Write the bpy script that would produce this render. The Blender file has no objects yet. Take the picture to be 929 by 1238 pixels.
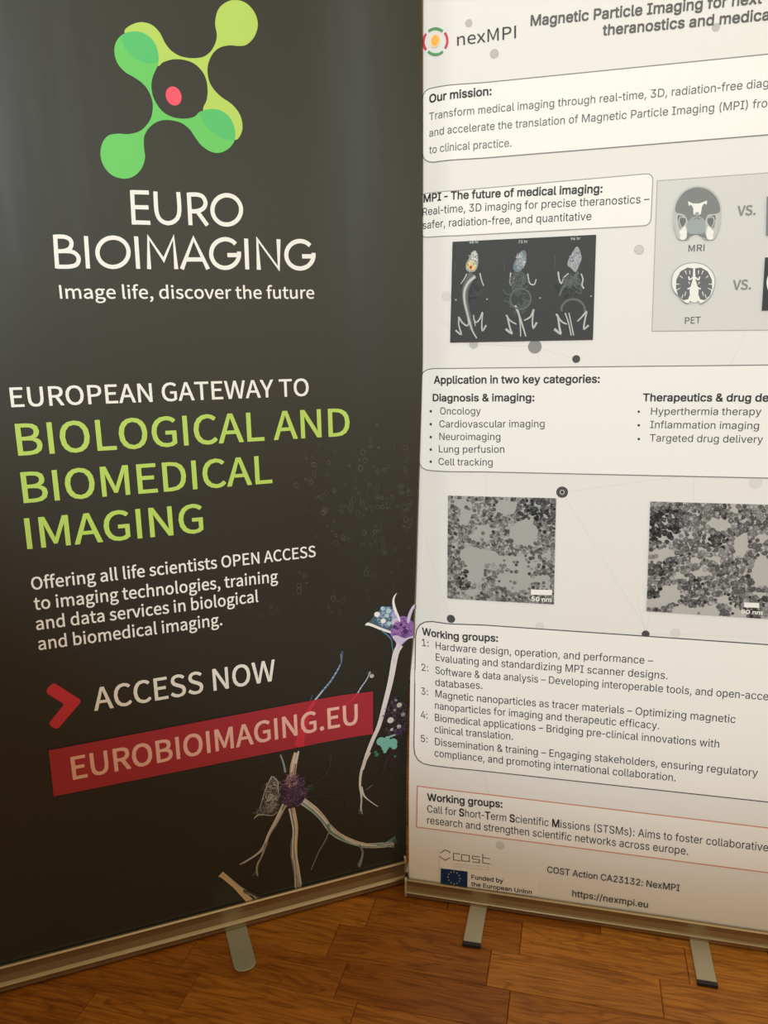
import bpy, bmesh, math, random
import numpy as np
from mathutils import Vector, Matrix
from mathutils.geometry import delaunay_2d_cdt, tessellate_polygon

SC = bpy.context.scene
COL = SC.collection

# ---------------------------------------------------------------- camera, world, lights, exposure
IMG_W, IMG_H = 929, 1238
F_PX, PITCH, ROLL = 936.4986, math.radians(12.08041), math.radians(-1.12566)
cam_data = bpy.data.cameras.new('camera')
cam = bpy.data.objects.new('camera', cam_data); COL.objects.link(cam)
cam_data.sensor_fit = 'HORIZONTAL'; cam_data.sensor_width = 36.0
cam_data.lens = F_PX / IMG_W * 36.0
cam_data.clip_start = 0.02
_cr, _sr, _cp, _sp = math.cos(ROLL), math.sin(ROLL), math.cos(PITCH), math.sin(PITCH)
_u0, _f0, _r0 = Vector((0, _sp, _cp)), Vector((0, _cp, -_sp)), Vector((1, 0, 0))
# image x = r*cr + up*sr ; image up = -r*sr + up*cr
_rx = _r0 * _cr + _u0 * _sr
_up = -_r0 * _sr + _u0 * _cr
cam.matrix_world = Matrix(((_rx.x, _up.x, -_f0.x, 0), (_rx.y, _up.y, -_f0.y, 0), (_rx.z, _up.z, -_f0.z, 1.1), (0, 0, 0, 1)))
SC.camera = cam

world = bpy.data.worlds.new('world'); SC.world = world; world.use_nodes = True
wn = world.node_tree; bgn = wn.nodes['Background']
tc = wn.nodes.new('ShaderNodeTexCoord'); sx = wn.nodes.new('ShaderNodeSeparateXYZ'); wr = wn.nodes.new('ShaderNodeValToRGB')
wn.links.new(tc.outputs['Generated'], sx.inputs[0]); wn.links.new(sx.outputs['Z'], wr.inputs[0]); wn.links.new(wr.outputs[0], bgn.inputs[0])
wr.color_ramp.elements[0].position = 0.0; wr.color_ramp.elements[0].color = (0.60, 0.345, 0.12, 1)
wr.color_ramp.elements[1].position = 0.6; wr.color_ramp.elements[1].color = (0.62, 0.45, 0.25, 1)
we = wr.color_ramp.elements.new(0.22); we.color = (0.60, 0.385, 0.16, 1)
bgn.inputs[1].default_value = 0.8

def area(name, loc, target, sx_, sy_, power, color):
    d = bpy.data.lights.new(name, 'AREA'); d.shape = 'RECTANGLE'; d.size = sx_; d.size_y = sy_; d.energy = power; d.color = color
    o = bpy.data.objects.new(name, d); COL.objects.link(o); o.location = loc
    o.rotation_euler = (Vector(target) - Vector(loc)).to_track_quat('-Z', 'Y').to_euler()
    return o
def spot(name, loc, target, deg, blend, power, color, radius):
    d = bpy.data.lights.new(name, 'SPOT'); d.spot_size = math.radians(deg); d.spot_blend = blend; d.energy = power; d.color = color; d.shadow_soft_size = radius
    o = bpy.data.objects.new(name, d); COL.objects.link(o); o.location = loc
    o.rotation_euler = (Vector(target) - Vector(loc)).to_track_quat('-Z', 'Y').to_euler()
    return o
area('overhead_fill_light', (0.7, 0.5, 2.9), (0.1, 1.3, 0.0), 2.4, 1.2, 8, (1.0, 0.84, 0.58))  # added fill for glints on cassettes and feet, no real fixture
area('window_light', (2.5, -2.0, 1.7), (0.0, 1.3, 1.0), 3.4, 2.0, 14.8, (0.94, 1.0, 0.86))
spot('banner_fill_spot', (-0.95, -2.3, 2.3), (0.42, 1.4, 1.86), 49.5, 0.34, 480, (0.78, 0.93, 1.0), 0.15)  # added spot, its soft cone edge dims the banners towards the floor

SC.view_settings.view_transform = 'Standard'; SC.view_settings.look = 'None'
SC.view_settings.exposure = 0.0; SC.view_settings.gamma = 1.0; SC.view_settings.use_curve_mapping = False

# ---------------------------------------------------------------- glyph outlines (cap height 700)
# each glyph: (advance, [outline, outline, ...]), an outline is x, y, x, y, ...
FONTS = {
 'S': {
  ' ': (214, []),
  ',': (265, [[72,-181,146,-134,194,-66,211,18,191,93,138,120,91,104,72,59,91,14,136,-2,146,-1,120,-77,51,-130]]),
  '.': (265, [[133,-12,177,6,196,53,177,102,133,120,88,102,70,53,88,6]]),
  'A': (581, [[4,0,93,0,160,214,416,214,483,0,577,0,339,700,241,700],[182,284,217,392,286,628,290,628,361,392,394,284]]),
  'B': (627, [[96,0,319,0,457,23,550,91,584,205,566,287,516,343,442,372,442,377,498,410,532,463,544,529,513,628,429,683,304,700,96,700],[184,403,184,630,292,630,384,619,439,583,457,518,440,456,386,417,288,403],[184,71,184,334,307,334,411,321,475,279,498,208,475,131,410,85,307,71]]),
  'C': (609, [[360,-12,444,-1,515,33,575,88,526,144,453,86,364,65,248,100,173,199,146,352,174,503,251,601,367,635,447,617,510,569,558,626,479,686,366,712,242,688,144,616,79,502,55,350,78,197,142,83,239,12]]),
  'D': (657, [[96,0,275,0,415,24,517,93,579,204,601,352,579,501,517,610,413,677,271,700,96,700],[184,73,184,628,264,628,372,610,449,557,495,470,510,352,495,234,449,146,372,91,264,73]]),
  'E': (562, [[96,0,510,0,510,75,184,75,184,330,450,330,450,406,184,406,184,626,499,626,499,700,96,700]]),
  'G': (658, [[371,-12,498,11,587,69,587,363,357,363,357,289,506,289,506,106,451,76,380,65,280,85,207,142,162,233,146,352,163,470,210,559,283,615,379,635,467,616,530,569,578,626,529,667,463,699,376,712,248,688,146,616,79,502,55,350,79,197,144,83,244,12]]),
  'I': (280, [[96,0,184,0,184,700,96,700]]),
  'L': (519, [[96,0,491,0,491,75,184,75,184,700,96,700]]),
  'M': (775, [[96,0,176,0,176,388,164,594,168,594,224,435,357,71,416,71,548,435,605,594,608,594,597,388,597,0,679,0,679,700,573,700,439,326,391,180,387,180,336,326,202,700,96,700]]),
  'N': (690, [[96,0,180,0,180,368,169,586,173,586,248,442,503,0,594,0,594,700,510,700,510,336,522,115,518,115,442,259,186,700,96,700]]),
  'O': (709, [[354,-12,475,13,570,86,631,201,653,352,631,503,570,617,475,688,354,712,233,688,139,617,77,503,55,352,77,201,139,86,233,13],[354,65,244,101,172,200,146,352,172,503,244,601,354,635,464,601,537,503,562,352,537,200,464,101]]),
  'P': (605, [[96,0,184,0,184,279,300,279,405,292,486,331,539,399,558,495,539,591,486,655,403,689,296,700,96,700],[184,350,184,628,285,628,387,616,449,575,470,495,450,413,390,366,288,350]]),
  'R': (606, [[184,368,184,628,302,628,395,617,452,577,472,504,452,428,395,383,302,368],[480,0,580,0,402,307,485,344,540,409,560,504,541,596,491,657,413,690,315,700,96,700,96,0,184,0,184,297,310,297]]),
  'S': (569, [[290,-12,417,14,499,85,528,186,509,273,457,332,384,373,285,416,230,442,186,478,168,534,184,588,230,623,299,635,387,618,458,570,504,626,414,688,299,712,185,688,107,623,78,527,101,441,155,384,221,348,321,304,381,274,423,237,438,179,421,119,371,79,291,65,186,89,98,152,46,91,114,36,196,0]]),
  'T': (572, [[242,0,330,0,330,626,542,626,542,700,30,700,30,626,242,626]]),
  'U': (689, [[345,-12,444,3,524,54,577,147,596,288,596,700,511,700,511,286,488,154,429,85,345,65,262,85,203,154,181,286,181,700,94,700,94,288,113,147,165,54,245,3]]),
  'V': (549, [[224,0,327,0,549,700,459,700,347,321,279,90,275,90,207,321,94,700,1,700]]),
  'W': (838, [[173,0,278,0,382,422,417,582,421,582,456,422,562,0,668,0,813,700,729,700,653,319,615,92,609,92,560,319,462,700,381,700,285,319,235,92,231,92,189,319,116,700,25,700]]),
  'Y': (507, [[209,0,297,0,297,271,508,700,416,700,327,502,256,349,252,349,183,502,93,700,-1,700,209,271]]),
  'a': (538, [[207,-12,299,9,379,62,382,62,390,0,461,0,461,319,443,431,385,505,282,532,166,509,78,464,112,404,182,442,267,459,333,440,366,392,374,329,194,292,90,229,56,135,76,55,129,5],[232,58,185,66,153,93,140,140,162,199,236,243,374,270,374,126,303,75]]),
  'b': (590, [[316,-12,401,6,473,61,523,149,541,267,518,407,448,499,335,532,250,511,172,459,176,552,176,760,88,760,88,0,158,0,165,53,169,53,241,5],[302,61,243,73,176,115,176,388,247,440,313,458,393,434,437,368,451,266,431,156,379,86]]),
  'c': (487, [[292,-12,382,5,460,53,422,112,367,75,300,60,216,85,160,154,139,259,161,364,218,433,303,458,358,446,406,414,450,471,386,514,299,532,204,514,124,460,70,374,50,259,68,144,119,59,196,6]]),
  'd': (592, [[265,-12,352,9,422,61,425,61,433,0,504,0,504,760,416,760,416,561,421,472,354,516,275,532,164,498,82,404,51,259,77,112,151,19],[284,61,206,85,157,153,140,260,161,364,215,433,290,458,353,446,416,404,416,132,352,79]]),
  'e': (529, [[298,-12,392,3,468,40,437,98,377,68,308,57,220,80,161,142,136,239,485,239,489,288,465,417,394,502,282,532,196,513,121,459,69,373,50,259,69,144,122,59,201,6],[135,301,162,388,215,443,284,462,353,444,397,389,413,301]]),
  'f': (310, [[32,448,102,448,102,0,189,0,189,448,299,448,299,519,189,519,189,601,197,657,221,691,263,703,321,689,340,756,253,773,168,752,118,693,102,602,102,519,32,514]]),
  'g': (539, [[263,-239,402,-214,493,-149,525,-59,505,11,445,51,345,64,243,64,171,80,152,120,161,156,185,182,262,164,358,186,426,249,452,345,440,406,410,452,516,452,516,519,335,519,262,532,165,509,95,445,68,347,89,264,136,207,136,203,97,164,78,107,92,55,125,22,125,17,69,-36,49,-100,76,-176,151,-223],[262,223,207,239,167,281,152,347,167,412,206,453,262,468,318,453,358,412,372,347,357,281,317,239],[275,-179,194,-167,143,-136,125,-88,137,-43,178,0,244,-8,334,-8,392,-14,427,-35,439,-74,419,-125,362,-163]]),
  'h': (580, [[88,0,176,0,176,376,246,436,317,456,373,441,405,396,415,317,415,0,502,0,502,329,485,440,433,508,344,532,249,506,172,445,176,552,176,760,88,760]]),
  'i': (263, [[88,0,176,0,176,519,88,519],[132,626,174,641,190,684,174,724,132,740,90,724,74,684,90,641]]),
  'l': (271, [[180,-12,230,-5,218,62,200,60,183,69,176,97,176,760,88,760,88,103,97,40,127,1]]),
  'm': (884, [[88,0,176,0,176,376,244,436,306,456,360,441,392,396,402,317,402,0,489,0,489,376,558,436,620,456,674,441,706,396,716,317,716,0,803,0,803,329,786,440,734,508,647,532,557,504,475,433,446,486,399,520,331,532,245,506,170,443,168,443,159,519,88,519]]),
  'n': (583, [[88,0,176,0,176,376,246,436,317,456,373,441,405,396,415,317,415,0,502,0,502,329,485,440,433,508,344,532,249,506,170,443,168,443,159,519,88,519]]),
  'o': (579, [[289,-12,380,6,457,59,509,144,529,259,509,374,457,460,380,514,289,532,198,514,122,460,69,374,50,259,69,144,122,59,198,6],[289,60,211,85,158,154,139,259,158,364,211,433,289,458,368,433,421,364,440,259,421,154,368,85]]),
  'r': (371, [[88,0,176,0,176,333,215,404,260,442,306,454,356,445,372,520,317,532,236,503,170,424,168,424,159,519,88,519]]),
  's': (447, [[223,-12,327,9,390,64,412,141,388,220,328,267,254,299,176,334,142,389,153,426,184,454,239,464,301,451,356,418,398,473,327,514,238,532,141,512,80,459,59,385,82,312,139,266,210,235,266,212,311,181,329,137,317,96,283,66,226,55,143,72,73,117,31,59,118,8]]),
  't': (360, [[250,-12,347,7,329,73,270,58,223,70,197,104,190,158,190,448,331,448,331,519,190,519,190,665,117,665,108,519,26,514,26,448,103,448,103,160,117,69,163,9]]),
  'u': (580, [[240,-12,333,13,411,81,414,81,420,0,493,0,493,519,406,519,406,151,337,84,265,63,210,77,178,122,168,201,168,519,80,519,80,190,97,79,150,11]]),
  'v': (498, [[200,0,302,0,485,519,399,519,301,223,253,71,248,71,201,223,103,519,12,519]]),
  'x': (476, [[14,0,106,0,176,121,228,214,233,214,289,121,366,0,461,0,290,262,448,519,357,519,293,405,247,318,243,318,192,405,122,519,28,519,185,270]]),
 },
 'A': {
  ' ': (258, []),
  '&': (616, [[271,-9,207,-3,152,16,107,46,74,85,54,131,47,183,52,225,65,261,87,293,117,323,193,384,297,461,326,485,350,516,360,557,355,588,338,612,311,629,277,634,231,623,200,593,191,573,188,549,200,500,232,450,280,391,602,0,501,0,236,319,167,403,120,473,108,509,104,548,109,592,125,630,151,662,185,686,227,702,275,707,324,702,366,686,399,663,424,632,440,596,445,556,434,498,401,447,352,403,212,299,175,268,151,240,138,212,133,180,138,148,150,120,170,97,197,79,229,68,265,64,306,68,346,82,382,103,414,131,442,167,463,208,476,256,480,309,561,309,557,248,546,198,510,127,475,86,458,64,420,32,373,9,322,-5]]),
  '(': (376, [[123,284,127,363,138,445,157,528,181,607,210,679,243,742,325,742,263,589,222,431,212,356,208,284,221,158,259,22,325,-132,243,-132,191,-29,153,75,130,180]]),
  ')': (376, [[51,-132,118,25,156,160,168,284,164,356,154,431,113,589,51,742,133,742,166,679,195,607,219,528,238,445,249,363,253,284,245,179,222,73,184,-31,133,-132]]),
  ',': (258, [[52,-164,93,98,188,98,116,-164]]),
  '-': (397, [[352,336,352,258,45,258,45,336]]),
  '.': (258, [[131,-6,107,-2,87,12,73,32,68,56,73,81,87,101,107,115,131,119,155,115,176,101,189,81,194,56,189,32,176,12,155,-2]]),
  '/': (343, [[323,733,98,-105,20,-105,245,733]]),
  '0': (623, [[312,-9,240,1,179,33,130,85,95,156,73,245,66,350,73,455,95,543,131,614,179,667,240,699,312,709,384,699,444,667,493,614,529,543,550,455,558,350,550,245,529,156,493,85,445,33,384,1],[312,68,359,76,399,101,431,142,454,198,468,267,473,350,468,433,454,502,431,558,399,599,359,624,312,632,264,624,224,599,193,558,169,502,155,433,150,350,155,267,169,198,193,142,224,101,264,76]]),
  '1': (623, [[105,0,105,75,538,75,538,0],[380,700,380,0,292,0,292,617,288,617,118,492,118,587,273,700]]),
  '2': (623, [[88,0,88,65,322,315,388,389,428,449,437,479,441,511,436,546,423,576,403,600,376,618,344,629,308,632,270,628,237,616,211,596,191,569,179,536,175,498,90,498,97,557,119,609,152,651,197,683,250,703,310,709,369,703,421,683,464,653,497,613,517,565,524,513,521,474,510,437,491,399,462,356,367,247,210,83,210,78,536,78,536,0]]),
  '3': (623, [[300,-9,238,-4,183,13,134,41,97,79,71,126,60,181,150,181,158,148,174,120,198,98,227,82,262,72,301,69,342,72,378,84,409,102,433,128,448,160,453,199,448,236,435,270,412,299,378,321,333,336,277,341,216,341,216,412,396,617,396,622,96,622,96,700,513,700,513,634,291,383,291,397,363,397,424,380,474,348,510,306,533,256,541,199,533,142,510,91,473,49,425,17,366,-3]]),
  '4': (623, [[54,145,54,218,340,700,428,700,149,228,149,224,568,224,568,145],[388,0,388,167,388,201,388,437,472,437,472,0]]),
  '5': (623, [[304,-9,245,-3,193,15,148,44,114,83,91,128,82,179,168,179,175,149,190,122,211,100,238,83,270,72,304,69,344,74,380,89,410,112,432,144,446,181,451,223,446,266,432,304,408,336,378,361,341,376,300,381,230,369,200,356,176,338,93,348,132,700,504,700,504,622,207,622,184,415,187,415,213,433,244,447,279,456,316,459,362,455,404,442,442,421,475,393,501,358,521,318,534,273,538,225,530,161,508,104,472,57,425,21,368,-2]]),
  '6': (623, [[311,-9,250,-2,196,20,151,56,116,102,95,159,87,223,93,274,110,329,141,392,189,468,347,700,443,700,208,359,200,359,227,396,269,422,323,432,383,426,435,405,477,373,509,330,528,277,535,216,528,154,506,100,472,54,427,20,373,-2],[311,67,350,72,383,86,411,109,432,140,446,176,451,216,446,258,432,294,411,323,383,346,350,360,311,365,273,360,239,346,211,324,190,294,176,259,172,218,176,176,190,140,211,109,239,86,273,72]]),
  '7': (623, [[133,0,445,617,445,622,86,622,86,700,537,700,537,617,227,0]]),
  '8': (623, [[311,-9,245,-3,187,16,138,46,102,85,79,132,71,186,76,229,89,268,111,303,139,332,173,352,210,364,210,367,164,388,128,424,104,470,97,523,104,574,124,619,157,657,201,685,253,703,311,709,370,703,421,685,464,657,497,619,518,574,525,523,518,471,494,424,459,388,413,367,413,364,450,352,483,332,511,303,533,268,547,229,552,186,544,132,521,85,484,46,436,16,378,-3],[311,68,355,71,392,83,422,101,444,126,459,156,463,191,458,227,443,260,420,286,389,307,353,319,311,324,270,319,233,307,202,286,179,260,164,227,159,191,163,156,177,126,200,101,230,83,268,71],[311,398,346,402,377,413,403,431,423,455,435,484,439,517,435,550,423,578,404,601,378,618,347,629,311,633,275,629,244,618,218,601,199,578,187,550,183,517,187,484,199,455,218,431,245,413,276,402]]),
  '9': (623, [[311,709,373,702,427,680,472,644,506,598,528,541,535,477,530,426,513,371,482,308,434,232,276,0,179,0,415,341,423,341,396,304,353,278,300,268,240,274,189,295,146,327,114,370,94,423,87,484,95,546,117,600,151,646,196,680,250,702],[311,633,273,628,240,614,212,591,190,560,177,524,172,484,177,443,190,407,212,377,240,354,273,340,311,335,350,340,383,354,411,376,433,406,446,442,451,482,446,524,433,560,411,591,384,614,350,628]]),
  ':': (258, [[131,-6,107,-2,87,12,73,32,68,56,73,81,87,101,107,115,131,119,155,115,176,101,189,81,194,56,189,32,176,12,155,-2],[131,373,107,377,87,391,73,411,68,435,73,459,87,480,107,493,131,498,155,493,176,480,189,459,194,435,189,411,176,391,155,377]]),
  'A': (660, [[23,0,277,700,380,700,637,0,544,0,395,416,363,512,319,658,337,658,293,510,262,416,117,0],[151,195,151,273,509,273,509,195]]),
  'B': (628, [[83,0,83,700,332,700,398,694,452,675,494,646,524,608,542,564,548,514,544,474,532,440,514,414,490,393,433,367,433,361,467,354,500,338,529,313,554,280,570,238,575,187,569,137,551,92,519,54,474,25,414,6,339,0],[171,78,337,78,407,86,454,110,480,145,489,188,485,222,471,253,450,279,420,300,384,313,342,318,171,318],[171,393,327,393,364,396,397,408,424,425,445,449,458,478,462,512,454,555,430,590,389,614,330,622,171,622]]),
  'C': (702, [[368,-9,282,2,207,34,144,87,96,159,66,247,55,350,66,453,96,541,144,612,207,665,282,698,368,709,419,706,468,694,513,675,553,648,588,615,616,576,637,530,651,479,562,479,551,513,536,543,492,589,434,618,368,627,307,619,253,595,207,555,172,501,150,432,142,350,150,267,172,199,207,145,253,105,307,81,368,73,434,82,492,111,536,157,562,221,651,221,638,170,617,125,588,85,554,52,513,26,469,6,420,-5]]),
  'D': (691, [[301,0,132,0,132,78,296,78,374,87,437,111,487,151,521,205,542,272,549,351,542,430,522,496,487,550,440,589,379,613,304,622,128,622,128,700,310,700,405,690,485,658,549,607,596,538,625,452,635,351,625,250,596,163,548,94,482,42,400,11],[171,700,171,0,83,0,83,700]]),
  'E': (576, [[83,0,83,700,513,700,513,622,171,622,171,393,489,393,489,315,171,315,171,78,516,78,516,0]]),
  'F': (564, [[83,0,83,700,508,700,508,622,171,622,171,383,476,383,476,304,171,304,171,0]]),
  'G': (716, [[370,-9,282,2,206,35,143,88,95,159,65,247,55,350,65,453,95,541,142,612,205,665,280,698,365,709,418,705,468,693,514,673,555,646,590,612,618,573,639,529,653,480,561,480,533,541,490,587,434,617,365,627,306,619,252,595,207,555,172,501,150,432,142,350,150,268,172,199,207,145,253,105,308,81,370,73,425,79,474,98,515,128,545,170,564,220,571,279,598,274,389,274,389,352,658,352,658,275,648,194,620,125,576,68,518,26,449,-1]]),
  'H': (711, [[83,0,83,700,171,700,171,397,540,397,540,700,629,700,629,0,540,0,540,319,171,319,171,0]]),
  'I': (413, [[43,0,43,78,163,78,163,622,43,622,43,700,371,700,371,622,251,622,251,78,371,78,371,0]]),
  'J': (545, [[255,-9,197,-3,146,15,104,45,71,87,52,138,46,200,46,238,134,238,134,200,143,143,167,102,206,77,255,69,303,77,341,102,366,143,374,200,374,700,463,700,463,200,456,138,437,87,405,45,362,15,312,-3]]),
  'L': (541, [[83,0,83,700,171,700,171,78,497,78,497,0]]),
  'M': (864, [[83,0,83,700,209,700,381,257,395,219,412,169,428,115,443,67,423,67,437,114,454,167,471,218,485,257,655,700,781,700,781,0,694,0,694,400,694,450,695,507,696,568,698,629,706,629,685,563,663,499,643,443,627,400,470,0,394,0,234,400,219,442,199,497,178,561,154,629,163,629,165,572,166,511,167,452,168,400,168,0]]),
  'N': (720, [[83,0,83,700,187,700,472,251,499,207,533,147,569,76,557,74,551,149,549,216,549,268,549,700,638,700,638,0,532,0,278,399,244,455,204,524,148,622,164,624,168,528,171,451,172,400,172,0]]),
  'O': (734, [[367,-9,282,2,207,34,144,87,96,159,66,247,55,350,66,453,96,541,144,612,207,665,282,698,367,709,453,698,528,665,591,612,638,541,668,453,678,350,668,247,638,159,591,87,528,34,453,2],[367,73,427,81,481,105,527,144,562,198,584,267,592,350,584,433,562,502,527,556,481,595,427,619,367,627,307,619,253,595,208,556,172,501,150,432,142,350,150,267,172,198,208,144,253,105,307,81]]),
  'P': (612, [[83,0,83,700,324,700,398,693,457,671,504,636,536,591,556,538,562,478,556,419,536,365,504,320,457,285,398,263,324,256,150,256,150,334,320,334,370,338,409,352,438,375,458,404,470,439,474,478,470,518,458,552,438,581,408,603,369,617,319,622,171,622,171,0]]),
  'Q': (734, [[337,219,430,219,508,117,528,89,645,-66,552,-66,475,37,456,63],[367,-9,282,2,207,34,144,87,96,159,66,247,55,350,66,453,96,541,144,612,207,665,282,698,367,709,453,698,528,665,591,612,638,541,668,453,678,350,668,247,638,159,591,87,528,34,453,2],[367,73,427,81,481,105,527,144,562,198,584,267,592,350,584,433,562,502,527,556,481,595,427,619,367,627,307,619,253,595,208,556,172,501,150,432,142,350,150,267,172,198,208,144,253,105,307,81]]),
  'R': (618, [[83,0,83,700,325,700,398,693,458,672,504,639,537,596,557,544,563,484,557,425,537,373,504,331,458,299,398,279,325,272,132,272,132,351,321,351,371,355,410,367,439,387,459,413,471,446,475,484,471,523,459,557,439,584,409,605,370,618,320,622,171,622,171,0],[486,0,317,315,417,315,589,0]]),
  'S': (614, [[308,-12,237,-6,175,13,125,43,88,83,63,132,53,188,144,188,152,151,170,121,196,97,229,81,267,71,308,68,353,71,393,83,427,101,453,126,470,157,475,192,471,222,457,246,435,266,407,281,337,306,253,329,176,358,119,398,83,449,71,513,79,568,103,616,141,656,189,685,247,703,312,709,378,703,435,685,483,656,519,617,542,572,552,520,464,520,449,567,416,602,368,624,310,631,267,627,230,616,200,599,177,576,163,548,158,517,164,484,180,459,204,439,233,424,292,404,364,384,429,363,494,327,521,302,543,272,557,235,562,191,554,136,532,87,495,46,445,15,382,-6]]),
  'T': (617, [[44,622,44,700,574,700,574,622,353,622,353,0,265,0,265,622]]),
  'U': (712, [[356,-11,279,-3,212,21,157,60,117,110,91,170,83,238,83,700,171,700,171,245,177,198,194,156,221,120,257,93,303,77,356,71,410,77,455,93,491,120,518,156,535,198,540,245,540,700,629,700,629,238,621,170,595,110,555,60,500,21,433,-3]]),
  'V': (660, [[280,0,23,700,116,700,264,284,296,189,341,42,323,42,367,190,398,284,543,700,637,700,382,0]]),
  'W': (944, [[213,0,23,700,113,700,225,270,241,200,257,129,271,54,260,54,275,129,291,200,308,270,421,700,522,700,635,270,653,200,669,129,684,54,672,54,686,129,702,200,719,270,830,700,921,700,730,0,627,0,506,444,483,539,462,653,481,653,461,543,437,444,317,0]]),
  'X': (653, [[25,0,299,391,299,325,40,700,143,700,245,551,281,497,307,453,335,402,319,402,347,452,374,497,411,551,514,700,614,700,356,329,356,395,627,0,525,0,402,178,369,227,344,269,317,318,336,318,310,270,284,228,250,178,126,0]]),
  'Y': (649, [[280,0,280,287,23,700,125,700,264,474,306,402,343,317,308,317,346,403,386,474,524,700,626,700,369,287,369,0]]),
  'Z': (603, [[57,0,57,64,376,530,421,592,469,654,479,625,393,622,307,622,55,622,55,700,546,700,546,635,232,177,184,111,134,46,124,75,209,78,295,78,550,78,550,0]]),
  'a': (536, [[220,-12,173,-7,130,7,93,30,66,61,48,101,42,148,46,189,59,222,80,247,107,266,172,290,245,303,322,312,365,323,376,334,379,350,379,353,376,383,367,408,352,428,330,443,302,452,269,455,235,452,205,443,162,414,138,377,56,401,78,443,108,476,143,500,183,517,225,526,267,529,329,522,393,496,421,473,443,441,458,399,463,346,463,0,381,0,381,71,375,71,347,34,296,1,262,-8],[234,62,278,67,314,81,342,102,362,128,375,158,379,190,379,261,357,250,318,242,276,236,241,231,185,218,161,207,142,192,130,171,126,144,130,120,140,99,157,83,179,72]]),
  'b': (584, [[316,-11,272,-7,237,5,190,43,163,81,154,81,154,0,72,0,72,700,156,700,156,439,163,439,189,476,236,513,271,525,315,529,377,521,431,496,475,456,509,403,530,337,537,260,530,183,509,116,476,62,431,22,377,-3],[303,64,348,71,385,90,414,121,435,160,447,208,451,261,447,313,435,359,414,399,385,428,348,447,303,454,259,448,222,429,193,400,172,362,159,315,155,261,159,206,172,158,193,119,222,89,259,71]]),
  'c': (544, [[285,-11,219,-3,161,23,113,63,77,117,54,183,47,258,54,334,77,401,113,455,161,495,219,521,285,529,358,519,420,490,468,443,498,381,417,360,400,398,371,428,333,447,285,454,238,447,200,427,170,395,149,355,137,309,132,258,137,208,149,162,170,122,200,91,238,71,285,64,334,71,373,91,401,122,419,161,499,141,487,107,470,77,421,29,359,-1]]),
  'd': (584, [[269,-11,207,-3,153,22,109,62,75,116,54,183,47,260,54,337,75,403,109,456,154,496,208,521,269,529,313,525,348,513,395,476,421,439,428,439,428,700,512,700,512,0,430,0,430,81,422,81,395,43,347,5,313,-7],[281,64,325,71,362,89,391,119,412,158,425,206,429,261,425,315,412,362,391,400,362,429,326,448,281,454,236,447,199,428,170,399,149,359,137,313,132,261,137,208,149,160,170,121,200,90,237,71]]),
  'e': (556, [[292,-11,221,-3,161,23,112,63,77,117,54,182,47,257,54,333,76,399,111,453,158,494,216,520,282,529,325,525,366,515,404,496,439,469,469,433,491,388,506,333,511,267,511,233,103,233,103,304,465,304,426,278,422,327,410,369,389,405,361,432,326,449,282,454,238,449,201,431,172,405,150,371,136,332,132,290,132,244,137,191,152,146,176,111,208,85,247,69,292,63,349,73,393,100,420,145,502,125,486,87,461,54,428,27,389,6,343,-7]]),
  'f': (349, [[314,522,314,450,9,450,9,522],[111,0,111,594,116,635,132,669,156,695,186,714,221,725,258,729,306,725,334,717,313,645,296,649,268,652,235,647,212,633,199,609,195,576,195,0]]),
  'g': (585, [[285,-207,231,-203,184,-192,145,-174,113,-152,88,-125,70,-95,140,-56,167,-91,212,-121,245,-131,285,-134,342,-126,388,-103,418,-64,428,-8,428,94,421,94,394,57,347,22,312,10,268,7,208,14,155,37,110,74,76,124,54,187,47,263,54,339,76,404,110,457,155,496,208,521,270,529,314,525,349,513,397,476,423,439,431,439,431,522,513,522,513,-12,505,-74,482,-124,446,-161,400,-187,345,-202],[282,81,326,87,363,103,392,130,413,167,426,212,430,265,426,317,413,363,392,401,363,430,326,448,282,454,237,448,200,429,170,399,149,361,137,316,132,265,137,213,150,169,171,132,200,104,237,87]]),
  'h': (564, [[156,312,156,0,72,0,72,700,156,700,156,396,141,396,170,457,209,498,257,521,313,529,363,524,406,507,442,480,469,441,486,392,491,331,491,0,407,0,407,324,399,378,376,419,338,444,289,453,253,449,221,437,194,417,174,389,161,354]]),
  'i': (229, [[72,0,72,522,156,522,156,0],[115,609,93,613,74,626,61,643,57,665,61,686,74,704,93,717,115,721,138,717,157,704,170,686,174,665,170,643,157,626,138,613]]),
  'j': (229, [[72,522,156,522,156,-41,153,-86,140,-124,119,-155,89,-178,51,-192,5,-196,-14,-196,-14,-119,3,-119,34,-114,56,-99,68,-74,72,-40],[115,609,92,613,74,626,61,643,56,665,61,686,74,704,92,717,115,721,137,717,156,704,169,686,173,665,169,643,156,626,137,613]]),
  'k': (524, [[151,188,151,291,166,291,391,522,496,522,253,274,244,274],[72,0,72,700,156,700,156,0],[404,0,203,256,263,315,512,0]]),
  'l': (260, [[192,-3,139,4,102,28,80,65,72,116,72,700,156,700,156,136,159,105,165,86,179,75,201,71,221,72,233,75,249,4,222,-1]]),
  'm': (839, [[72,0,72,522,154,522,155,406,148,406,162,445,182,476,208,500,237,517,268,528,302,531,354,523,395,496,425,456,442,405,430,405,443,441,464,472,491,497,524,516,561,527,601,531,644,526,684,512,718,487,744,452,761,407,766,351,766,0,682,0,682,349,674,398,650,430,616,449,576,455,543,451,515,440,492,422,475,399,465,372,461,340,461,0,377,0,377,358,370,397,348,428,315,448,274,455,245,451,217,440,192,423,173,398,161,366,156,327,156,0]]),
  'n': (564, [[156,312,156,0,72,0,72,522,154,522,154,396,141,396,170,457,209,498,257,521,313,529,363,524,406,507,442,480,469,441,486,392,491,331,491,0,407,0,407,324,399,378,376,419,338,444,289,453,253,449,221,437,194,417,174,389,161,354]]),
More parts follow.
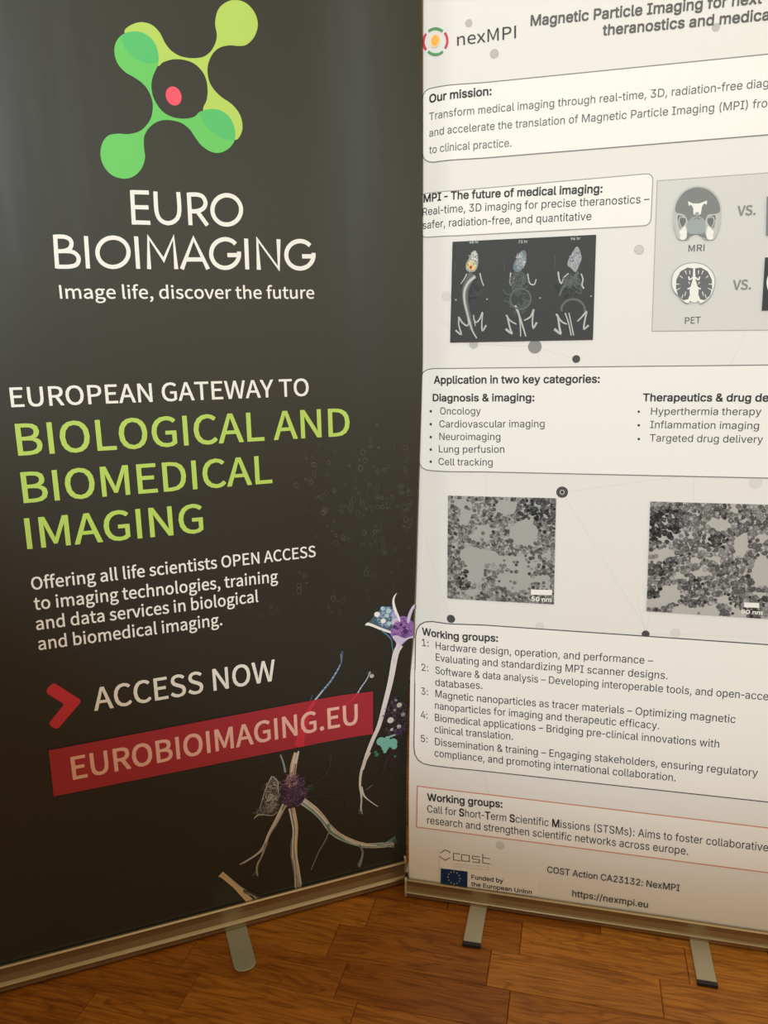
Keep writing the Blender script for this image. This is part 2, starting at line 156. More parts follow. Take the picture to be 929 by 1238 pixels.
  'o': (571, [[285,-11,219,-3,161,23,113,63,77,117,54,183,47,258,54,334,77,401,113,455,161,495,219,521,285,529,353,521,411,495,459,455,494,401,517,334,524,258,517,183,494,117,459,63,411,23,353,-3],[285,64,333,71,372,91,402,122,423,162,435,208,439,258,435,309,423,355,402,395,372,427,333,447,285,454,238,447,200,427,170,395,149,355,137,309,132,258,137,208,149,162,170,122,200,91,238,71]]),
  'p': (584, [[72,-196,72,522,154,522,154,439,163,439,189,476,236,513,271,525,315,529,377,521,431,496,475,456,509,403,530,337,537,260,530,183,509,116,476,62,431,22,377,-3,316,-11,272,-7,237,5,190,43,163,81,156,81,156,-196],[303,64,348,71,385,90,414,121,435,160,447,208,451,261,447,313,435,359,414,399,385,428,348,447,303,454,259,448,222,429,193,400,172,362,159,315,155,261,159,206,172,158,193,119,222,89,259,71]]),
  'q': (584, [[512,-196,428,-196,428,81,421,81,395,43,347,5,313,-7,269,-11,207,-3,153,22,109,62,75,116,54,183,47,260,54,337,75,403,109,456,154,496,208,521,269,529,313,525,348,513,395,476,422,439,430,439,430,522,512,522],[281,64,325,71,362,89,391,119,412,158,425,206,429,261,425,315,412,362,391,400,362,429,326,448,281,454,236,447,199,428,170,399,149,359,137,313,132,261,137,208,149,160,170,121,200,90,237,71]]),
  'r': (357, [[72,0,72,522,154,522,154,442,159,442,179,477,210,505,249,523,293,529,315,529,335,528,335,443,316,446,285,448,250,444,219,433,193,415,173,390,161,360,156,326,156,0]]),
  's': (502, [[250,-11,199,-7,154,5,116,25,85,52,62,87,49,130,129,147,145,109,171,83,206,68,249,62,298,68,336,86,361,111,369,141,364,166,350,187,325,202,292,213,205,234,143,256,99,286,73,327,64,377,71,419,89,456,119,487,158,510,205,524,257,529,307,525,349,513,384,493,411,467,432,435,446,399,369,381,355,409,334,434,302,452,258,458,215,452,180,436,157,412,149,381,155,355,171,335,198,319,236,307,316,288,378,266,421,236,447,196,456,147,449,103,430,65,399,33,358,9,307,-6]]),
  't': (313, [[280,522,280,450,9,450,9,522],[89,648,173,648,173,134,177,105,187,84,206,73,234,69,255,70,278,74,293,2,264,-4,232,-6,172,3,127,29,99,71,89,128]]),
  'u': (564, [[251,-7,201,-2,158,15,122,42,95,81,78,130,72,191,72,522,156,522,156,198,164,144,188,103,226,78,275,69,311,73,343,85,369,105,390,133,403,168,407,210,407,522,491,522,491,0,410,0,410,126,423,126,393,64,354,23,306,1]]),
  'v': (536, [[224,0,24,522,116,522,227,213,257,120,283,29,253,29,279,120,308,213,420,522,511,522,311,0]]),
  'w': (780, [[189,0,31,522,120,522,184,294,212,188,241,57,227,57,255,185,284,294,347,522,436,522,498,294,525,187,553,57,538,57,568,186,597,294,661,522,749,522,591,0,507,0,439,236,419,310,400,386,381,465,400,465,381,386,361,309,341,236,273,0]]),
  'x': (521, [[29,0,236,300,235,235,39,522,138,522,203,420,247,349,285,283,241,283,279,349,321,420,388,522,484,522,287,232,287,295,492,0,395,0,318,117,275,187,238,250,281,250,245,187,204,117,126,0]]),
  'y': (536, [[65,-191,85,-118,98,-120,143,-122,162,-115,179,-102,194,-80,207,-49,224,-2,24,522,116,522,227,213,257,119,283,29,253,29,279,120,308,213,420,522,511,522,281,-80,243,-147,219,-170,192,-187,161,-196,126,-200,89,-197]]),
  'z': (523, [[57,0,57,63,350,440,350,444,66,444,66,522,458,522,458,455,173,83,173,78,466,78,466,0]]),
  '–': (481, [[481,336,481,258,0,258,0,336]]),
  '•': (535, [[267,127,228,132,192,148,161,171,137,202,122,238,117,278,122,318,137,354,161,384,192,408,228,423,267,428,307,423,343,408,374,384,397,354,413,318,418,278,413,238,397,202,374,171,343,148,307,132]]),
 },
}

# ---------------------------------------------------------------- what is printed on each banner, in metres on the banner (u across, v up)
PRINTS = {
 'L': [
  ('cell_outline_pattern', 'faint outlines of tiny cells', [
   ('C',(-0.0808,0.8879),0.00863,0.01294,5,0.00345),
   ('C',(-0.1647,0.8778),0.01317,0.01755,9,0.00351),
   ('C',(-0.0846,0.8484),0.01742,0.00871,6,0.00348),
   ('C',(-0.1025,0.815),0.02343,0.01318,12,0.00351),
   ('C',(-0.0597,0.8101),0.02058,0.01174,10,0.00352),
   ('C',(-0.0336,0.8239),0.01328,0.01774,9,0.00353),
   ('C',(-0.0521,0.7552),0.01789,0.02088,12,0.00357),
   ('C',(-0.007,0.8555),0.01192,0.02095,9,0.00356),
   ('C',(0.0031,0.825),0.01211,0.0244,14,0.00362),
   ('C',(-0.0018,0.783),0.01371,0.02141,10,0.00364),
   ('C',(0.0084,0.9079),0.01496,0.02714,8,0.00357),
   ('C',(-0.0644,0.9339),0.00854,0.00854,3,0.00342),
   ('C',(-0.0148,0.9293),0.00581,0.00581,2,0.00348),
   ('C',(-0.1293,0.7926),0.00592,0.00414,2,0.00355),
   ('C',(-0.1157,0.7555),0.00595,0.0119,4,0.00357),
   ('C',(-0.1548,0.8243),0.01478,0.01773,5,0.00355),
   ('C',(-0.1989,0.6878),0.01516,0.0182,5,0.00363),
   ('C',(-0.1371,0.6337),0.0123,0.02764,6,0.00369),
   ('C',(-0.0468,0.7274),0.009,0.006,3,0.0036),
   ('C',(-0.0147,0.7007),0.0092,0.00766,2,0.00367),
   ('C',(-0.0499,0.881),0.01739,0.01739,6,0.00347),
   ('C',(-0.0949,0.6554),0.03647,0.03647,7,0.00364),
   ('C',(-0.1445,0.7758),0.02085,0.01788,6,0.00358),
   ('C',(-0.1692,0.9156),0.01449,0.01739,4,0.00347),
   ('C',(-0.0648,0.6974),0.01807,0.01807,5,0.00361),
   ('C',(-0.038,0.8324),0.06176,0.1105,11,0.00363),
   ('C',(-0.0909,0.7727),0.07678,0.09249,8,0.00365),
   ('C',(-0.0171,0.7056),0.0254,0.08163,8,0.00378),
   ('C',(-0.1566,0.8385),0.0605,0.0605,7,0.00365),
   ('C',(-0.2944,0.6384),0.09313,0.04613,7,0.00366),
   ('C',(-0.2621,0.3709),0.04986,0.06669,4,0.00395),
   ('C',(-0.5216,0.4572),0.13549,0.0895,6,0.00352),
   ('C',(-0.1349,0.8063),0.09123,0.09123,8,0.00366),
  ]),
  ('molecule_logo', 'light and dark green four-armed cell emblem with a red dot', [
   ('P',[(-0.4275,1.561),(-0.4176,1.5711),(-0.402,1.5768),(-0.3869,1.5745),(-0.3763,1.565),(-0.3701,1.5526),(-0.3614,1.5424),(-0.3477,1.5361),(-0.3303,1.5352),(-0.314,1.5388),(-0.3021,1.5477),(-0.2942,1.5604),(-0.2915,1.5725),(-0.2932,1.587),(-0.2882,1.6051),(-0.2768,1.6167),(-0.2611,1.6229),(-0.2438,1.6205),(-0.2312,1.6087),(-0.227,1.5928),(-0.233,1.5757),(-0.2453,1.563),(-0.2572,1.5594),(-0.2721,1.5588),(-0.2871,1.5546),(-0.2984,1.5457),(-0.3063,1.5324),(-0.3091,1.5202),(-0.3074,1.5054),(-0.3007,1.4939),(-0.2897,1.4842),(-0.2737,1.4748),(-0.2627,1.4617),(-0.2592,1.4464),(-0.2619,1.4338),(-0.2706,1.4238),(-0.2832,1.4276),(-0.3023,1.4418),(-0.3191,1.462),(-0.3131,1.4777),(-0.3107,1.49),(-0.3114,1.505),(-0.317,1.518),(-0.3292,1.5282),(-0.3449,1.5317),(-0.3608,1.5305),(-0.3753,1.525),(-0.3829,1.5193),(-0.3986,1.5236),(-0.4181,1.5477)], 'lime',1,0),
   ('P',[(-0.4438,1.5351),(-0.4391,1.5484),(-0.4293,1.5579),(-0.4153,1.5631),(-0.4001,1.5625),(-0.387,1.5538),(-0.3813,1.5399),(-0.3815,1.5253),(-0.3842,1.5177),(-0.3915,1.5038),(-0.3946,1.4889),(-0.3918,1.4728),(-0.3819,1.4578),(-0.3682,1.4504),(-0.3508,1.4487),(-0.3344,1.4523),(-0.3247,1.4604),(-0.3107,1.4654),(-0.2942,1.4655),(-0.2797,1.4573),(-0.2722,1.4424),(-0.2722,1.4252),(-0.2807,1.4122),(-0.2964,1.4034),(-0.3113,1.404),(-0.3256,1.4124),(-0.3347,1.4242),(-0.3421,1.4344),(-0.3544,1.4427),(-0.3734,1.4452),(-0.3895,1.4416),(-0.4028,1.4317),(-0.4107,1.4191),(-0.4122,1.4039),(-0.4119,1.3887),(-0.4185,1.3731),(-0.4304,1.3618),(-0.4448,1.3574),(-0.4615,1.3611),(-0.4726,1.3731),(-0.4763,1.3894),(-0.4721,1.4061),(-0.4626,1.4171),(-0.4486,1.4207),(-0.4332,1.4212),(-0.4173,1.4261),(-0.4056,1.436),(-0.3977,1.4485),(-0.3945,1.4652),(-0.3975,1.4798),(-0.4058,1.4923),(-0.4189,1.5008),(-0.432,1.5075),(-0.4416,1.5195)], 'green',1,0),
   ('P',[(-0.4293,1.5579),(-0.4153,1.5628),(-0.4001,1.5622),(-0.387,1.5538),(-0.3813,1.5399),(-0.3817,1.5258),(-0.3895,1.5222),(-0.4018,1.5219),(-0.4167,1.5277),(-0.4279,1.5381),(-0.4318,1.5491)], 'teal',1,0),
   ('P',[(-0.3248,1.4592),(-0.3107,1.4651),(-0.2942,1.4652),(-0.2798,1.457),(-0.2726,1.4421),(-0.2729,1.4252),(-0.2801,1.4232),(-0.2966,1.4267),(-0.3141,1.4379),(-0.3222,1.4496)], 'teal',1,0),
   ('D',(-0.3626,1.4797),0.01184, 'pink',1.13),
  ]),
  ('logo_lettering', None, [
   ('S',[(-0.4349,1.3414),(-0.4363,1.2915)],[0.00616], 'white',0,0),
   ('S',[(-0.4351,1.3387),(-0.4102,1.3392)],[0.00616], 'white',0,0),
   ('S',[(-0.4356,1.317),(-0.4124,1.3175)],[0.0062], 'white',0,0),
   ('S',[(-0.436,1.2948),(-0.4114,1.2949)],[0.00623], 'white',0,0),
   ('S',[(-0.4003,1.3412),(-0.401,1.3202),(-0.4001,1.3075),(-0.3951,1.2989),(-0.385,1.2951),(-0.3743,1.2987),(-0.3674,1.3077),(-0.3655,1.3217),(-0.3659,1.3419)],[0.00625], 'white',0,1),
   ('S',[(-0.3497,1.3417),(-0.3502,1.2934)],[0.00638], 'white',0,0),
   ('S',[(-0.3504,1.3389),(-0.3369,1.3395),(-0.3283,1.3366),(-0.3245,1.328),(-0.3285,1.3194),(-0.3385,1.3148),(-0.3497,1.3144)],[0.00638], 'white',0,1),
   ('S',[(-0.3385,1.3148),(-0.3238,1.2938)],[0.00645], 'white',0,0),
   ('S',[(-0.5512,1.2732),(-0.553,1.2247)],[0.00597], 'white',0,0),
   ('S',[(-0.5519,1.2705),(-0.5392,1.2708),(-0.5312,1.2675),(-0.5292,1.2608),(-0.533,1.2535),(-0.5421,1.2501),(-0.5522,1.2499)],[0.00597], 'white',0,1),
   ('S',[(-0.5421,1.2501),(-0.5299,1.2495),(-0.5228,1.2447),(-0.5212,1.2379),(-0.5255,1.2305),(-0.5364,1.2276),(-0.5532,1.2274)],[0.00603], 'white',0,1),
   ('S',[(-0.5077,1.2726),(-0.509,1.2253)],[0.00608], 'white',0,0),
   ('S',[(-0.4345,1.2742),(-0.4352,1.2259)],[0.00627], 'white',0,0),
   ('S',[(-0.4187,1.2257),(-0.4163,1.2738),(-0.3953,1.2397),(-0.3779,1.2748),(-0.3771,1.2263)],[0.00639], 'white',0,0),
   ('S',[(-0.3684,1.2264),(-0.3471,1.2738),(-0.3271,1.227)],[0.00652], 'white',0,0),
   ('S',[(-0.3606,1.2413),(-0.3331,1.2418)],[0.00651], 'white',0,0),
   ('S',[(-0.2804,1.2668),(-0.2851,1.2707),(-0.2909,1.2731),(-0.2972,1.2737),(-0.3035,1.2725),(-0.3095,1.2697),(-0.3145,1.2655),(-0.3182,1.2601),(-0.3203,1.2541),(-0.3206,1.2478),(-0.3191,1.2418),(-0.316,1.2366),(-0.3114,1.2326),(-0.3057,1.2301),(-0.2994,1.2294),(-0.293,1.2304),(-0.287,1.2331),(-0.2818,1.2373),(-0.278,1.2427),(-0.2759,1.2489),(-0.2755,1.2552)],[0.00668], 'white',0,1),
   ('S',[(-0.2948,1.2493),(-0.274,1.2497)],[0.00667], 'white',0,0),
   ('S',[(-0.2629,1.2756),(-0.2635,1.2274)],[0.00671], 'white',0,0),
   ('S',[(-0.2444,1.2272),(-0.2445,1.2751),(-0.2109,1.2292),(-0.2092,1.276)],[0.00684], 'white',0,0),
   ('S',[(-0.1556,1.2673),(-0.1606,1.2711),(-0.1666,1.2734),(-0.1732,1.274),(-0.1798,1.2729),(-0.1859,1.2701),(-0.191,1.2659),(-0.1948,1.2606),(-0.1968,1.2546),(-0.197,1.2484),(-0.1954,1.2425),(-0.192,1.2374),(-0.1871,1.2335),(-0.1811,1.231),(-0.1745,1.2302),(-0.1679,1.2312),(-0.1616,1.2339),(-0.1564,1.2381),(-0.1525,1.2434),(-0.1504,1.2495),(-0.1502,1.2557)],[0.00697], 'white',0,1),
   ('S',[(-0.1701,1.2498),(-0.1485,1.2502)],[0.007], 'white',0,0),
   ('S',[(-0.2686,1.3194),(-0.2703,1.3121),(-0.2743,1.3054),(-0.2802,1.3002),(-0.2874,1.2971),(-0.295,1.2962),(-0.3022,1.2978),(-0.3082,1.3017),(-0.3124,1.3073),(-0.3144,1.3142),(-0.3138,1.3215),(-0.3109,1.3284),(-0.3059,1.3343),(-0.2993,1.3385),(-0.2919,1.3405),(-0.2844,1.3401),(-0.2777,1.3374),(-0.2725,1.3326),(-0.2693,1.3262)],[0.00663], 'white',1,1),
   ('S',[(-0.4476,1.2503),(-0.4494,1.2432),(-0.4536,1.2368),(-0.4596,1.2319),(-0.4669,1.2289),(-0.4745,1.2282),(-0.4816,1.2299),(-0.4875,1.2337),(-0.4916,1.2393),(-0.4933,1.246),(-0.4926,1.2531),(-0.4895,1.2598),(-0.4844,1.2655),(-0.4777,1.2695),(-0.4703,1.2713),(-0.4629,1.2708),(-0.4562,1.2681),(-0.4511,1.2633),(-0.4481,1.257)],[0.00627], 'white',1,1),
  ]),
  ('tagline', None, [
   ('T', 'S', 'Image life, discover the future', 31, -0.5532, 1.1807, -0.1513, 1.1815, 0.0195, 0.02, 'white'),
  ]),
  ('heading_text', None, [
   ('T', 'S', 'EUROPEAN GATEWAY TO',19,-0.6388,1.0196,-0.1671,1.0183,0.02918,0.018, 'white'),
  ]),
  ('heading_text', 'lime green heading', [
   ('T', 'S', 'BIOLOGICAL AND',14,-0.6373,0.9446,-0.0966,0.9451,0.04833,0.02, 'lime'),
  ]),
  ('heading_text', 'lime green heading', [
   ('T', 'S', 'BIOMEDICAL',10,-0.6376,0.8691,-0.2387,0.8698,0.04809,0.02, 'lime'),
  ]),
  ('heading_text', 'lime green heading', [
   ('T', 'S', 'IMAGING',7,-0.6403,0.7941,-0.3625,0.7936,0.0492,0.02, 'lime'),
  ]),
  ('text_line', None, [
   ('T', 'S', 'Offering all life scientists OPEN ACCESS',40,-0.6409,0.7254,-0.1654,0.7271,0.02066,0.024, 'white'),
  ]),
  ('text_line', None, [
   ('T', 'S', 'to imaging technologies, training', 33, -0.6404, 0.6911, -0.2374, 0.6884, 0.02089, 0.024, 'white'),
  ]),
  ('text_line', None, [
   ('T', 'S', 'and data services in biological',31,-0.6413,0.6566,-0.2748,0.6554,0.02111,0.024, 'white'),
  ]),
  ('text_line', None, [
   ('T', 'S', 'and biomedical imaging.',23,-0.6415,0.6216,-0.3412,0.621,0.02132,0.024, 'white'),
  ]),
  ('text_line', None, [
   ('T', 'S', 'ACCESS NOW',10,-0.5666,0.4986,-0.2506,0.4994,0.04083,0.022, 'white'),
  ]),
  ('chevron_arrow', 'red arrowhead', [
   ('P',[(-0.6375,0.5483),(-0.6349,0.5529),(-0.6264,0.5597),(-0.6222,0.5585),(-0.5874,0.5239),(-0.5867,0.52),(-0.5886,0.516),(-0.6244,0.479),(-0.6282,0.4772),(-0.6363,0.4826),(-0.6389,0.4891),(-0.6367,0.493),(-0.6135,0.5186),(-0.615,0.5219),(-0.636,0.5426)], 'red',0,0),
  ]),
  ('neuron_picture', 'large pale nerve cell with a purple centre', [
   ('S',[(-0.2177,0.3443),(-0.2244,0.3194),(-0.2291,0.2903)],[0.00754,0.01011], 'nbase',0,1),
   ('S',[(-0.219,0.3448),(-0.2262,0.3202),(-0.2318,0.2913)],[0.00245,0.0008], 'ntan',0,1),
   ('S',[(-0.2201,0.3454),(-0.2259,0.3201),(-0.2322,0.2914)],[0.00245,0.0008], 'npale',0,1),
   ('S',[(-0.2212,0.3459),(-0.2297,0.3216),(-0.234,0.2921)],[0.00245,0.0008], 'ntan2',0,1),
   ('S',[(-0.2172,0.344),(-0.2241,0.3193),(-0.2289,0.2902)],[0.00245,0.0008], 'ntan',0,1),
   ('S',[(-0.2138,0.3424),(-0.219,0.3172),(-0.2237,0.2883)],[0.00245,0.00081], 'ntan',0,1),
   ('S',[(-0.2192,0.345),(-0.2277,0.3208),(-0.2317,0.2912)],[0.00245,0.0008], 'npale',0,1),
   ('S',[(-0.2181,0.3444),(-0.2246,0.3195),(-0.2316,0.2912)],[0.00245,0.0008], 'ntan2',0,1),
   ('S',[(-0.2152,0.3431),(-0.2223,0.3186),(-0.2262,0.2892)],[0.00245,0.00081], 'ntan',0,1),
   ('S',[(-0.2169,0.3439),(-0.2223,0.3186),(-0.2268,0.2894)],[0.00245,0.00081], 'ntan',0,1),
   ('S',[(-0.2134,0.3471),(-0.2208,0.3224)],[0.0029,0.0051], 'npale',0,1),
   ('S',[(-0.2488,0.3472),(-0.2435,0.3274),(-0.2409,0.3081)],[0.00251,0.00435], 'ncyan',0,1),
   ('F',(-0.2274,0.2651),0.02775,0.0352,420,0.01254,0.00118,['npurp', 'npurp', 'ndeep', 'npurp2', 'ndeep'],1),
   ('F',(-0.2274,0.2651),0.01661,0.02217,260,0.01106,0.00147,['ndeep', 'ndeep', 'npurp'],2),
   ('F',(-0.2291,0.2903),0.01099,0.0165,60,0.01246,0.0011,['npink', 'npurp2'],3),
   ('P',[(-0.2672,0.3065),(-0.2556,0.2963),(-0.2542,0.2733),(-0.2562,0.2318),(-0.2677,0.2232),(-0.2847,0.2293),(-0.3054,0.2268),(-0.2944,0.2412),(-0.2882,0.2625),(-0.2786,0.2828)], 'nsmoke',1,0),
   ('F',(-0.269,0.2692),0.01526,0.03465,170,0.01308,0.00109,['ngrey', 'nsmoke2', 'ngrey2'],4),
   ('F',(-0.2842,0.2387),0.02005,0.01092,60,0.01238,0.00109,['ngrey', 'nsmoke2'],5),
   ('S',[(-0.2672,0.3065),(-0.2784,0.2866),(-0.2871,0.2641),(-0.2935,0.2448)],[0.0018,0.00108], 'ngrey2',0,1),
   ('S',[(-0.3055,0.2257),(-0.2949,0.2318),(-0.2712,0.2233),(-0.2605,0.229)],[0.00181,0.0011], 'ngrey2',0,1),
   ('S',[(-0.2665,0.3056),(-0.2568,0.2929),(-0.2567,0.2663)],[0.0018,0.00109], 'ngrey2',0,1),
   ('S',[(-0.2741,0.2705),(-0.2674,0.2651),(-0.2765,0.2559),(-0.2795,0.2642)],[0.00181,0.00108], 'ngrey2',0,1),
   ('S',[(-0.246,0.2408),(-0.2631,0.2105),(-0.2781,0.1872),(-0.2917,0.1597),(-0.3079,0.1466),(-0.3377,0.1349)],[0.00884,0.00154], 'nbase',0,1),
   ('S',[(-0.2444,0.2395),(-0.2615,0.209),(-0.2771,0.1863),(-0.2908,0.1589),(-0.3073,0.1454),(-0.3374,0.1342)],[0.00287,0.0008], 'ntan',0,1),
   ('S',[(-0.2429,0.2384),(-0.2605,0.2082),(-0.2762,0.1856),(-0.2905,0.1585),(-0.3071,0.1451),(-0.3375,0.1343)],[0.00288,0.0008], 'npale',0,1),
   ('S',[(-0.2445,0.2396),(-0.2625,0.2099),(-0.2773,0.1865),(-0.2909,0.159),(-0.3076,0.146),(-0.3376,0.1347)],[0.00287,0.0008], 'ntan',0,1),
   ('S',[(-0.2433,0.2387),(-0.2597,0.2075),(-0.2761,0.1855),(-0.2902,0.1583),(-0.307,0.1447),(-0.3374,0.1341)],[0.00287,0.0008], 'nsmoke2',0,1),
   ('S',[(-0.2451,0.2401),(-0.2617,0.2092),(-0.277,0.1863),(-0.2909,0.159),(-0.3078,0.1464),(-0.3376,0.1345)],[0.00287,0.0008], 'ntan',0,1),
   ('S',[(-0.2485,0.2429),(-0.2652,0.2123),(-0.2793,0.1882),(-0.2925,0.1606),(-0.3084,0.1475),(-0.338,0.1356)],[0.00287,0.0008], 'npale',0,1),
   ('S',[(-0.2434,0.2387),(-0.261,0.2086),(-0.2765,0.1858),(-0.2899,0.1579),(-0.3074,0.1455),(-0.3373,0.1339)],[0.00287,0.0008], 'ntan',0,1),
   ('S',[(-0.2449,0.24),(-0.2626,0.21),(-0.2772,0.1864),(-0.2914,0.1594),(-0.3076,0.1461),(-0.3376,0.1345)],[0.00287,0.0008], 'nsmoke2',0,1),
   ('S',[(-0.2513,0.2314),(-0.265,0.2063),(-0.2809,0.181),(-0.2912,0.1557),(-0.3098,0.1444),(-0.3309,0.1354)],[0.00221,0.0011], 'npale',0,1),
   ('S',[(-0.2832,0.1687),(-0.295,0.1406),(-0.3034,0.1273),(-0.3063,0.1167),(-0.3057,0.1009)],[0.00154,0.00082], 'ngrey',0,1),
   ('S',[(-0.2824,0.1682),(-0.2951,0.1407),(-0.3031,0.127),(-0.3053,0.1164),(-0.3042,0.1007)],[0.00154,0.00082], 'nsmoke2',0,1),
   ('S',[(-0.2849,0.1699),(-0.2964,0.1417),(-0.3047,0.1283),(-0.3072,0.117),(-0.3074,0.1012)],[0.00154,0.00082], 'ntan',0,1),
   ('S',[(-0.2823,0.168),(-0.2945,0.1402),(-0.3023,0.1264),(-0.3049,0.1163),(-0.3039,0.1006)],[0.00154,0.00082], 'ngrey',0,1),
   ('S',[(-0.285,0.17),(-0.2963,0.1416),(-0.3049,0.1284),(-0.3075,0.1171),(-0.3075,0.1012)],[0.00154,0.00082], 'nsmoke2',0,1),
   ('S',[(-0.2833,0.1688),(-0.2956,0.1411),(-0.3038,0.1276),(-0.3064,0.1168),(-0.3052,0.1008)],[0.00154,0.00082], 'ntan',0,1),
   ('S',[(-0.2842,0.1694),(-0.2909,0.1478),(-0.3008,0.1309),(-0.3062,0.1128),(-0.3154,0.1036)],[0.00185,0.00074], 'ngrey',0,1),
   ('S',[(-0.2317,0.2297),(-0.2281,0.1977),(-0.2268,0.1779),(-0.2303,0.1473),(-0.2302,0.1155),(-0.2272,0.0826),(-0.2263,0.0532)],[0.0095,0.00605], 'nbase',0,1),
   ('S',[(-0.232,0.2297),(-0.228,0.1977),(-0.2264,0.1777),(-0.23,0.1472),(-0.2295,0.1154),(-0.2269,0.0825),(-0.2269,0.0533)],[0.00308,0.00085], 'ntan',0,1),
   ('S',[(-0.2362,0.2299),(-0.2323,0.1981),(-0.2308,0.1789),(-0.2339,0.1483),(-0.2345,0.1162),(-0.2329,0.0834),(-0.233,0.0545)],[0.00308,0.00085], 'npale',0,1),
   ('S',[(-0.2309,0.2296),(-0.2273,0.1977),(-0.2259,0.1776),(-0.2292,0.147),(-0.2292,0.1153),(-0.2255,0.0823),(-0.2247,0.0529)],[0.00309,0.00085], 'ntan',0,1),
   ('S',[(-0.2297,0.2296),(-0.2266,0.1976),(-0.2252,0.1774),(-0.2279,0.1466),(-0.2287,0.1152),(-0.225,0.0822),(-0.2235,0.0526)],[0.00309,0.00085], 'nsmoke2',0,1),
   ('S',[(-0.2273,0.2294),(-0.2232,0.1973),(-0.2227,0.1768),(-0.2256,0.146),(-0.2258,0.1147),(-0.2219,0.0818),(-0.2202,0.052)],[0.00309,0.00085], 'ntan2',0,1),
   ('S',[(-0.2306,0.2296),(-0.2272,0.1977),(-0.226,0.1776),(-0.2286,0.1468),(-0.2292,0.1153),(-0.2261,0.0824),(-0.2245,0.0528)],[0.00309,0.00085], 'ntan',0,1),
   ('S',[(-0.237,0.2299),(-0.2325,0.1981),(-0.2312,0.179),(-0.2342,0.1484),(-0.2355,0.1163),(-0.2333,0.0835),(-0.2326,0.0544)],[0.00308,0.00085], 'npale',0,1),
   ('S',[(-0.2339,0.2298),(-0.2303,0.1979),(-0.228,0.1782),(-0.2325,0.1479),(-0.2322,0.1158),(-0.2297,0.0829),(-0.2287,0.0536)],[0.00308,0.00085], 'ntan',0,1),
   ('S',[(-0.2334,0.2298),(-0.2295,0.1979),(-0.2283,0.1782),(-0.2307,0.1474),(-0.2309,0.1156),(-0.2286,0.0828),(-0.2282,0.0535)],[0.00308,0.00085], 'nsmoke2',0,1),
   ('S',[(-0.2294,0.2295),(-0.2258,0.1975),(-0.2235,0.177),(-0.2276,0.1465),(-0.2269,0.1149),(-0.2234,0.082),(-0.222,0.0523)],[0.00309,0.00085], 'ntan2',0,1),
   ('S',[(-0.2295,0.2295),(-0.2259,0.1976),(-0.2244,0.1772),(-0.2285,0.1468),(-0.2282,0.1151),(-0.2253,0.0823),(-0.224,0.0527)],[0.00309,0.00085], 'ntan',0,1),
   ('S',[(-0.2294,0.2175),(-0.226,0.1816),(-0.2289,0.1469),(-0.2237,0.0977),(-0.22,0.0562)],[0.00223,0.00194], 'npale',0,1),
   ('S',[(-0.2352,0.1643),(-0.238,0.1335),(-0.2355,0.1089),(-0.2319,0.0758)],[0.00226,0.00308], 'nsmoke2',0,1),
   ('S',[(-0.2301,0.1156),(-0.226,0.0826),(-0.2212,0.0513)],[0.00139,0.00085], 'ncyan2',0,1),
   ('S',[(-0.2299,0.1155),(-0.2264,0.0827),(-0.2226,0.0514)],[0.00139,0.00085], 'npale',0,1),
   ('S',[(-0.23,0.1155),(-0.2279,0.0829),(-0.2228,0.0514)],[0.00139,0.00085], 'nsmoke2',0,1),
   ('S',[(-0.231,0.1157),(-0.2291,0.083),(-0.2272,0.0519)],[0.00139,0.00085], 'ncyan2',0,1),
   ('S',[(-0.2322,0.1158),(-0.2315,0.0833),(-0.2311,0.0524)],[0.00139,0.00085], 'npale',0,1),
   ('S',[(-0.2301,0.1155),(-0.2278,0.0829),(-0.2236,0.0515)],[0.00139,0.00085], 'nsmoke2',0,1),
   ('S',[(-0.2332,0.116),(-0.2323,0.0834),(-0.2328,0.0525)],[0.00139,0.00085], 'ncyan2',0,1),
   ('S',[(-0.2321,0.1158),(-0.2312,0.0833),(-0.2322,0.0525)],[0.00139,0.00085], 'npale',0,1),
   ('S',[(-0.209,0.2396),(-0.1867,0.2147),(-0.1695,0.1888),(-0.1521,0.1586),(-0.1305,0.1368),(-0.1046,0.1191),(-0.082,0.1077),(-0.0551,0.1014),(-0.022,0.0951)],[0.01135,0.00394], 'ngrey',0,1),
   ('S',[(-0.2093,0.2392),(-0.1877,0.2138),(-0.171,0.1879),(-0.1528,0.158),(-0.131,0.136),(-0.1048,0.1184),(-0.0821,0.1069),(-0.0551,0.0997),(-0.022,0.094)],[0.00368,0.0009], 'npale',0,1),
   ('S',[(-0.2129,0.2353),(-0.1903,0.2115),(-0.1728,0.1867),(-0.1559,0.1554),(-0.1326,0.1333),(-0.1059,0.1152),(-0.0825,0.1035),(-0.055,0.0962),(-0.0218,0.0904)],[0.00368,0.0009], 'npale',0,1),
   ('S',[(-0.2074,0.2413),(-0.1845,0.2166),(-0.168,0.1898),(-0.1506,0.1598),(-0.1294,0.1388),(-0.1041,0.1205),(-0.0819,0.1093),(-0.0552,0.1042),(-0.0221,0.0972)],[0.00368,0.0009], 'ncyan2',0,1),
   ('S',[(-0.208,0.2407),(-0.1854,0.2159),(-0.1673,0.1902),(-0.1503,0.1601),(-0.1292,0.1391),(-0.1042,0.1204),(-0.0818,0.1102),(-0.0552,0.1035),(-0.0221,0.0974)],[0.00368,0.0009], 'ntan',0,1),
   ('S',[(-0.2102,0.2383),(-0.1881,0.2134),(-0.17,0.1884),(-0.1534,0.1574),(-0.131,0.136),(-0.1051,0.1178),(-0.0821,0.1066),(-0.0551,0.1002),(-0.0219,0.0936)],[0.00368,0.0009], 'ngrey',0,1),
   ('S',[(-0.2085,0.2401),(-0.1868,0.2146),(-0.1693,0.1889),(-0.1513,0.1592),(-0.1301,0.1375),(-0.1045,0.1194),(-0.082,0.1075),(-0.0551,0.1013),(-0.022,0.0954)],[0.00368,0.0009], 'npale',0,1),
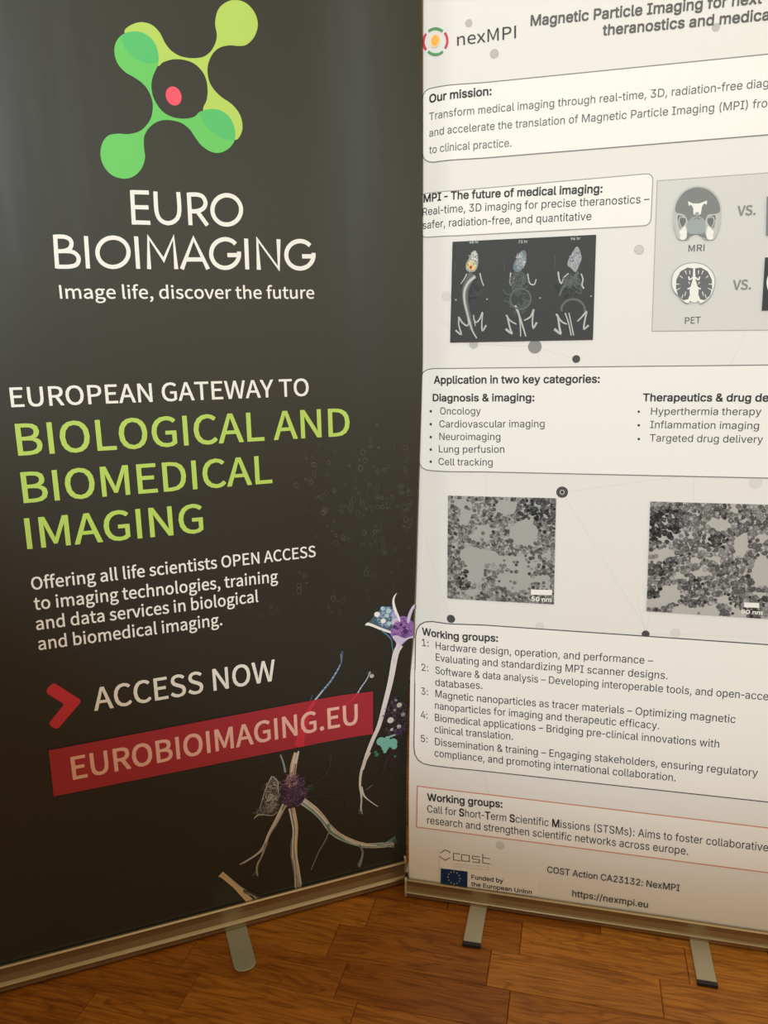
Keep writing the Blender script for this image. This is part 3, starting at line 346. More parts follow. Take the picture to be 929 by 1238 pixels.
   ('S',[(-0.2059,0.2431),(-0.183,0.2181),(-0.1657,0.1912),(-0.1491,0.1611),(-0.1284,0.1404),(-0.1032,0.1233),(-0.0816,0.1118),(-0.0553,0.1064),(-0.0223,0.1001)],[0.00368,0.0009], 'npale',0,1),
   ('S',[(-0.2111,0.2372),(-0.189,0.2126),(-0.1727,0.1867),(-0.154,0.157),(-0.1323,0.1337),(-0.1057,0.1157),(-0.0824,0.1044),(-0.0551,0.0981),(-0.0218,0.0912)],[0.00368,0.0009], 'ncyan2',0,1),
   ('S',[(-0.2115,0.2368),(-0.1897,0.212),(-0.1728,0.1867),(-0.1549,0.1562),(-0.1322,0.1339),(-0.1057,0.116),(-0.0824,0.1037),(-0.055,0.0969),(-0.0218,0.0914)],[0.00368,0.0009], 'ntan',0,1),
   ('S',[(-0.2075,0.2413),(-0.1851,0.2162),(-0.1676,0.19),(-0.1497,0.1606),(-0.1294,0.1386),(-0.1041,0.1208),(-0.0818,0.1097),(-0.0552,0.1039),(-0.0222,0.0983)],[0.00368,0.0009], 'ngrey',0,1),
   ('S',[(-0.2111,0.2373),(-0.1894,0.2122),(-0.1728,0.1867),(-0.1547,0.1564),(-0.1317,0.1347),(-0.1055,0.1164),(-0.0824,0.1039),(-0.0551,0.0984),(-0.0218,0.0915)],[0.00368,0.0009], 'npale',0,1),
   ('S',[(-0.2079,0.2408),(-0.1862,0.2151),(-0.1681,0.1897),(-0.151,0.1595),(-0.13,0.1377),(-0.1042,0.1204),(-0.0819,0.1092),(-0.0552,0.1022),(-0.022,0.0957)],[0.00368,0.0009], 'npale',0,1),
   ('S',[(-0.2112,0.2371),(-0.1894,0.2123),(-0.1722,0.1871),(-0.1548,0.1563),(-0.1322,0.1339),(-0.1059,0.1152),(-0.0824,0.1043),(-0.0551,0.0981),(-0.0218,0.091)],[0.00368,0.0009], 'ncyan2',0,1),
   ('S',[(-0.2058,0.2311),(-0.1799,0.2013),(-0.1592,0.1683),(-0.1433,0.1442),(-0.1159,0.1229)],[0.00299,0.00198], 'ncyan2',0,1),
   ('S',[(-0.1986,0.2324),(-0.1761,0.2082),(-0.1571,0.1758),(-0.1339,0.1478),(-0.1045,0.1251),(-0.0857,0.1149)],[0.00225,0.0016], 'ntan',0,1),
   ('S',[(-0.1597,0.1776),(-0.1555,0.1613),(-0.1406,0.1451),(-0.1262,0.1331)],[0.003,0.00086], 'ncyan2',0,1),
   ('S',[(-0.1632,0.1771),(-0.1584,0.1595),(-0.1417,0.1434),(-0.1272,0.1312)],[0.003,0.00087], 'nsmoke2',0,1),
   ('S',[(-0.1621,0.1772),(-0.1574,0.1601),(-0.1414,0.1438),(-0.127,0.1316)],[0.003,0.00086], 'ncyan2',0,1),
   ('S',[(-0.1601,0.1775),(-0.1559,0.1611),(-0.1402,0.1457),(-0.1263,0.1329)],[0.003,0.00086], 'nsmoke2',0,1),
   ('S',[(-0.1584,0.1778),(-0.1553,0.1615),(-0.14,0.146),(-0.1262,0.1331)],[0.003,0.00086], 'ncyan2',0,1),
   ('S',[(-0.1621,0.1772),(-0.1578,0.1598),(-0.1411,0.1443),(-0.1269,0.1318)],[0.003,0.00086], 'nsmoke2',0,1),
   ('S',[(-0.0593,0.1046),(-0.0384,0.1036),(-0.0188,0.1118)],[0.00126,0.0009], 'ncyan2',0,1),
   ('S',[(-0.0592,0.1039),(-0.0381,0.1019),(-0.0177,0.1085)],[0.00126,0.0009], 'nsmoke2',0,1),
   ('S',[(-0.0589,0.1014),(-0.0369,0.0967),(-0.014,0.0975)],[0.00126,0.0009], 'ngrey',0,1),
   ('S',[(-0.0591,0.1037),(-0.0382,0.1024),(-0.0179,0.1091)],[0.00126,0.0009], 'ncyan2',0,1),
   ('S',[(-0.0591,0.1032),(-0.0378,0.1006),(-0.0166,0.1053)],[0.00126,0.0009], 'ncyan2',0,1),
   ('S',[(-0.0589,0.1012),(-0.0368,0.0965),(-0.0139,0.0973)],[0.00126,0.0009], 'nsmoke2',0,1),
   ('S',[(-0.059,0.102),(-0.0373,0.0987),(-0.0155,0.1019)],[0.00126,0.0009], 'ngrey',0,1),
   ('S',[(-0.0592,0.1045),(-0.0386,0.1045),(-0.0191,0.1127)],[0.00126,0.0009], 'ncyan2',0,1),
   ('S',[(-0.0475,0.098),(-0.0219,0.0871)],[0.00106,0.0009], 'ncyan2',0,1),
   ('S',[(-0.0473,0.1011),(-0.0214,0.0947)],[0.00106,0.0009], 'npale',0,1),
   ('S',[(-0.0474,0.099),(-0.0218,0.0898)],[0.00106,0.0009], 'ncyan2',0,1),
   ('S',[(-0.0473,0.1009),(-0.0214,0.0947)],[0.00106,0.0009], 'npale',0,1),
   ('S',[(-0.0964,0.1136),(-0.09,0.0955),(-0.0934,0.0799),(-0.1002,0.0673)],[0.00399,0.00645], 'nsmoke2',0,1),
   ('S',[(-0.0895,0.0931),(-0.0938,0.0778),(-0.0991,0.0633)],[0.00125,0.00089], 'nblue',0,1),
   ('S',[(-0.0889,0.0929),(-0.092,0.0766),(-0.0977,0.0621)],[0.00125,0.00089], 'ngrey',0,1),
   ('S',[(-0.089,0.0929),(-0.0917,0.0764),(-0.0986,0.0629)],[0.00125,0.00089], 'ncyan2',0,1),
   ('S',[(-0.0898,0.0933),(-0.0935,0.0776),(-0.1,0.064)],[0.00125,0.00089], 'nblue',0,1),
   ('S',[(-0.0902,0.0936),(-0.0935,0.0776),(-0.1013,0.0651)],[0.00125,0.00089], 'ngrey',0,1),
   ('S',[(-0.0894,0.0931),(-0.093,0.0773),(-0.098,0.0624)],[0.00125,0.00089], 'ncyan2',0,1),
   ('S',[(-0.0886,0.0927),(-0.0917,0.0764),(-0.0966,0.0612)],[0.00125,0.00089], 'nblue',0,1),
   ('S',[(-0.1594,0.1604),(-0.1674,0.1425),(-0.1829,0.1186),(-0.1988,0.0846)],[0.00348,0.00233], 'nsmoke2',0,1),
   ('S',[(-0.198,0.2466),(-0.1784,0.2454),(-0.1533,0.2359),(-0.1278,0.2287),(-0.119,0.2139),(-0.1269,0.198),(-0.1512,0.1862)],[0.00149,0.00135], 'nsmoke',0,1),
   ('S',[(-0.1496,0.3297),(-0.1517,0.3072),(-0.1625,0.2866),(-0.1809,0.2735),(-0.1972,0.2676)],[0.00186,0.00186], 'nsmoke',0,1),
   ('F',(-0.1938,0.2649),0.0097,0.0082,26,0.00895,0.00112,['nsmoke', 'ngreen'],10),
   ('S',[(-0.1247,0.5306),(-0.1236,0.5178),(-0.1305,0.5022),(-0.1461,0.4789),(-0.1613,0.4632),(-0.1787,0.4445)],[0.00245,0.00502], 'nblue',0,1),
   ('S',[(-0.125,0.5324),(-0.1229,0.5195),(-0.1295,0.5039),(-0.145,0.4805),(-0.1598,0.4648),(-0.1776,0.4461)],[0.00105,0.00215], 'npale',0,1),
   ('S',[(-0.1253,0.5071),(-0.1243,0.5234),(-0.1228,0.5378)],[0.00078,0.00077], 'nblue',0,1),
   ('S',[(-0.1255,0.5071),(-0.1234,0.5232),(-0.1211,0.5374)],[0.00078,0.00077], 'nsmoke',0,1),
   ('S',[(-0.1262,0.5072),(-0.1254,0.5236),(-0.1248,0.5384)],[0.00078,0.00077], 'nsmoke',0,1),
   ('S',[(-0.125,0.507),(-0.1221,0.5228),(-0.1201,0.5371)],[0.00078,0.00077], 'nblue',0,1),
   ('S',[(-0.1262,0.5072),(-0.1263,0.5239),(-0.1278,0.5392)],[0.00078,0.00077], 'nsmoke',0,1),
   ('S',[(-0.125,0.507),(-0.1232,0.5231),(-0.1207,0.5373)],[0.00078,0.00077], 'nsmoke',0,1),
   ('S',[(-0.0697,0.4912),(-0.0756,0.4761),(-0.0852,0.462),(-0.0947,0.4473)],[0.00178,0.00361], 'nblue',0,1),
   ('S',[(-0.07,0.4905),(-0.0766,0.4747),(-0.0859,0.4614),(-0.094,0.448)],[0.00107,0.0018], 'npale',0,1),
   ('D',(-0.0667,0.4812),0.0043, 'ngrey2',1.0),
   ('F',(-0.068,0.4903),0.00713,0.00785,16,0.00642,0.00089,['nsmoke', 'ngrey'],12),
   ('S',[(-0.1817,0.4578),(-0.1863,0.4477)],[0.00107,0.00107], 'nblue',0,1),
   ('S',[(-0.1515,0.3326),(-0.1541,0.3065)],[0.00186,0.00149], 'nsmoke',0,1),
  ]),
  ('neuron_picture', 'smaller nerve cell with blue and violet body and long tail', [
   ('P',[(-0.0778,0.5865),(-0.0679,0.5958),(-0.0607,0.6044),(-0.0508,0.6158),(-0.0395,0.6219),(-0.0269,0.6203),(-0.0185,0.6077),(-0.013,0.5913),(-0.0131,0.5768),(-0.0303,0.5689),(-0.05,0.5772)], 'nbody',0,0),
   ('F',(-0.037,0.5999),0.01908,0.01908,300,0.00877,0.00204,['nblue2', 'ncyan3', 'nblue3', 'nlil'],20),
   ('D',(-0.034,0.6118),0.00496, 'nbright',1.0),
   ('D',(-0.0377,0.603),0.00408, 'nbright',1.0),
   ('D',(-0.0337,0.5868),0.00441, 'nbright',1.0),
   ('D',(-0.0444,0.5928),0.00467, 'nwhite',1.0),
   ('D',(-0.0558,0.6064),0.00522, 'nwhite',1.0),
   ('D',(-0.0452,0.6177),0.00406, 'nbright',1.0),
   ('D',(-0.0223,0.5898),0.0074, 'nlil2',1.0),
   ('D',(-0.0243,0.6036),0.00587, 'nlil',1.0),
   ('P',[(-0.0331,0.5707),(-0.0245,0.5808),(-0.0129,0.5982),(-0.0042,0.5989),(0.0045,0.5935),(0.0149,0.5802),(0.0166,0.5551),(0.0031,0.552),(-0.0101,0.5407),(-0.0188,0.5463),(-0.0275,0.5563)], 'nvio',1,0),
   ('F',(-0.0095,0.5734),0.01663,0.01969,340,0.00903,0.0018,['nvio2', 'nvio3', 'nvio', 'nmag', 'ndeep2'],21),
   ('D',(-0.0231,0.5791),0.00386, 'ndeep2',1.0),
   ('D',(-0.0029,0.5682),0.00545, 'ndeep2',1.0),
   ('D',(-0.0109,0.5827),0.00298, 'ndeep2',1.0),
   ('D',(-0.0044,0.576),0.00271, 'ndeep2',1.0),
   ('P',[(-0.018,0.6467),(-0.0238,0.6411),(-0.027,0.6323),(-0.0268,0.6233),(-0.0242,0.6111),(-0.0186,0.5986),(-0.0151,0.5892),(-0.0123,0.5913),(-0.0143,0.5998),(-0.0185,0.6107),(-0.0219,0.623),(-0.0232,0.6321),(-0.0217,0.6395)], 'nwhite',1,0),
   ('P',[(-0.0778,0.5861),(-0.0742,0.5909),(-0.068,0.5897),(-0.0499,0.5802),(-0.0331,0.5722),(-0.0303,0.5674),(-0.036,0.5686),(-0.05,0.5749),(-0.0695,0.5845)], 'nwhite',1,0),
   ('P',[(0.0159,0.6211),(0.0106,0.6172),(0.0046,0.6072),(0.0013,0.5969),(0.0004,0.5863),(0.0045,0.5859),(0.0083,0.5992),(0.0128,0.6109),(0.0166,0.615)], 'nlil2',1,0),
   ('P',[(-0.0275,0.5594),(-0.0189,0.5618),(-0.0043,0.5543),(0.0165,0.559),(0.0166,0.5543),(0.0046,0.5526),(-0.0057,0.5466),(-0.013,0.5379),(-0.0187,0.5242),(-0.0221,0.5065),(-0.0261,0.5069),(-0.0245,0.5279),(-0.0203,0.5448)], 'nlil2',1,0),
   ('S',[(-0.0472,0.5732),(-0.0332,0.5599),(-0.0289,0.5487),(-0.0267,0.5281)],[0.00206,0.00151], 'nblue2',0,1),
   ('S',[(-0.0493,0.5748),(-0.0374,0.5633),(-0.031,0.5551)],[0.00205,0.00149], 'nblue2',0,1),
   ('S',[(-0.0122,0.5413),(-0.0213,0.5236),(-0.0303,0.4677),(-0.0419,0.4148),(-0.0522,0.373),(-0.0648,0.3435),(-0.0766,0.314),(-0.0873,0.2806)],[0.01223,0.00695], 'nwhite2',0,1),
   ('S',[(-0.0716,0.3163),(-0.0821,0.2966),(-0.0898,0.2745),(-0.0925,0.2473),(-0.09,0.2229),(-0.0915,0.1893)],[0.00693,0.00314], 'npale',0,1),
   ('S',[(-0.0896,0.2427),(-0.0851,0.2237),(-0.0759,0.2107),(-0.0554,0.1904)],[0.00467,0.00119], 'npale',0,1),
   ('S',[(-0.0793,0.2343),(-0.066,0.242)],[0.00196,0.00157], 'nsmoke2',0,1),
   ('S',[(-0.0889,0.2186),(-0.0896,0.1987),(-0.0882,0.1814)],[0.00086,0.00087], 'ngrey',0,1),
   ('S',[(-0.091,0.2191),(-0.0933,0.1998),(-0.0964,0.1839)],[0.00086,0.00086], 'ncyan2',0,1),
   ('S',[(-0.0896,0.2188),(-0.0906,0.199),(-0.0913,0.1823)],[0.00086,0.00086], 'npale',0,1),
   ('S',[(-0.0894,0.2187),(-0.0899,0.1988),(-0.0911,0.1823)],[0.00086,0.00086], 'ngrey',0,1),
   ('S',[(-0.0893,0.2187),(-0.0896,0.1987),(-0.0892,0.1817)],[0.00086,0.00087], 'ncyan2',0,1),
   ('S',[(-0.0338,0.2988),(-0.045,0.2647),(-0.0526,0.2503)],[0.00237,0.00158], 'ndim',0,1),
   ('F',(-0.0337,0.2825),0.0199,0.0319,60,0.01192,0.00119,['ndim', 'ndim2'],23),
  ]),
  ('cell_cluster_picture', 'speckled cell cluster with turquoise blobs', [
   ('F',(-0.018,0.3835),0.02416,0.04118,260,0.01008,0.00193,['ndim', 'ndim2', 'ndim', 'npurp'],30),
   ('D',(-0.0292,0.3805),0.00654, 'npale',1.0),
   ('D',(-0.0121,0.4118),0.00537, 'ngrey2',1.0),
   ('D',(-0.0035,0.3892),0.00469, 'ngrey',1.0),
   ('D',(-0.0116,0.3631),0.00471, 'ngrey2',1.0),
   ('D',(-0.0262,0.3592),0.0035, 'ngrey2',1.0),
   ('D',(-0.0189,0.4235),0.00265, 'ngrey',1.0),
   ('D',(-0.0213,0.402),0.00306, 'ngrey',1.0),
   ('D',(-0.0391,0.3309),0.01172, 'turq',1.0),
   ('D',(-0.0483,0.3366),0.00929, 'turq',1.0),
   ('D',(-0.0242,0.3281),0.01026, 'turq',1.0),
   ('D',(-0.039,0.3208),0.00783, 'turq',1.0),
   ('D',(-0.0397,0.312),0.00392, 'turq',1.0),
   ('D',(-0.0203,0.3192),0.00634, 'turq',1.0),
   ('D',(-0.0567,0.3082),0.00467, 'turqd',1.0),
   ('D',(-0.0597,0.3147),0.0031, 'turqd',1.0),
   ('D',(-0.0355,0.3403),0.00545, 'turq',1.0),
   ('D',(-0.0185,0.2964),0.00279, 'turqd',1.0),
   ('S',[(-0.0337,0.3428),(-0.0179,0.3464)],[0.00467,0.00393], 'turq2',0,1),
   ('F',(-0.0099,0.3539),0.01186,0.01186,30,0.0079,0.00197,['npurp', 'ndeep2'],31),
  ]),
  ('neuron_fragment', 'short beige nerve fibre stub', [
   ('S',[(-0.3738,0.1244),(-0.3556,0.1005),(-0.3348,0.0733),(-0.3206,0.0483)],[0.00926,0.00655], 'ntan',0,1),
   ('S',[(-0.371,0.1272),(-0.3526,0.1036),(-0.3319,0.0758),(-0.3172,0.0505)],[0.00301,0.0012], 'ntan2',0,1),
   ('S',[(-0.3748,0.1233),(-0.3559,0.1002),(-0.3349,0.0732),(-0.3216,0.0477)],[0.003,0.0012], 'ntan',0,1),
   ('S',[(-0.3738,0.1244),(-0.3554,0.1007),(-0.3349,0.0733),(-0.3208,0.0482)],[0.003,0.0012], 'ntan2',0,1),
   ('S',[(-0.3761,0.122),(-0.3581,0.098),(-0.3381,0.0705),(-0.3241,0.046)],[0.003,0.0012], 'ntan2',0,1),
   ('S',[(-0.3712,0.127),(-0.3528,0.1034),(-0.3324,0.0754),(-0.3174,0.0504)],[0.00301,0.0012], 'ntan',0,1),
   ('S',[(-0.3722,0.126),(-0.354,0.1022),(-0.3332,0.0747),(-0.3183,0.0498)],[0.00301,0.0012], 'ntan2',0,1),
   ('S',[(-0.3735,0.1247),(-0.3549,0.1013),(-0.3338,0.0742),(-0.3202,0.0486)],[0.00301,0.0012], 'ntan2',0,1),
   ('S',[(-0.3707,0.1276),(-0.3526,0.1036),(-0.3315,0.0762),(-0.3159,0.0514)],[0.00301,0.0012], 'ntan',0,1),
   ('S',[(-0.3737,0.1255),(-0.3533,0.0981),(-0.3249,0.0716),(-0.3074,0.049)],[0.0042,0.00219], 'ntan',0,1),
   ('S',[(-0.3602,0.1058),(-0.3399,0.0714),(-0.3261,0.0488)],[0.00424,0.00435], 'ntan2',0,1),
   ('S',[(-0.3343,0.0778),(-0.3176,0.064),(-0.3034,0.0493)],[0.00168,0.00121], 'nsmoke2',0,1),
   ('S',[(-0.3355,0.0753),(-0.3204,0.0594),(-0.31,0.0414)],[0.00168,0.00121], 'ndim',0,1),
   ('S',[(-0.3346,0.0773),(-0.3176,0.064),(-0.3045,0.048)],[0.00168,0.00121], 'nsmoke',0,1),
   ('S',[(-0.3352,0.076),(-0.3189,0.0619),(-0.3081,0.0436)],[0.00168,0.00121], 'nsmoke2',0,1),
   ('S',[(-0.3342,0.0782),(-0.3166,0.0656),(-0.3021,0.0509)],[0.00168,0.00121], 'ndim',0,1),
   ('S',[(-0.3341,0.0782),(-0.3161,0.0664),(-0.3002,0.0531)],[0.00168,0.00121], 'nsmoke',0,1),
   ('S',[(-0.3352,0.076),(-0.3188,0.062),(-0.3071,0.0449)],[0.00168,0.00121], 'nsmoke2',0,1),
   ('S',[(-0.3337,0.0791),(-0.3159,0.0666),(-0.3002,0.0532)],[0.00168,0.00121], 'ndim',0,1),
   ('S',[(-0.378,0.1199),(-0.3696,0.1288)],[0.0042,0.00158], 'ntan2',0,1),
  ]),
  ('web_address_band', 'translucent red strip', [
   ('P',[(-0.6446,0.4413),(-0.0645,0.4483),(-0.0646,0.3559),(-0.6455,0.3544)], 'band',0,0),
   ('S',[(-0.1787,0.4445),(-0.1887,0.4298),(-0.1963,0.4129),(-0.2063,0.3817),(-0.2125,0.3569)],[0.00502,0.01815], 'band2',0,1),
   ('S',[(-0.0947,0.4473),(-0.1028,0.4378),(-0.1187,0.4268)],[0.00325,0.00181], 'band2',0,1),
  ]),
  ('web_address_text', None, [
   ('T', 'S', 'EUROBIOIMAGING.EU',17,-0.6124,0.379,-0.0946,0.3826,0.04185,0.03, 'bandtx'),
  ]),
 ],
 'R': [
  ('network_pattern', 'faint lines and grey dots', [
   ('S',[(0.1326,1.1007),(0.1851,1.0976),(0.2366,1.0945)],[0.00099], 'gline',0,0),
   ('S',[(0.2366,1.0945),(0.2712,1.0837),(0.3054,1.0729)],[0.00096], 'gline',0,0),
   ('S',[(0.2366,1.0945),(0.2425,1.078),(0.2484,1.0613)],[0.00096], 'gline',0,0),
   ('S',[(0.0696,1.1455),(0.1017,1.1229),(0.1326,1.1007)],[0.00103], 'gline',0,0),
   ('S',[(0.2888,0.8453),(0.2045,0.7641),(0.1154,0.6783)],[0.001], 'gline',0,0),
   ('S',[(0.2888,0.8453),(0.3665,0.7215),(0.445,0.5965)],[0.001], 'gline',0,0),
   ('S',[(0.2888,0.8453),(0.4572,0.8731),(0.6145,0.899)],[0.001], 'gline',0,0),
   ('S',[(0.2888,0.8453),(0.2973,0.9612),(0.3054,1.0729)],[0.001], 'gline',0,0),
   ('S',[(0.0923,0.5998),(0.0598,0.6982),(0.0268,0.7955)],[0.00113], 'gline',0,0),
   ('S',[(0.0923,0.5998),(0.1393,0.5283),(0.1864,0.4564)],[0.00113], 'gline',0,0),
   ('S',[(0.5034,0.8762),(0.5035,0.853),(0.5036,0.8297)],[0.00094], 'gline',0,0),
   ('S',[(0.4395,0.5961),(0.4431,0.6201),(0.4468,0.6439)],[0.00102], 'gline',0,0),
   ('S',[(0.4395,0.5961),(0.4302,0.6307),(0.421,0.665)],[0.00102], 'gline',0,0),
   ('S',[(0.4395,0.5961),(0.54,0.6005),(0.6369,0.6047)],[0.00102], 'gline',0,0),
   ('S',[(0.1559,0.8939),(0.1555,0.8642),(0.155,0.8342)],[0.00103], 'gline',0,0),
   ('S',[(0.5689,1.1192),(0.5582,1.0899),(0.5474,1.0602)],[0.00087], 'gline',0,0),
   ('S',[(0.1905,0.1406),(0.3274,0.1895),(0.4569,0.2358)],[0.0012], 'gline',0,0),
   ('S',[(0.1905,0.1406),(0.1403,0.3756),(0.0923,0.5998)],[0.0012], 'gline',0,0),
   ('D',(0.1216,1.6025),0.00581, 'gdot1',1.0),
   ('D',(0.1629,1.5538),0.00708, 'gdot1',1.0),
   ('D',(0.4931,1.557),0.00574, 'gdot1',1.0),
   ('D',(0.1326,1.1007),0.00777, 'gdot1',1.0),
   ('D',(0.2366,1.0945),0.01142, 'gdot2',1.0),
   ('D',(0.3054,1.0729),0.00651, 'gdot3',1.0),
   ('D',(0.398,1.2437),0.00738, 'gdot0',1.0),
   ('D',(0.2888,0.8453),0.01004, 'gdot3',1.0),
   ('D',(0.4395,0.5953),0.00671, 'gdot3',1.0),
   ('D',(0.1905,0.1406),0.00857, 'gdot0',1.0),
   ('D',(0.2563,0.5969),0.00764, 'gdot5',1.0),
   ('D',(0.4886,0.6013),0.00862, 'gdot5',1.0),
   ('D',(0.598,0.87),0.01049, 'gdot5',1.0),
   ('D',(0.0848,1.1823),0.00854, 'gdot5',1.0),
   ('S',[(0.2925,0.8454),(0.292,0.8434),(0.2907,0.842),(0.2889,0.8415),(0.2871,0.8419),(0.2857,0.8433),(0.2852,0.8452),(0.2856,0.8471),(0.2869,0.8485),(0.2887,0.8491),(0.2906,0.8486),(0.2919,0.8473)],[0.00115], 'gdot0',1,1),
   ('S',[(0.4051,1.2433),(0.4044,1.2398),(0.4019,1.2373),(0.3984,1.2365),(0.3948,1.2376),(0.392,1.2404),(0.3909,1.244),(0.3917,1.2475),(0.3942,1.25),(0.3977,1.2508),(0.4013,1.2496),(0.404,1.2469)],[0.00102], 'gdot1',1,1),
  ]),
  ('comparison_panel', 'pale grey panel comparing scan types', [
   ('P',[(0.4205,1.3461),(0.5806,1.347),(0.7002,1.3477),(0.7168,1.1116),(0.5983,1.1134),(0.4241,1.1156)], 'panel',0,1),
   ('S',[(0.4205,1.3461),(0.5806,1.347),(0.7002,1.3477),(0.7168,1.1116),(0.5983,1.1134),(0.4241,1.1156)],[0.00111], 'panell',1,0),
  ]),
  ('mission_box', None, [
   ('P',[(0.0423,1.5),(0.0437,1.5076),(0.0477,1.5127),(0.0542,1.5153),(0.0633,1.5153),(0.1482,1.5128),(0.2291,1.5128),(0.3075,1.5128),(0.3836,1.5128),(0.4574,1.5128),(0.5291,1.5128),(0.5987,1.5129),(0.6664,1.5129),(0.6731,1.5119),(0.6781,1.509),(0.6815,1.5042),(0.6833,1.4974),(0.6845,1.4875),(0.6857,1.4776),(0.687,1.4677),(0.6882,1.4578),(0.6894,1.4478),(0.6907,1.4378),(0.6919,1.4277),(0.6931,1.4177),(0.693,1.4107),(0.6908,1.4057),(0.6864,1.4027),(0.6798,1.4017),(0.6107,1.4013),(0.5395,1.401),(0.4662,1.4007),(0.3907,1.4003),(0.3129,1.3999),(0.2326,1.3996),(0.1498,1.3992),(0.0628,1.4006),(0.0536,1.4025),(0.0469,1.4065),(0.043,1.4125),(0.0417,1.4206),(0.0418,1.4306),(0.0419,1.4406),(0.0419,1.4506),(0.042,1.4606),(0.0421,1.4705),(0.0422,1.4803),(0.0422,1.4902)], 'boxw',0,1),
   ('S',[(0.0423,1.5),(0.0437,1.5076),(0.0477,1.5127),(0.0542,1.5153),(0.0633,1.5153),(0.1482,1.5128),(0.2291,1.5128),(0.3075,1.5128),(0.3836,1.5128),(0.4574,1.5128),(0.5291,1.5128),(0.5987,1.5129),(0.6664,1.5129),(0.6731,1.5119),(0.6781,1.509),(0.6815,1.5042),(0.6833,1.4974),(0.6845,1.4875),(0.6857,1.4776),(0.687,1.4677),(0.6882,1.4578),(0.6894,1.4478),(0.6907,1.4378),(0.6919,1.4277),(0.6931,1.4177),(0.693,1.4107),(0.6908,1.4057),(0.6864,1.4027),(0.6798,1.4017),(0.6107,1.4013),(0.5395,1.401),(0.4662,1.4007),(0.3907,1.4003),(0.3129,1.3999),(0.2326,1.3996),(0.1498,1.3992),(0.0628,1.4006),(0.0536,1.4025),(0.0469,1.4065),(0.043,1.4125),(0.0417,1.4206),(0.0418,1.4306),(0.0419,1.4406),(0.0419,1.4506),(0.042,1.4606),(0.0421,1.4705),(0.0422,1.4803),(0.0422,1.4902)],[0.00154], 'bline',1,0),
  ]),
  ('mpi_box', None, [
   ('P',[(0.0364,1.3418),(0.0373,1.347),(0.04,1.3507),(0.0443,1.3527),(0.0504,1.3531),(0.0992,1.3516),(0.1448,1.3525),(0.1896,1.3533),(0.2336,1.3542),(0.277,1.3551),(0.3196,1.3559),(0.3615,1.3567),(0.4027,1.3575),(0.4075,1.357),(0.411,1.355),(0.4131,1.3516),(0.4138,1.3468),(0.4138,1.3399),(0.4138,1.333),(0.4138,1.3261),(0.4138,1.3191),(0.4139,1.3122),(0.4139,1.3052),(0.4139,1.2982),(0.4139,1.2912),(0.4132,1.2863),(0.4111,1.2828),(0.4076,1.2807),(0.4026,1.28),(0.3613,1.28),(0.3193,1.2801),(0.2766,1.2801),(0.2333,1.2801),(0.1892,1.2801),(0.1443,1.2801),(0.0988,1.2802),(0.05,1.282),(0.0438,1.2831),(0.0395,1.2856),(0.0369,1.2896),(0.036,1.2949),(0.0361,1.3008),(0.0361,1.3067),(0.0362,1.3126),(0.0362,1.3185),(0.0363,1.3243),(0.0363,1.3302),(0.0364,1.336)], 'boxw',0,1),
   ('S',[(0.0364,1.3418),(0.0373,1.347),(0.04,1.3507),(0.0443,1.3527),(0.0504,1.3531),(0.0992,1.3516),(0.1448,1.3525),(0.1896,1.3533),(0.2336,1.3542),(0.277,1.3551),(0.3196,1.3559),(0.3615,1.3567),(0.4027,1.3575),(0.4075,1.357),(0.411,1.355),(0.4131,1.3516),(0.4138,1.3468),(0.4138,1.3399),(0.4138,1.333),(0.4138,1.3261),(0.4138,1.3191),(0.4139,1.3122),(0.4139,1.3052),(0.4139,1.2982),(0.4139,1.2912),(0.4132,1.2863),(0.4111,1.2828),(0.4076,1.2807),(0.4026,1.28),(0.3613,1.28),(0.3193,1.2801),(0.2766,1.2801),(0.2333,1.2801),(0.1892,1.2801),(0.1443,1.2801),(0.0988,1.2802),(0.05,1.282),(0.0438,1.2831),(0.0395,1.2856),(0.0369,1.2896),(0.036,1.2949),(0.0361,1.3008),(0.0361,1.3067),(0.0362,1.3126),(0.0362,1.3185),(0.0363,1.3243),(0.0363,1.3302),(0.0364,1.336)],[0.00144], 'bline2',1,0),
  ]),
  ('application_box', None, [
   ('P',[(0.0341,1.0362),(0.0361,1.0465),(0.0411,1.0538),(0.0493,1.0582),(0.0606,1.0597),(0.1514,1.0598),(0.2379,1.0596),(0.3217,1.0595),(0.4031,1.0594),(0.482,1.0592),(0.5587,1.0591),(0.6331,1.059),(0.7055,1.0589),(0.7138,1.0576),(0.72,1.0538),(0.7241,1.0475),(0.7263,1.0386),(0.7283,1.0213),(0.7302,1.004),(0.7322,0.9866),(0.7342,0.9691),(0.7362,0.9515),(0.7382,0.9338),(0.7402,0.916),(0.7422,0.8982),(0.7421,0.8889),(0.7393,0.8823),(0.7338,0.8783),(0.7257,0.877),(0.6506,0.8772),(0.5733,0.8774),(0.4938,0.8776),(0.4118,0.8778),(0.3273,0.878),(0.2402,0.8782),(0.1504,0.8784),(0.0556,0.877),(0.0441,0.8779),(0.036,0.8821),(0.0313,0.8895),(0.0299,0.9002),(0.0305,0.9175),(0.031,0.9347),(0.0315,0.9519),(0.0321,0.9689),(0.0326,0.9859),(0.0331,1.0027),(0.0336,1.0195)], 'boxw2',0,1),
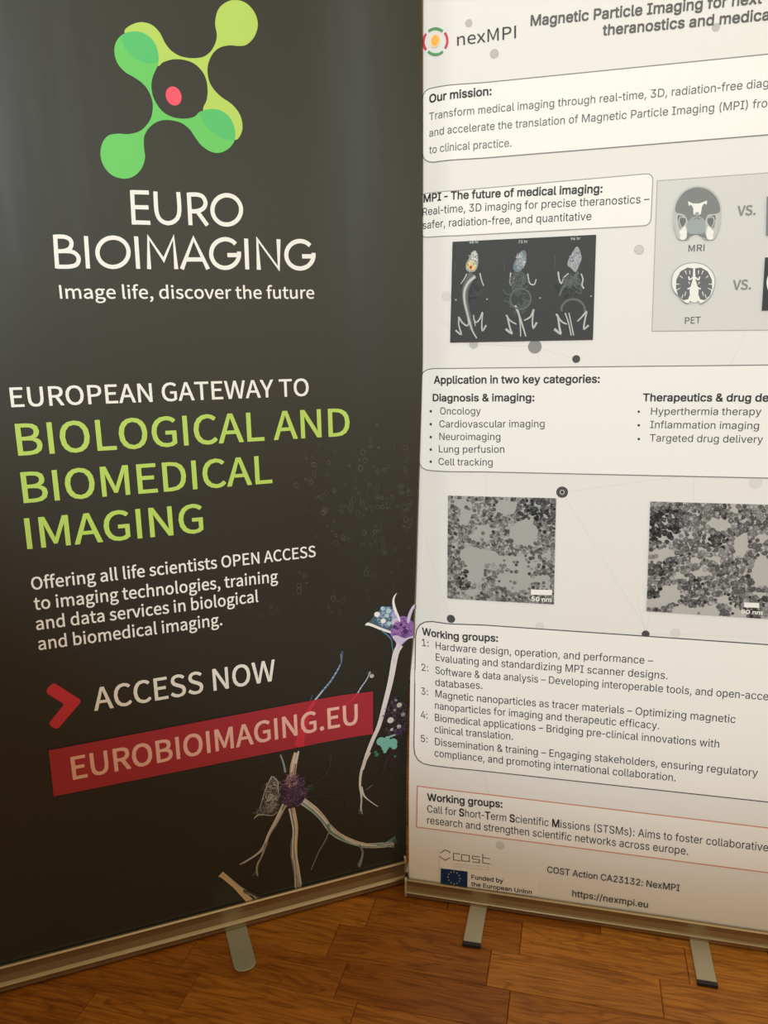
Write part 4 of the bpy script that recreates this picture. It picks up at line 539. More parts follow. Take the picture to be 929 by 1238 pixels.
   ('S',[(0.0341,1.0362),(0.0361,1.0465),(0.0411,1.0538),(0.0493,1.0582),(0.0606,1.0597),(0.1514,1.0598),(0.2379,1.0596),(0.3217,1.0595),(0.4031,1.0594),(0.482,1.0592),(0.5587,1.0591),(0.6331,1.059),(0.7055,1.0589),(0.7138,1.0576),(0.72,1.0538),(0.7241,1.0475),(0.7263,1.0386),(0.7283,1.0213),(0.7302,1.004),(0.7322,0.9866),(0.7342,0.9691),(0.7362,0.9515),(0.7382,0.9338),(0.7402,0.916),(0.7422,0.8982),(0.7421,0.8889),(0.7393,0.8823),(0.7338,0.8783),(0.7257,0.877),(0.6506,0.8772),(0.5733,0.8774),(0.4938,0.8776),(0.4118,0.8778),(0.3273,0.878),(0.2402,0.8782),(0.1504,0.8784),(0.0556,0.877),(0.0441,0.8779),(0.036,0.8821),(0.0313,0.8895),(0.0299,0.9002),(0.0305,0.9175),(0.031,0.9347),(0.0315,0.9519),(0.0321,0.9689),(0.0326,0.9859),(0.0331,1.0027),(0.0336,1.0195)],[0.00169], 'bline',1,0),
  ]),
  ('working_groups_box', None, [
   ('P',[(0.0209,0.5511),(0.0233,0.5659),(0.0299,0.5769),(0.0407,0.5844),(0.0558,0.5885),(0.1528,0.5921),(0.2449,0.5919),(0.3342,0.5917),(0.4209,0.5916),(0.505,0.5914),(0.5867,0.5912),(0.6661,0.591),(0.7432,0.5909),(0.7543,0.589),(0.7626,0.5836),(0.7681,0.5745),(0.7711,0.5618),(0.7741,0.5335),(0.7771,0.5051),(0.7802,0.4764),(0.7833,0.4474),(0.7864,0.4183),(0.7895,0.3889),(0.7927,0.3593),(0.7959,0.3295),(0.7958,0.3159),(0.792,0.3062),(0.7847,0.3003),(0.7737,0.2983),(0.6926,0.298),(0.6092,0.2978),(0.5232,0.2975),(0.4347,0.2972),(0.3435,0.2969),(0.2494,0.2966),(0.1523,0.2963),(0.0518,0.295),(0.0373,0.2967),(0.027,0.3029),(0.0209,0.3135),(0.0189,0.3284),(0.0191,0.3566),(0.0193,0.3847),(0.0195,0.4126),(0.0197,0.4403),(0.0199,0.4681),(0.0202,0.4957),(0.0205,0.5234)], 'boxw3',0,1),
   ('S',[(0.0209,0.5511),(0.0233,0.5659),(0.0299,0.5769),(0.0407,0.5844),(0.0558,0.5885),(0.1528,0.5921),(0.2449,0.5919),(0.3342,0.5917),(0.4209,0.5916),(0.505,0.5914),(0.5867,0.5912),(0.6661,0.591),(0.7432,0.5909),(0.7543,0.589),(0.7626,0.5836),(0.7681,0.5745),(0.7711,0.5618),(0.7741,0.5335),(0.7771,0.5051),(0.7802,0.4764),(0.7833,0.4474),(0.7864,0.4183),(0.7895,0.3889),(0.7927,0.3593),(0.7959,0.3295),(0.7958,0.3159),(0.792,0.3062),(0.7847,0.3003),(0.7737,0.2983),(0.6926,0.298),(0.6092,0.2978),(0.5232,0.2975),(0.4347,0.2972),(0.3435,0.2969),(0.2494,0.2966),(0.1523,0.2963),(0.0518,0.295),(0.0373,0.2967),(0.027,0.3029),(0.0209,0.3135),(0.0189,0.3284),(0.0191,0.3566),(0.0193,0.3847),(0.0195,0.4126),(0.0197,0.4403),(0.0199,0.4681),(0.0202,0.4957),(0.0205,0.5234)],[0.00203], 'bline3',1,0),
  ]),
  ('missions_box', 'box with thin orange outline', [
   ('P',[(0.0262,0.2471),(0.1811,0.2476),(0.3362,0.2475),(0.4838,0.2475),(0.664,0.2474),(0.8041,0.2473),(0.8124,0.1589),(0.6707,0.1586),(0.4884,0.1582),(0.3391,0.1579),(0.1822,0.1575),(0.0239,0.1572)], 'boxw3',0,1),
   ('S',[(0.0262,0.2471),(0.1811,0.2476),(0.3362,0.2475),(0.4838,0.2475),(0.664,0.2474),(0.8041,0.2473),(0.8124,0.1589),(0.6707,0.1586),(0.4884,0.1582),(0.3391,0.1579),(0.1822,0.1575),(0.0239,0.1572)],[0.00208], 'oline',1,0),
  ]),
  ('network_dot', None, [
   ('D',(0.0931,0.5999),0.008, 'gdot3',1.0),
  ]),
  ('ring_logo', 'ring of green and red arcs round an orange dot', [
   ('S',[(0.0539,1.6016),(0.0568,1.6026),(0.0599,1.6031),(0.0631,1.6031),(0.0665,1.6026),(0.0698,1.6016),(0.073,1.6001),(0.076,1.5983),(0.0787,1.596)],[0.0039], 'lgreen',0,1),
   ('S',[(0.0532,1.5718),(0.0561,1.5692),(0.0594,1.567),(0.0628,1.5653),(0.0663,1.5642),(0.0698,1.5638),(0.0732,1.564),(0.0763,1.5649),(0.0792,1.5663)],[0.00392], 'lgreen',0,1),
   ('S',[(0.0824,1.5932),(0.0843,1.5903),(0.0856,1.5873),(0.0865,1.5842),(0.0868,1.5811),(0.0866,1.578),(0.0858,1.5752),(0.0846,1.5725),(0.0828,1.5702)],[0.00395], 'lred',0,1),
   ('S',[(0.0498,1.599),(0.0478,1.5968),(0.0463,1.5942),(0.0454,1.5913),(0.045,1.5882),(0.0453,1.5849),(0.0462,1.5816),(0.0476,1.5783),(0.0496,1.5752)],[0.00412], 'lred',0,1),
   ('D',(0.0657,1.5849),0.00891, 'lorangel',1.136),
   ('D',(0.0657,1.5849),0.0069, 'lorange',1.176),
  ]),
  ('logo_lettering', None, [
   ('T', 'S', 'nexMPI',6,0.1031,1.5714,0.1969,1.5729,0.01789,0, 'ink'),
  ]),
  ('title_text', None, [
   ('T', 'A', 'Magnetic Particle Imaging for next-generation',25,0.2192,1.588,0.4724,1.5838,0.01469,0.045, 'inkt'),
  ]),
  ('title_text', None, [
   ('T', 'A', 'theranostics and medical imaging',23,0.329,1.563,0.566,1.5592,0.01445,0.045, 'inkt'),
  ]),
  ('text_line', None, [
   ('T', 'A', 'Our mission:',12,0.0549,1.4936,0.1592,1.4934,0.0122,0.05, 'inkb'),
  ]),
  ('text_line', None, [
   ('T', 'A', 'Transform medical imaging through real-time, 3D, radiation-free diagnostics', 68, 0.0548, 1.4666, 0.5719, 1.4678, 0.01174, 0, 'inkg'),
  ]),
  ('text_line', None, [
   ('T', 'A', 'and accelerate the translation of Magnetic Particle Imaging (MPI) from bench',69,0.0546,1.4412,0.572,1.4399,0.01181,0, 'inkg'),
  ]),
  ('text_line', None, [
   ('T', 'A', 'to clinical practice.',21,0.0545,1.4149,0.1922,1.4133,0.01198,0, 'inkg'),
  ]),
  ('text_line', None, [
   ('T', 'A', 'MPI - The future of medical imaging:',36,0.0433,1.3392,0.3377,1.334,0.01234,0.05, 'inkb'),
  ]),
  ('text_line', None, [
   ('T', 'A', 'Real-time, 3D imaging for precise theranostics –', 48, 0.0417, 1.3178, 0.4102, 1.3141, 0.01236, 0, 'ink'),
  ]),
  ('text_line', None, [
   ('T', 'A', 'safer, radiation-free, and quantitative', 39, 0.0416, 1.296, 0.322, 1.2931, 0.01246, 0, 'ink'),
  ]),
  ('text_line', None, [
   ('T', 'S', 'MRI',3,0.4727,1.2372,0.4965,1.2373,0.00988,0.01, 'inkg'),
  ]),
  ('text_line', None, [
   ('T', 'S', 'PET',3,0.4739,1.1259,0.4976,1.1265,0.01018,0.01, 'inkg'),
  ]),
  ('text_line', None, [
   ('T', 'S', 'VS.',3,0.541,1.2873,0.5672,1.2875,0.01405,0.045, 'vs'),
  ]),
  ('text_line', None, [
   ('T', 'S', 'VS.',3,0.542,1.1764,0.5687,1.1766,0.01457,0.045, 'vs'),
  ]),
  ('text_line', None, [
   ('T', 'A', 'Application in two key categories:',34,0.0612,1.0338,0.3449,1.0333,0.01302,0.05, 'inkb'),
  ]),
  ('text_line', None, [
   ('T', 'A', 'Diagnosis & imaging:',20,0.0588,1.0028,0.2378,1.003,0.01242,0.05, 'inkb'),
  ]),
  ('text_line', None, [
   ('T', 'A', 'Oncology',8,0.073,0.9796,0.146,0.9801,0.01243,0, 'ink'),
   ('D',(0.0549,0.9846),0.00234, 'ink',1.0),
  ]),
  ('text_line', None, [
   ('T', 'A', 'Cardiovascular imaging',22,0.0715,0.9566,0.256,0.9582,0.01252,0, 'ink'),
   ('D',(0.0548,0.9615),0.00235, 'ink',1.0),
  ]),
  ('text_line', None, [
   ('T', 'A', 'Neuroimaging',12,0.0714,0.9342,0.1806,0.9351,0.01259,0, 'ink'),
   ('D',(0.0546,0.9383),0.00236, 'ink',1.0),
  ]),
  ('text_line', None, [
   ('T', 'A', 'Lung perfusion',14,0.0706,0.9116,0.1877,0.9132,0.01267,0, 'ink'),
   ('D',(0.0545,0.9156),0.00238, 'ink',1.0),
  ]),
  ('text_line', None, [
   ('T', 'A', 'Cell tracking',13,0.0698,0.8888,0.1675,0.8899,0.01279,0, 'ink'),
   ('D',(0.0544,0.8935),0.00239, 'ink',1.0),
  ]),
  ('text_line', None, [
   ('T', 'A', 'Therapeutics & drug delivery:',22,0.415,1.0026,0.6074,1.0016,0.01228,0.05, 'inkb'),
  ]),
  ('text_line', None, [
   ('T', 'A', 'Hyperthermia therapy',20,0.4291,0.98,0.598,0.9797,0.01198,0, 'ink'),
   ('D',(0.4096,0.9852),0.00204, 'ink',1.0),
  ]),
  ('text_line', None, [
   ('T', 'A', 'Inflammation imaging',20,0.429,0.9579,0.5962,0.957,0.01205,0, 'ink'),
   ('D',(0.4107,0.9624),0.00205, 'ink',1.0),
  ]),
  ('text_line', None, [
   ('T', 'A', 'Targeted drug delivery',22,0.4294,0.9356,0.6037,0.9349,0.01217,0, 'ink'),
   ('D',(0.4118,0.9394),0.00206, 'ink',1.0),
  ]),
  ('text_line', None, [
   ('T', 'A', 'Working groups:',15,0.0347,0.5583,0.1812,0.5619,0.01408,0.05, 'inkb'),
  ]),
  ('text_line', None, [
   ('T', 'A', '1:',2,0.0347,0.5355,0.0486,0.5368,0.01413,0, 'inkd'),
  ]),
  ('text_line', None, [
   ('T', 'A', '2:',2,0.034,0.4859,0.0478,0.4871,0.01413,0, 'inkd'),
  ]),
  ('text_line', None, [
   ('T', 'A', '3:',2,0.0335,0.4377,0.0472,0.4387,0.01418,0, 'inkd'),
  ]),
  ('text_line', None, [
   ('T', 'A', '4:',2,0.033,0.39,0.0466,0.3908,0.0143,0, 'inkd'),
  ]),
  ('text_line', None, [
   ('T', 'A', '5:',2,0.0333,0.3412,0.0468,0.3418,0.01447,0, 'inkd'),
  ]),
  ('text_line', None, [
   ('T', 'A', 'Hardware design, operation, and performance –', 45, 0.0631, 0.5359, 0.4542, 0.5402, 0.01449, 0, 'inkd'),
  ]),
  ('text_line', None, [
   ('T', 'A', 'Evaluating and standardizing MPI scanner designs.',49,0.0631,0.5124,0.4798,0.5144,0.01451,0, 'inkd'),
  ]),
  ('text_line', None, [
   ('T', 'A', 'Software & data analysis – Developing interoperable tools, and open-access', 72, 0.0623, 0.4862, 0.6456, 0.4903, 0.0146, 0, 'inkd'),
  ]),
  ('text_line', None, [
   ('T', 'A', 'databases.',10,0.0624,0.4617,0.1531,0.4655,0.01463,0, 'inkd'),
  ]),
  ('text_line', None, [
   ('T', 'A', 'Magnetic nanoparticles as tracer materials – Optimizing magnetic',64,0.0624,0.4386,0.5963,0.4428,0.01473,0, 'inkd'),
  ]),
  ('text_line', None, [
   ('T', 'A', 'nanoparticles for imaging and therapeutic efficacy.',51,0.0616,0.4145,0.471,0.4175,0.01478,0, 'inkd'),
  ]),
  ('text_line', None, [
   ('T', 'A', 'Biomedical applications – Bridging pre-clinical innovations with',64,0.0617,0.3896,0.5728,0.3931,0.01487,0, 'inkd'),
  ]),
  ('text_line', None, [
   ('T', 'A', 'clinical translation.',21,0.0609,0.3652,0.2115,0.368,0.01498,0, 'inkd'),
  ]),
  ('text_line', None, [
   ('T', 'A', 'Dissemination & training – Engaging stakeholders, ensuring regulatory', 69, 0.0618, 0.3394, 0.6395, 0.3451, 0.01502, 0, 'inkd'),
  ]),
  ('text_line', None, [
   ('T', 'A', 'compliance, and promoting international collaboration.', 54, 0.061, 0.3155, 0.5043, 0.3189, 0.01515, 0, 'inkd'),
  ]),
  ('text_line', None, [
   ('T', 'A', 'Working groups:',15,0.0462,0.2191,0.194,0.2237,0.01536,0.05, 'inkb'),
  ]),
  ('text_line', None, [
   ('T', 'A', 'Call for *Short-*Term *Scientific *Missions (STSMs): Aims to foster collaborative',80,0.0461,0.1934,0.6674,0.2012,0.01609,0, 'inkd'),
  ]),
  ('text_line', None, [
   ('T', 'A', 'research and strengthen scientific networks across europe.',58,0.0459,0.1685,0.5339,0.1738,0.01615,0, 'inkd'),
  ]),
  ('text_line', None, [
   ('T', 'A', 'COST Action CA23132: NexMPI',27,0.2818,0.0966,0.5237,0.0961,0.01365,0.012, 'inkd'),
  ]),
  ('text_line', None, [
   ('T', 'A', 'https://nexmpi.eu',17,0.3304,0.0524,0.4696,0.0511,0.01374,0.012, 'inkd'),
  ]),
  ('funding_patch', 'slightly lighter patch', [
   ('P',[(0.0708,0.1146),(0.1752,0.1154),(0.173,0.086),(0.2674,0.0833),(0.266,0.0417),(0.0706,0.0383)], 'patch',0,1),
  ]),
  ('hexagon_logo', None, [
   ('S',[(0.0721,0.1064),(0.0814,0.1148),(0.091,0.1121),(0.091,0.1085)],[0.00214], 'cost',0,0),
   ('S',[(0.0718,0.0993),(0.0728,0.0967),(0.0822,0.092),(0.0922,0.0997)],[0.00214], 'cost',0,0),
   ('S',[(0.1117,0.1105),(0.0985,0.1102),(0.0985,0.0956),(0.1123,0.0956)],[0.00212], 'cost',0,0),
   ('S',[(0.1147,0.1099),(0.1304,0.1101),(0.1305,0.0968),(0.1148,0.096),(0.1147,0.1099)],[0.00212], 'cost',0,0),
   ('S',[(0.1512,0.11),(0.1364,0.1099),(0.1364,0.1038),(0.1507,0.1038),(0.1503,0.0971),(0.1359,0.0968)],[0.0021], 'cost',0,0),
   ('S',[(0.1568,0.1175),(0.1569,0.0981),(0.1717,0.0977)],[0.00209], 'cost',0,0),
   ('S',[(0.1568,0.1098),(0.1716,0.1093)],[0.0021], 'cost',0,0),
   ('T', 'A', 'EUROPEAN COOPERATION',20,0.098,0.086,0.1706,0.0886,0.00257,0, 'costg'),
   ('T', 'A', 'IN SCIENCE & TECHNOLOGY',23,0.098,0.0799,0.1706,0.0825,0.00249,0, 'costg'),
  ]),
  ('european_flag', 'dark blue flag with a ring of yellow stars', [
   ('P',[(0.0728,0.0725),(0.1271,0.0739),(0.1268,0.0394),(0.0722,0.0394)], 'eublue',0,0),
   ('*',(0.1119,0.0557),0.00201, 'eustar'),
   ('*',(0.1103,0.0489),0.00201, 'eustar'),
   ('*',(0.1059,0.0438),0.00202, 'eustar'),
   ('*',(0.0998,0.0417),0.00202, 'eustar'),
   ('*',(0.0938,0.0434),0.00202, 'eustar'),
   ('*',(0.0893,0.0482),0.00202, 'eustar'),
   ('*',(0.0877,0.055),0.00202, 'eustar'),
   ('*',(0.0893,0.0618),0.00202, 'eustar'),
   ('*',(0.0938,0.0669),0.00201, 'eustar'),
   ('*',(0.0998,0.0689),0.00201, 'eustar'),
   ('*',(0.1058,0.0672),0.00201, 'eustar'),
   ('*',(0.1103,0.0624),0.00201, 'eustar'),
  ]),
  ('text_line', None, [
   ('T', 'A', 'Funded by',9,0.1347,0.0582,0.1979,0.0597,0.00958,0.05, 'navy'),
  ]),
  ('text_line', None, [
   ('T', 'A', 'the European Union',18,0.1342,0.0429,0.2539,0.0441,0.00907,0.05, 'navy'),
  ]),
  ('micrograph', 'grey micrograph of fine particle chains', [
   ('P',[(0.0876,0.8341),(0.2791,0.8347),(0.2802,0.6401),(0.086,0.6395)], 'tem',0,1),
   ('N',[(0.0876,0.8341),(0.2791,0.8347),(0.2802,0.6401),(0.086,0.6395)],0),
   ('P',[(0.2391,0.6662),(0.2762,0.6674),(0.2765,0.6577),(0.2393,0.6565)], 'white',0,0),
   ('T', 'A', '50 nm',5,0.2402,0.6447,0.2755,0.6449,0.00812,0.05, 'white'),
  ]),
  ('micrograph', 'grey micrograph of dense dark particle clumps', [
   ('P',[(0.4351,0.8337),(0.626,0.8337),(0.6345,0.6369),(0.4382,0.6379)], 'tem2',0,1),
   ('N',[(0.4351,0.8337),(0.626,0.8337),(0.6345,0.6369),(0.4382,0.6379)],1),
   ('P',[(0.5946,0.6642),(0.6181,0.6646),(0.6187,0.6561),(0.5952,0.6557)], 'white',0,0),
   ('T', 'A', '50 nm',5,0.5913,0.6447,0.6243,0.6442,0.00695,0.05, 'white'),
  ]),
  ('animal_scan_picture', 'black picture of three rodent skeleton scans', [
   ('P',[(0.096,1.2703),(0.3304,1.2698),(0.3313,1.1041),(0.0918,1.1043)], 'scan',0,1),
   ('F',(0.2078,1.1749),0.01846,0.02769,60,0.02154,0.00492,['scan2', 'scan3'],50),
   ('F',(0.1272,1.1929),0.01566,0.02192,50,0.01879,0.00439,['scan4', 'scan2'],51),
   ('F',(0.29,1.1901),0.01799,0.01499,50,0.01799,0.0042,['scan2', 'scan4'],52),
   ('S',[(0.1302,1.2172),(0.1239,1.2053),(0.1186,1.1932),(0.1177,1.1778),(0.121,1.1591),(0.1259,1.1403),(0.1292,1.1246)],[0.0137,0.00572], 'boned',0,1),
   ('S',[(0.135,1.2125),(0.1239,1.2037),(0.117,1.1902),(0.1167,1.1748),(0.12,1.1592),(0.1252,1.1403),(0.1308,1.123),(0.1383,1.1103)],[0.00582,0.00243], 'bone2',0,1),
   ('S',[(0.135,1.2125),(0.1239,1.2037),(0.117,1.1902),(0.1167,1.1748),(0.12,1.1592),(0.1252,1.1403),(0.1308,1.123),(0.1383,1.1103)],[0.00288,0.0012], 'bone',0,1),
   ('S',[(0.1207,1.2176),(0.1159,1.2086),(0.1102,1.2012)],[0.00239,0.0016], 'bone2',0,1),
   ('S',[(0.1207,1.2176),(0.1159,1.2086),(0.1102,1.2012)],[0.00118,0.00079], 'bone',0,1),
   ('S',[(0.1429,1.2174),(0.1452,1.2075),(0.1494,1.1967)],[0.00264,0.00185], 'bone2',0,1),
   ('S',[(0.1429,1.2174),(0.1452,1.2075),(0.1494,1.1967)],[0.0013,0.00091], 'bone',0,1),
   ('S',[(0.1065,1.1471),(0.113,1.1375),(0.1211,1.1317),(0.1259,1.1372)],[0.00325,0.00243], 'bone2',0,1),
   ('S',[(0.1065,1.1471),(0.113,1.1375),(0.1211,1.1317),(0.1259,1.1372)],[0.0016,0.0012], 'bone',0,1),
   ('S',[(0.1071,1.1455),(0.1071,1.133),(0.1114,1.1172),(0.1016,1.1246)],[0.00216,0.00327], 'bone2',0,1),
   ('S',[(0.1071,1.1455),(0.1071,1.133),(0.1114,1.1172),(0.1016,1.1246)],[0.00107,0.00161], 'bone',0,1),
   ('S',[(0.1476,1.1537),(0.1435,1.143),(0.1371,1.1369),(0.1323,1.1433)],[0.00321,0.00242], 'bone2',0,1),
   ('S',[(0.1476,1.1537),(0.1435,1.143),(0.1371,1.1369),(0.1323,1.1433)],[0.00158,0.0012], 'bone',0,1),
   ('S',[(0.1482,1.1521),(0.1468,1.1367),(0.1478,1.1226),(0.1542,1.1318)],[0.00214,0.00322], 'bone2',0,1),
   ('S',[(0.1482,1.1521),(0.1468,1.1367),(0.1478,1.1226),(0.1542,1.1318)],[0.00106,0.00159], 'bone',0,1),
   ('S',[(0.122,1.1498),(0.1243,1.1341)],[0.00215,0.00162], 'bone2',0,1),
   ('S',[(0.122,1.1498),(0.1243,1.1341)],[0.00106,0.0008], 'bone',0,1),
   ('S',[(0.1322,1.1495),(0.1356,1.1307)],[0.00215,0.00162], 'bone2',0,1),
   ('S',[(0.1322,1.1495),(0.1356,1.1307)],[0.00106,0.0008], 'bone',0,1),
   ('P',[(0.1322,1.2544),(0.1363,1.2533),(0.138,1.2487),(0.1399,1.2411),(0.1393,1.2305),(0.135,1.2216),(0.127,1.2198),(0.1197,1.2238),(0.119,1.2329),(0.1238,1.2418),(0.1278,1.2492)], 'bone2',1,0),
   ('F',(0.1317,1.243),0.00619,0.01052,90,0.00619,0.00124,['bone', 'bone2', 'boned', 'hw'],53),
   ('F',(0.1286,1.2301),0.00683,0.00807,80,0.00435,0.00186,['orange', 'yellow', 'yellow', 'bone', 'orange2'],54),
   ('D',(0.1273,1.2277),0.0028, 'red2',1.0),
   ('S',[(0.1946,1.2162),(0.1933,1.2027),(0.1959,1.1965),(0.2024,1.2144)],[0.0026,0.00156], 'bone2',0,1),
   ('S',[(0.1946,1.2162),(0.1933,1.2027),(0.1959,1.1965),(0.2024,1.2144)],[0.00129,0.00077], 'bone',0,1),
   ('S',[(0.2225,1.2136),(0.2259,1.1984),(0.2336,1.1957),(0.2365,1.204)],[0.00258,0.00206], 'bone2',0,1),
   ('S',[(0.2225,1.2136),(0.2259,1.1984),(0.2336,1.1957),(0.2365,1.204)],[0.00128,0.00102], 'bone',0,1),
   ('S',[(0.1879,1.1479),(0.1943,1.1385),(0.2054,1.1321)],[0.00318,0.00211], 'bone2',0,1),
   ('S',[(0.1879,1.1479),(0.1943,1.1385),(0.2054,1.1321)],[0.00157,0.00104], 'bone',0,1),
   ('S',[(0.1895,1.1464),(0.1945,1.1262),(0.1978,1.1168),(0.1873,1.1248)],[0.00265,0.00426], 'bone2',0,1),
   ('S',[(0.1895,1.1464),(0.1945,1.1262),(0.1978,1.1168),(0.1873,1.1248)],[0.00131,0.0021], 'bone',0,1),
   ('S',[(0.2336,1.1558),(0.2285,1.1437),(0.2178,1.1379)],[0.00365,0.00237], 'bone2',0,1),
   ('S',[(0.2336,1.1558),(0.2285,1.1437),(0.2178,1.1379)],[0.00181,0.00117], 'bone',0,1),
   ('S',[(0.2336,1.1543),(0.2318,1.1375),(0.2336,1.1252),(0.239,1.1343)],[0.00235,0.00367], 'bone2',0,1),
   ('S',[(0.2336,1.1543),(0.2318,1.1375),(0.2336,1.1252),(0.239,1.1343)],[0.00116,0.00181], 'bone',0,1),
   ('S',[(0.2024,1.1628),(0.2082,1.1504),(0.2148,1.1318),(0.2214,1.1116)],[0.0042,0.00238], 'bone2',0,1),
   ('S',[(0.2024,1.1628),(0.2082,1.1504),(0.2148,1.1318),(0.2214,1.1116)],[0.00208,0.00118], 'bone',0,1),
   ('S',[(0.2081,1.1535),(0.2117,1.1319),(0.2126,1.1118)],[0.00263,0.00212], 'bone2',0,1),
   ('S',[(0.2081,1.1535),(0.2117,1.1319),(0.2126,1.1118)],[0.0013,0.00105], 'bone',0,1),
   ('S',[(0.2286,1.1727),(0.2278,1.1673),(0.2252,1.1625),(0.2212,1.1589),(0.2161,1.1569),(0.2105,1.1565),(0.205,1.158),(0.2002,1.1612),(0.1966,1.1656),(0.1947,1.1709),(0.1945,1.1764),(0.1962,1.1815),(0.1996,1.1858),(0.2042,1.1887),(0.2096,1.1899),(0.2152,1.1893),(0.2204,1.187),(0.2246,1.1833),(0.2274,1.1784)],[0.00245], 'boned',1,1),
   ('F',(0.2072,1.2052),0.01376,0.01223,90,0.01223,0.00183,['boned', 'scan3'],55),
   ('P',[(0.2141,1.2512),(0.2181,1.2495),(0.2201,1.242),(0.2191,1.2302),(0.2146,1.2229),(0.207,1.2166),(0.1992,1.2205),(0.1991,1.2295),(0.2036,1.2383),(0.2096,1.247)], 'blue2',1,0),
   ('F',(0.2107,1.235),0.00728,0.01395,120,0.00607,0.00152,['bone', 'blue1', 'blue2', 'bone2'],56),
   ('S',[(0.2721,1.2146),(0.274,1.2026),(0.2778,1.1959),(0.282,1.2053),(0.2888,1.2115)],[0.00306,0.00228], 'bone2',0,1),
   ('S',[(0.2721,1.2146),(0.274,1.2026),(0.2778,1.1959),(0.282,1.2053),(0.2888,1.2115)],[0.00151,0.00113], 'bone',0,1),
   ('S',[(0.3088,1.2101),(0.3121,1.2012),(0.3109,1.1923),(0.3141,1.1863)],[0.00227,0.00304], 'bone2',0,1),
   ('S',[(0.3088,1.2101),(0.3121,1.2012),(0.3109,1.1923),(0.3141,1.1863)],[0.00112,0.0015], 'bone',0,1),
   ('S',[(0.2706,1.1471),(0.2795,1.1348),(0.2888,1.13)],[0.00362,0.00233], 'bone2',0,1),
   ('S',[(0.2706,1.1471),(0.2795,1.1348),(0.2888,1.13)],[0.00179,0.00115], 'bone',0,1),
   ('S',[(0.2731,1.1456),(0.2767,1.1242),(0.2785,1.115),(0.2682,1.1229)],[0.0031,0.00469], 'bone2',0,1),
   ('S',[(0.2731,1.1456),(0.2767,1.1242),(0.2785,1.115),(0.2682,1.1229)],[0.00153,0.00232], 'bone',0,1),
   ('S',[(0.3198,1.1503),(0.3126,1.1415),(0.3053,1.1341)],[0.00357,0.00231], 'bone2',0,1),
   ('S',[(0.3198,1.1503),(0.3126,1.1415),(0.3053,1.1341)],[0.00177,0.00114], 'bone',0,1),
   ('S',[(0.3199,1.1488),(0.3173,1.1353),(0.3163,1.1217),(0.3236,1.1276)],[0.00255,0.00359], 'bone2',0,1),
   ('S',[(0.3199,1.1488),(0.3173,1.1353),(0.3163,1.1217),(0.3236,1.1276)],[0.00126,0.00177], 'bone',0,1),
   ('S',[(0.2852,1.1483),(0.2918,1.1299),(0.296,1.1115)],[0.00232,0.00233], 'bone2',0,1),
   ('S',[(0.2852,1.1483),(0.2918,1.1299),(0.296,1.1115)],[0.00115,0.00115], 'bone',0,1),
   ('S',[(0.2913,1.1481),(0.3,1.1115)],[0.00206,0.00233], 'bone2',0,1),
   ('S',[(0.2913,1.1481),(0.3,1.1115)],[0.00102,0.00115], 'bone',0,1),
   ('S',[(0.2793,1.151),(0.279,1.1542),(0.2793,1.1574),(0.2803,1.1604),(0.282,1.1632),(0.2843,1.1655),(0.287,1.1675),(0.2902,1.1688),(0.2937,1.1697),(0.2972,1.1698),(0.3009,1.1694),(0.3043,1.1684),(0.3076,1.1668),(0.3105,1.1647),(0.3129,1.1622),(0.3147,1.1593),(0.3159,1.1563),(0.3164,1.1531),(0.3162,1.1499)],[0.00364], 'boned',0,1),
   ('S',[(0.2753,1.1757),(0.281,1.1904),(0.2957,1.2018),(0.3043,1.2133)],[0.00363,0.00475], 'boned',0,1),
   ('F',(0.2942,1.1989),0.01345,0.00897,90,0.01196,0.00179,['boned', 'scan3'],57),
   ('S',[(0.3002,1.2016),(0.3077,1.1998),(0.3099,1.1775)],[0.00119,0.0009], 'boned',0,1),
   ('S',[(0.3004,1.1951),(0.3079,1.1927),(0.3099,1.1775)],[0.00119,0.0009], 'boned',0,1),
   ('S',[(0.3006,1.1885),(0.3081,1.1856),(0.3099,1.1775)],[0.0012,0.0009], 'boned',0,1),
   ('S',[(0.3008,1.182),(0.3084,1.1784),(0.3099,1.1775)],[0.0012,0.0009], 'boned',0,1),
   ('P',[(0.2994,1.2522),(0.3036,1.2508),(0.3069,1.2425),(0.3089,1.2337),(0.3054,1.2235),(0.2998,1.2129),(0.2921,1.2197),(0.2866,1.2243),(0.2881,1.2331),(0.2929,1.2417)], 'bone2',1,0),
   ('F',(0.2983,1.2327),0.00711,0.01363,120,0.00593,0.00148,['bone', 'blue1', 'blue3', 'bone2'],58),
   ('T', 'A', '48 hr',5,0.1246,1.2659,0.1403,1.266,0.0042,0.04, 'bone'),
   ('T', 'A', '72 hr',5,0.2062,1.2625,0.2215,1.2627,0.00419,0.04, 'bone'),
   ('T', 'A', '96 hr',5,0.2908,1.2631,0.3056,1.2633,0.0041,0.04, 'bone'),
   ('S',[(0.1005,1.2398),(0.1002,1.2184)],[0.00125], 'scan3',0,1),
   ('S',[(0.1835,1.2362),(0.1834,1.2181)],[0.00122], 'scan3',0,1),
   ('S',[(0.266,1.2414),(0.2663,1.2178)],[0.00119], 'scan3',0,1),
   ('D',(0.1553,1.1747),0.00156, 'bone2',1.0),
   ('D',(0.2436,1.1737),0.00152, 'bone2',1.0),
   ('D',(0.3259,1.174),0.00149, 'bone2',1.0),
   ('D',(0.1022,1.1752),0.00158, 'bone2',1.0),
  ]),
  ('head_scan_picture', 'grey head cross-section', [
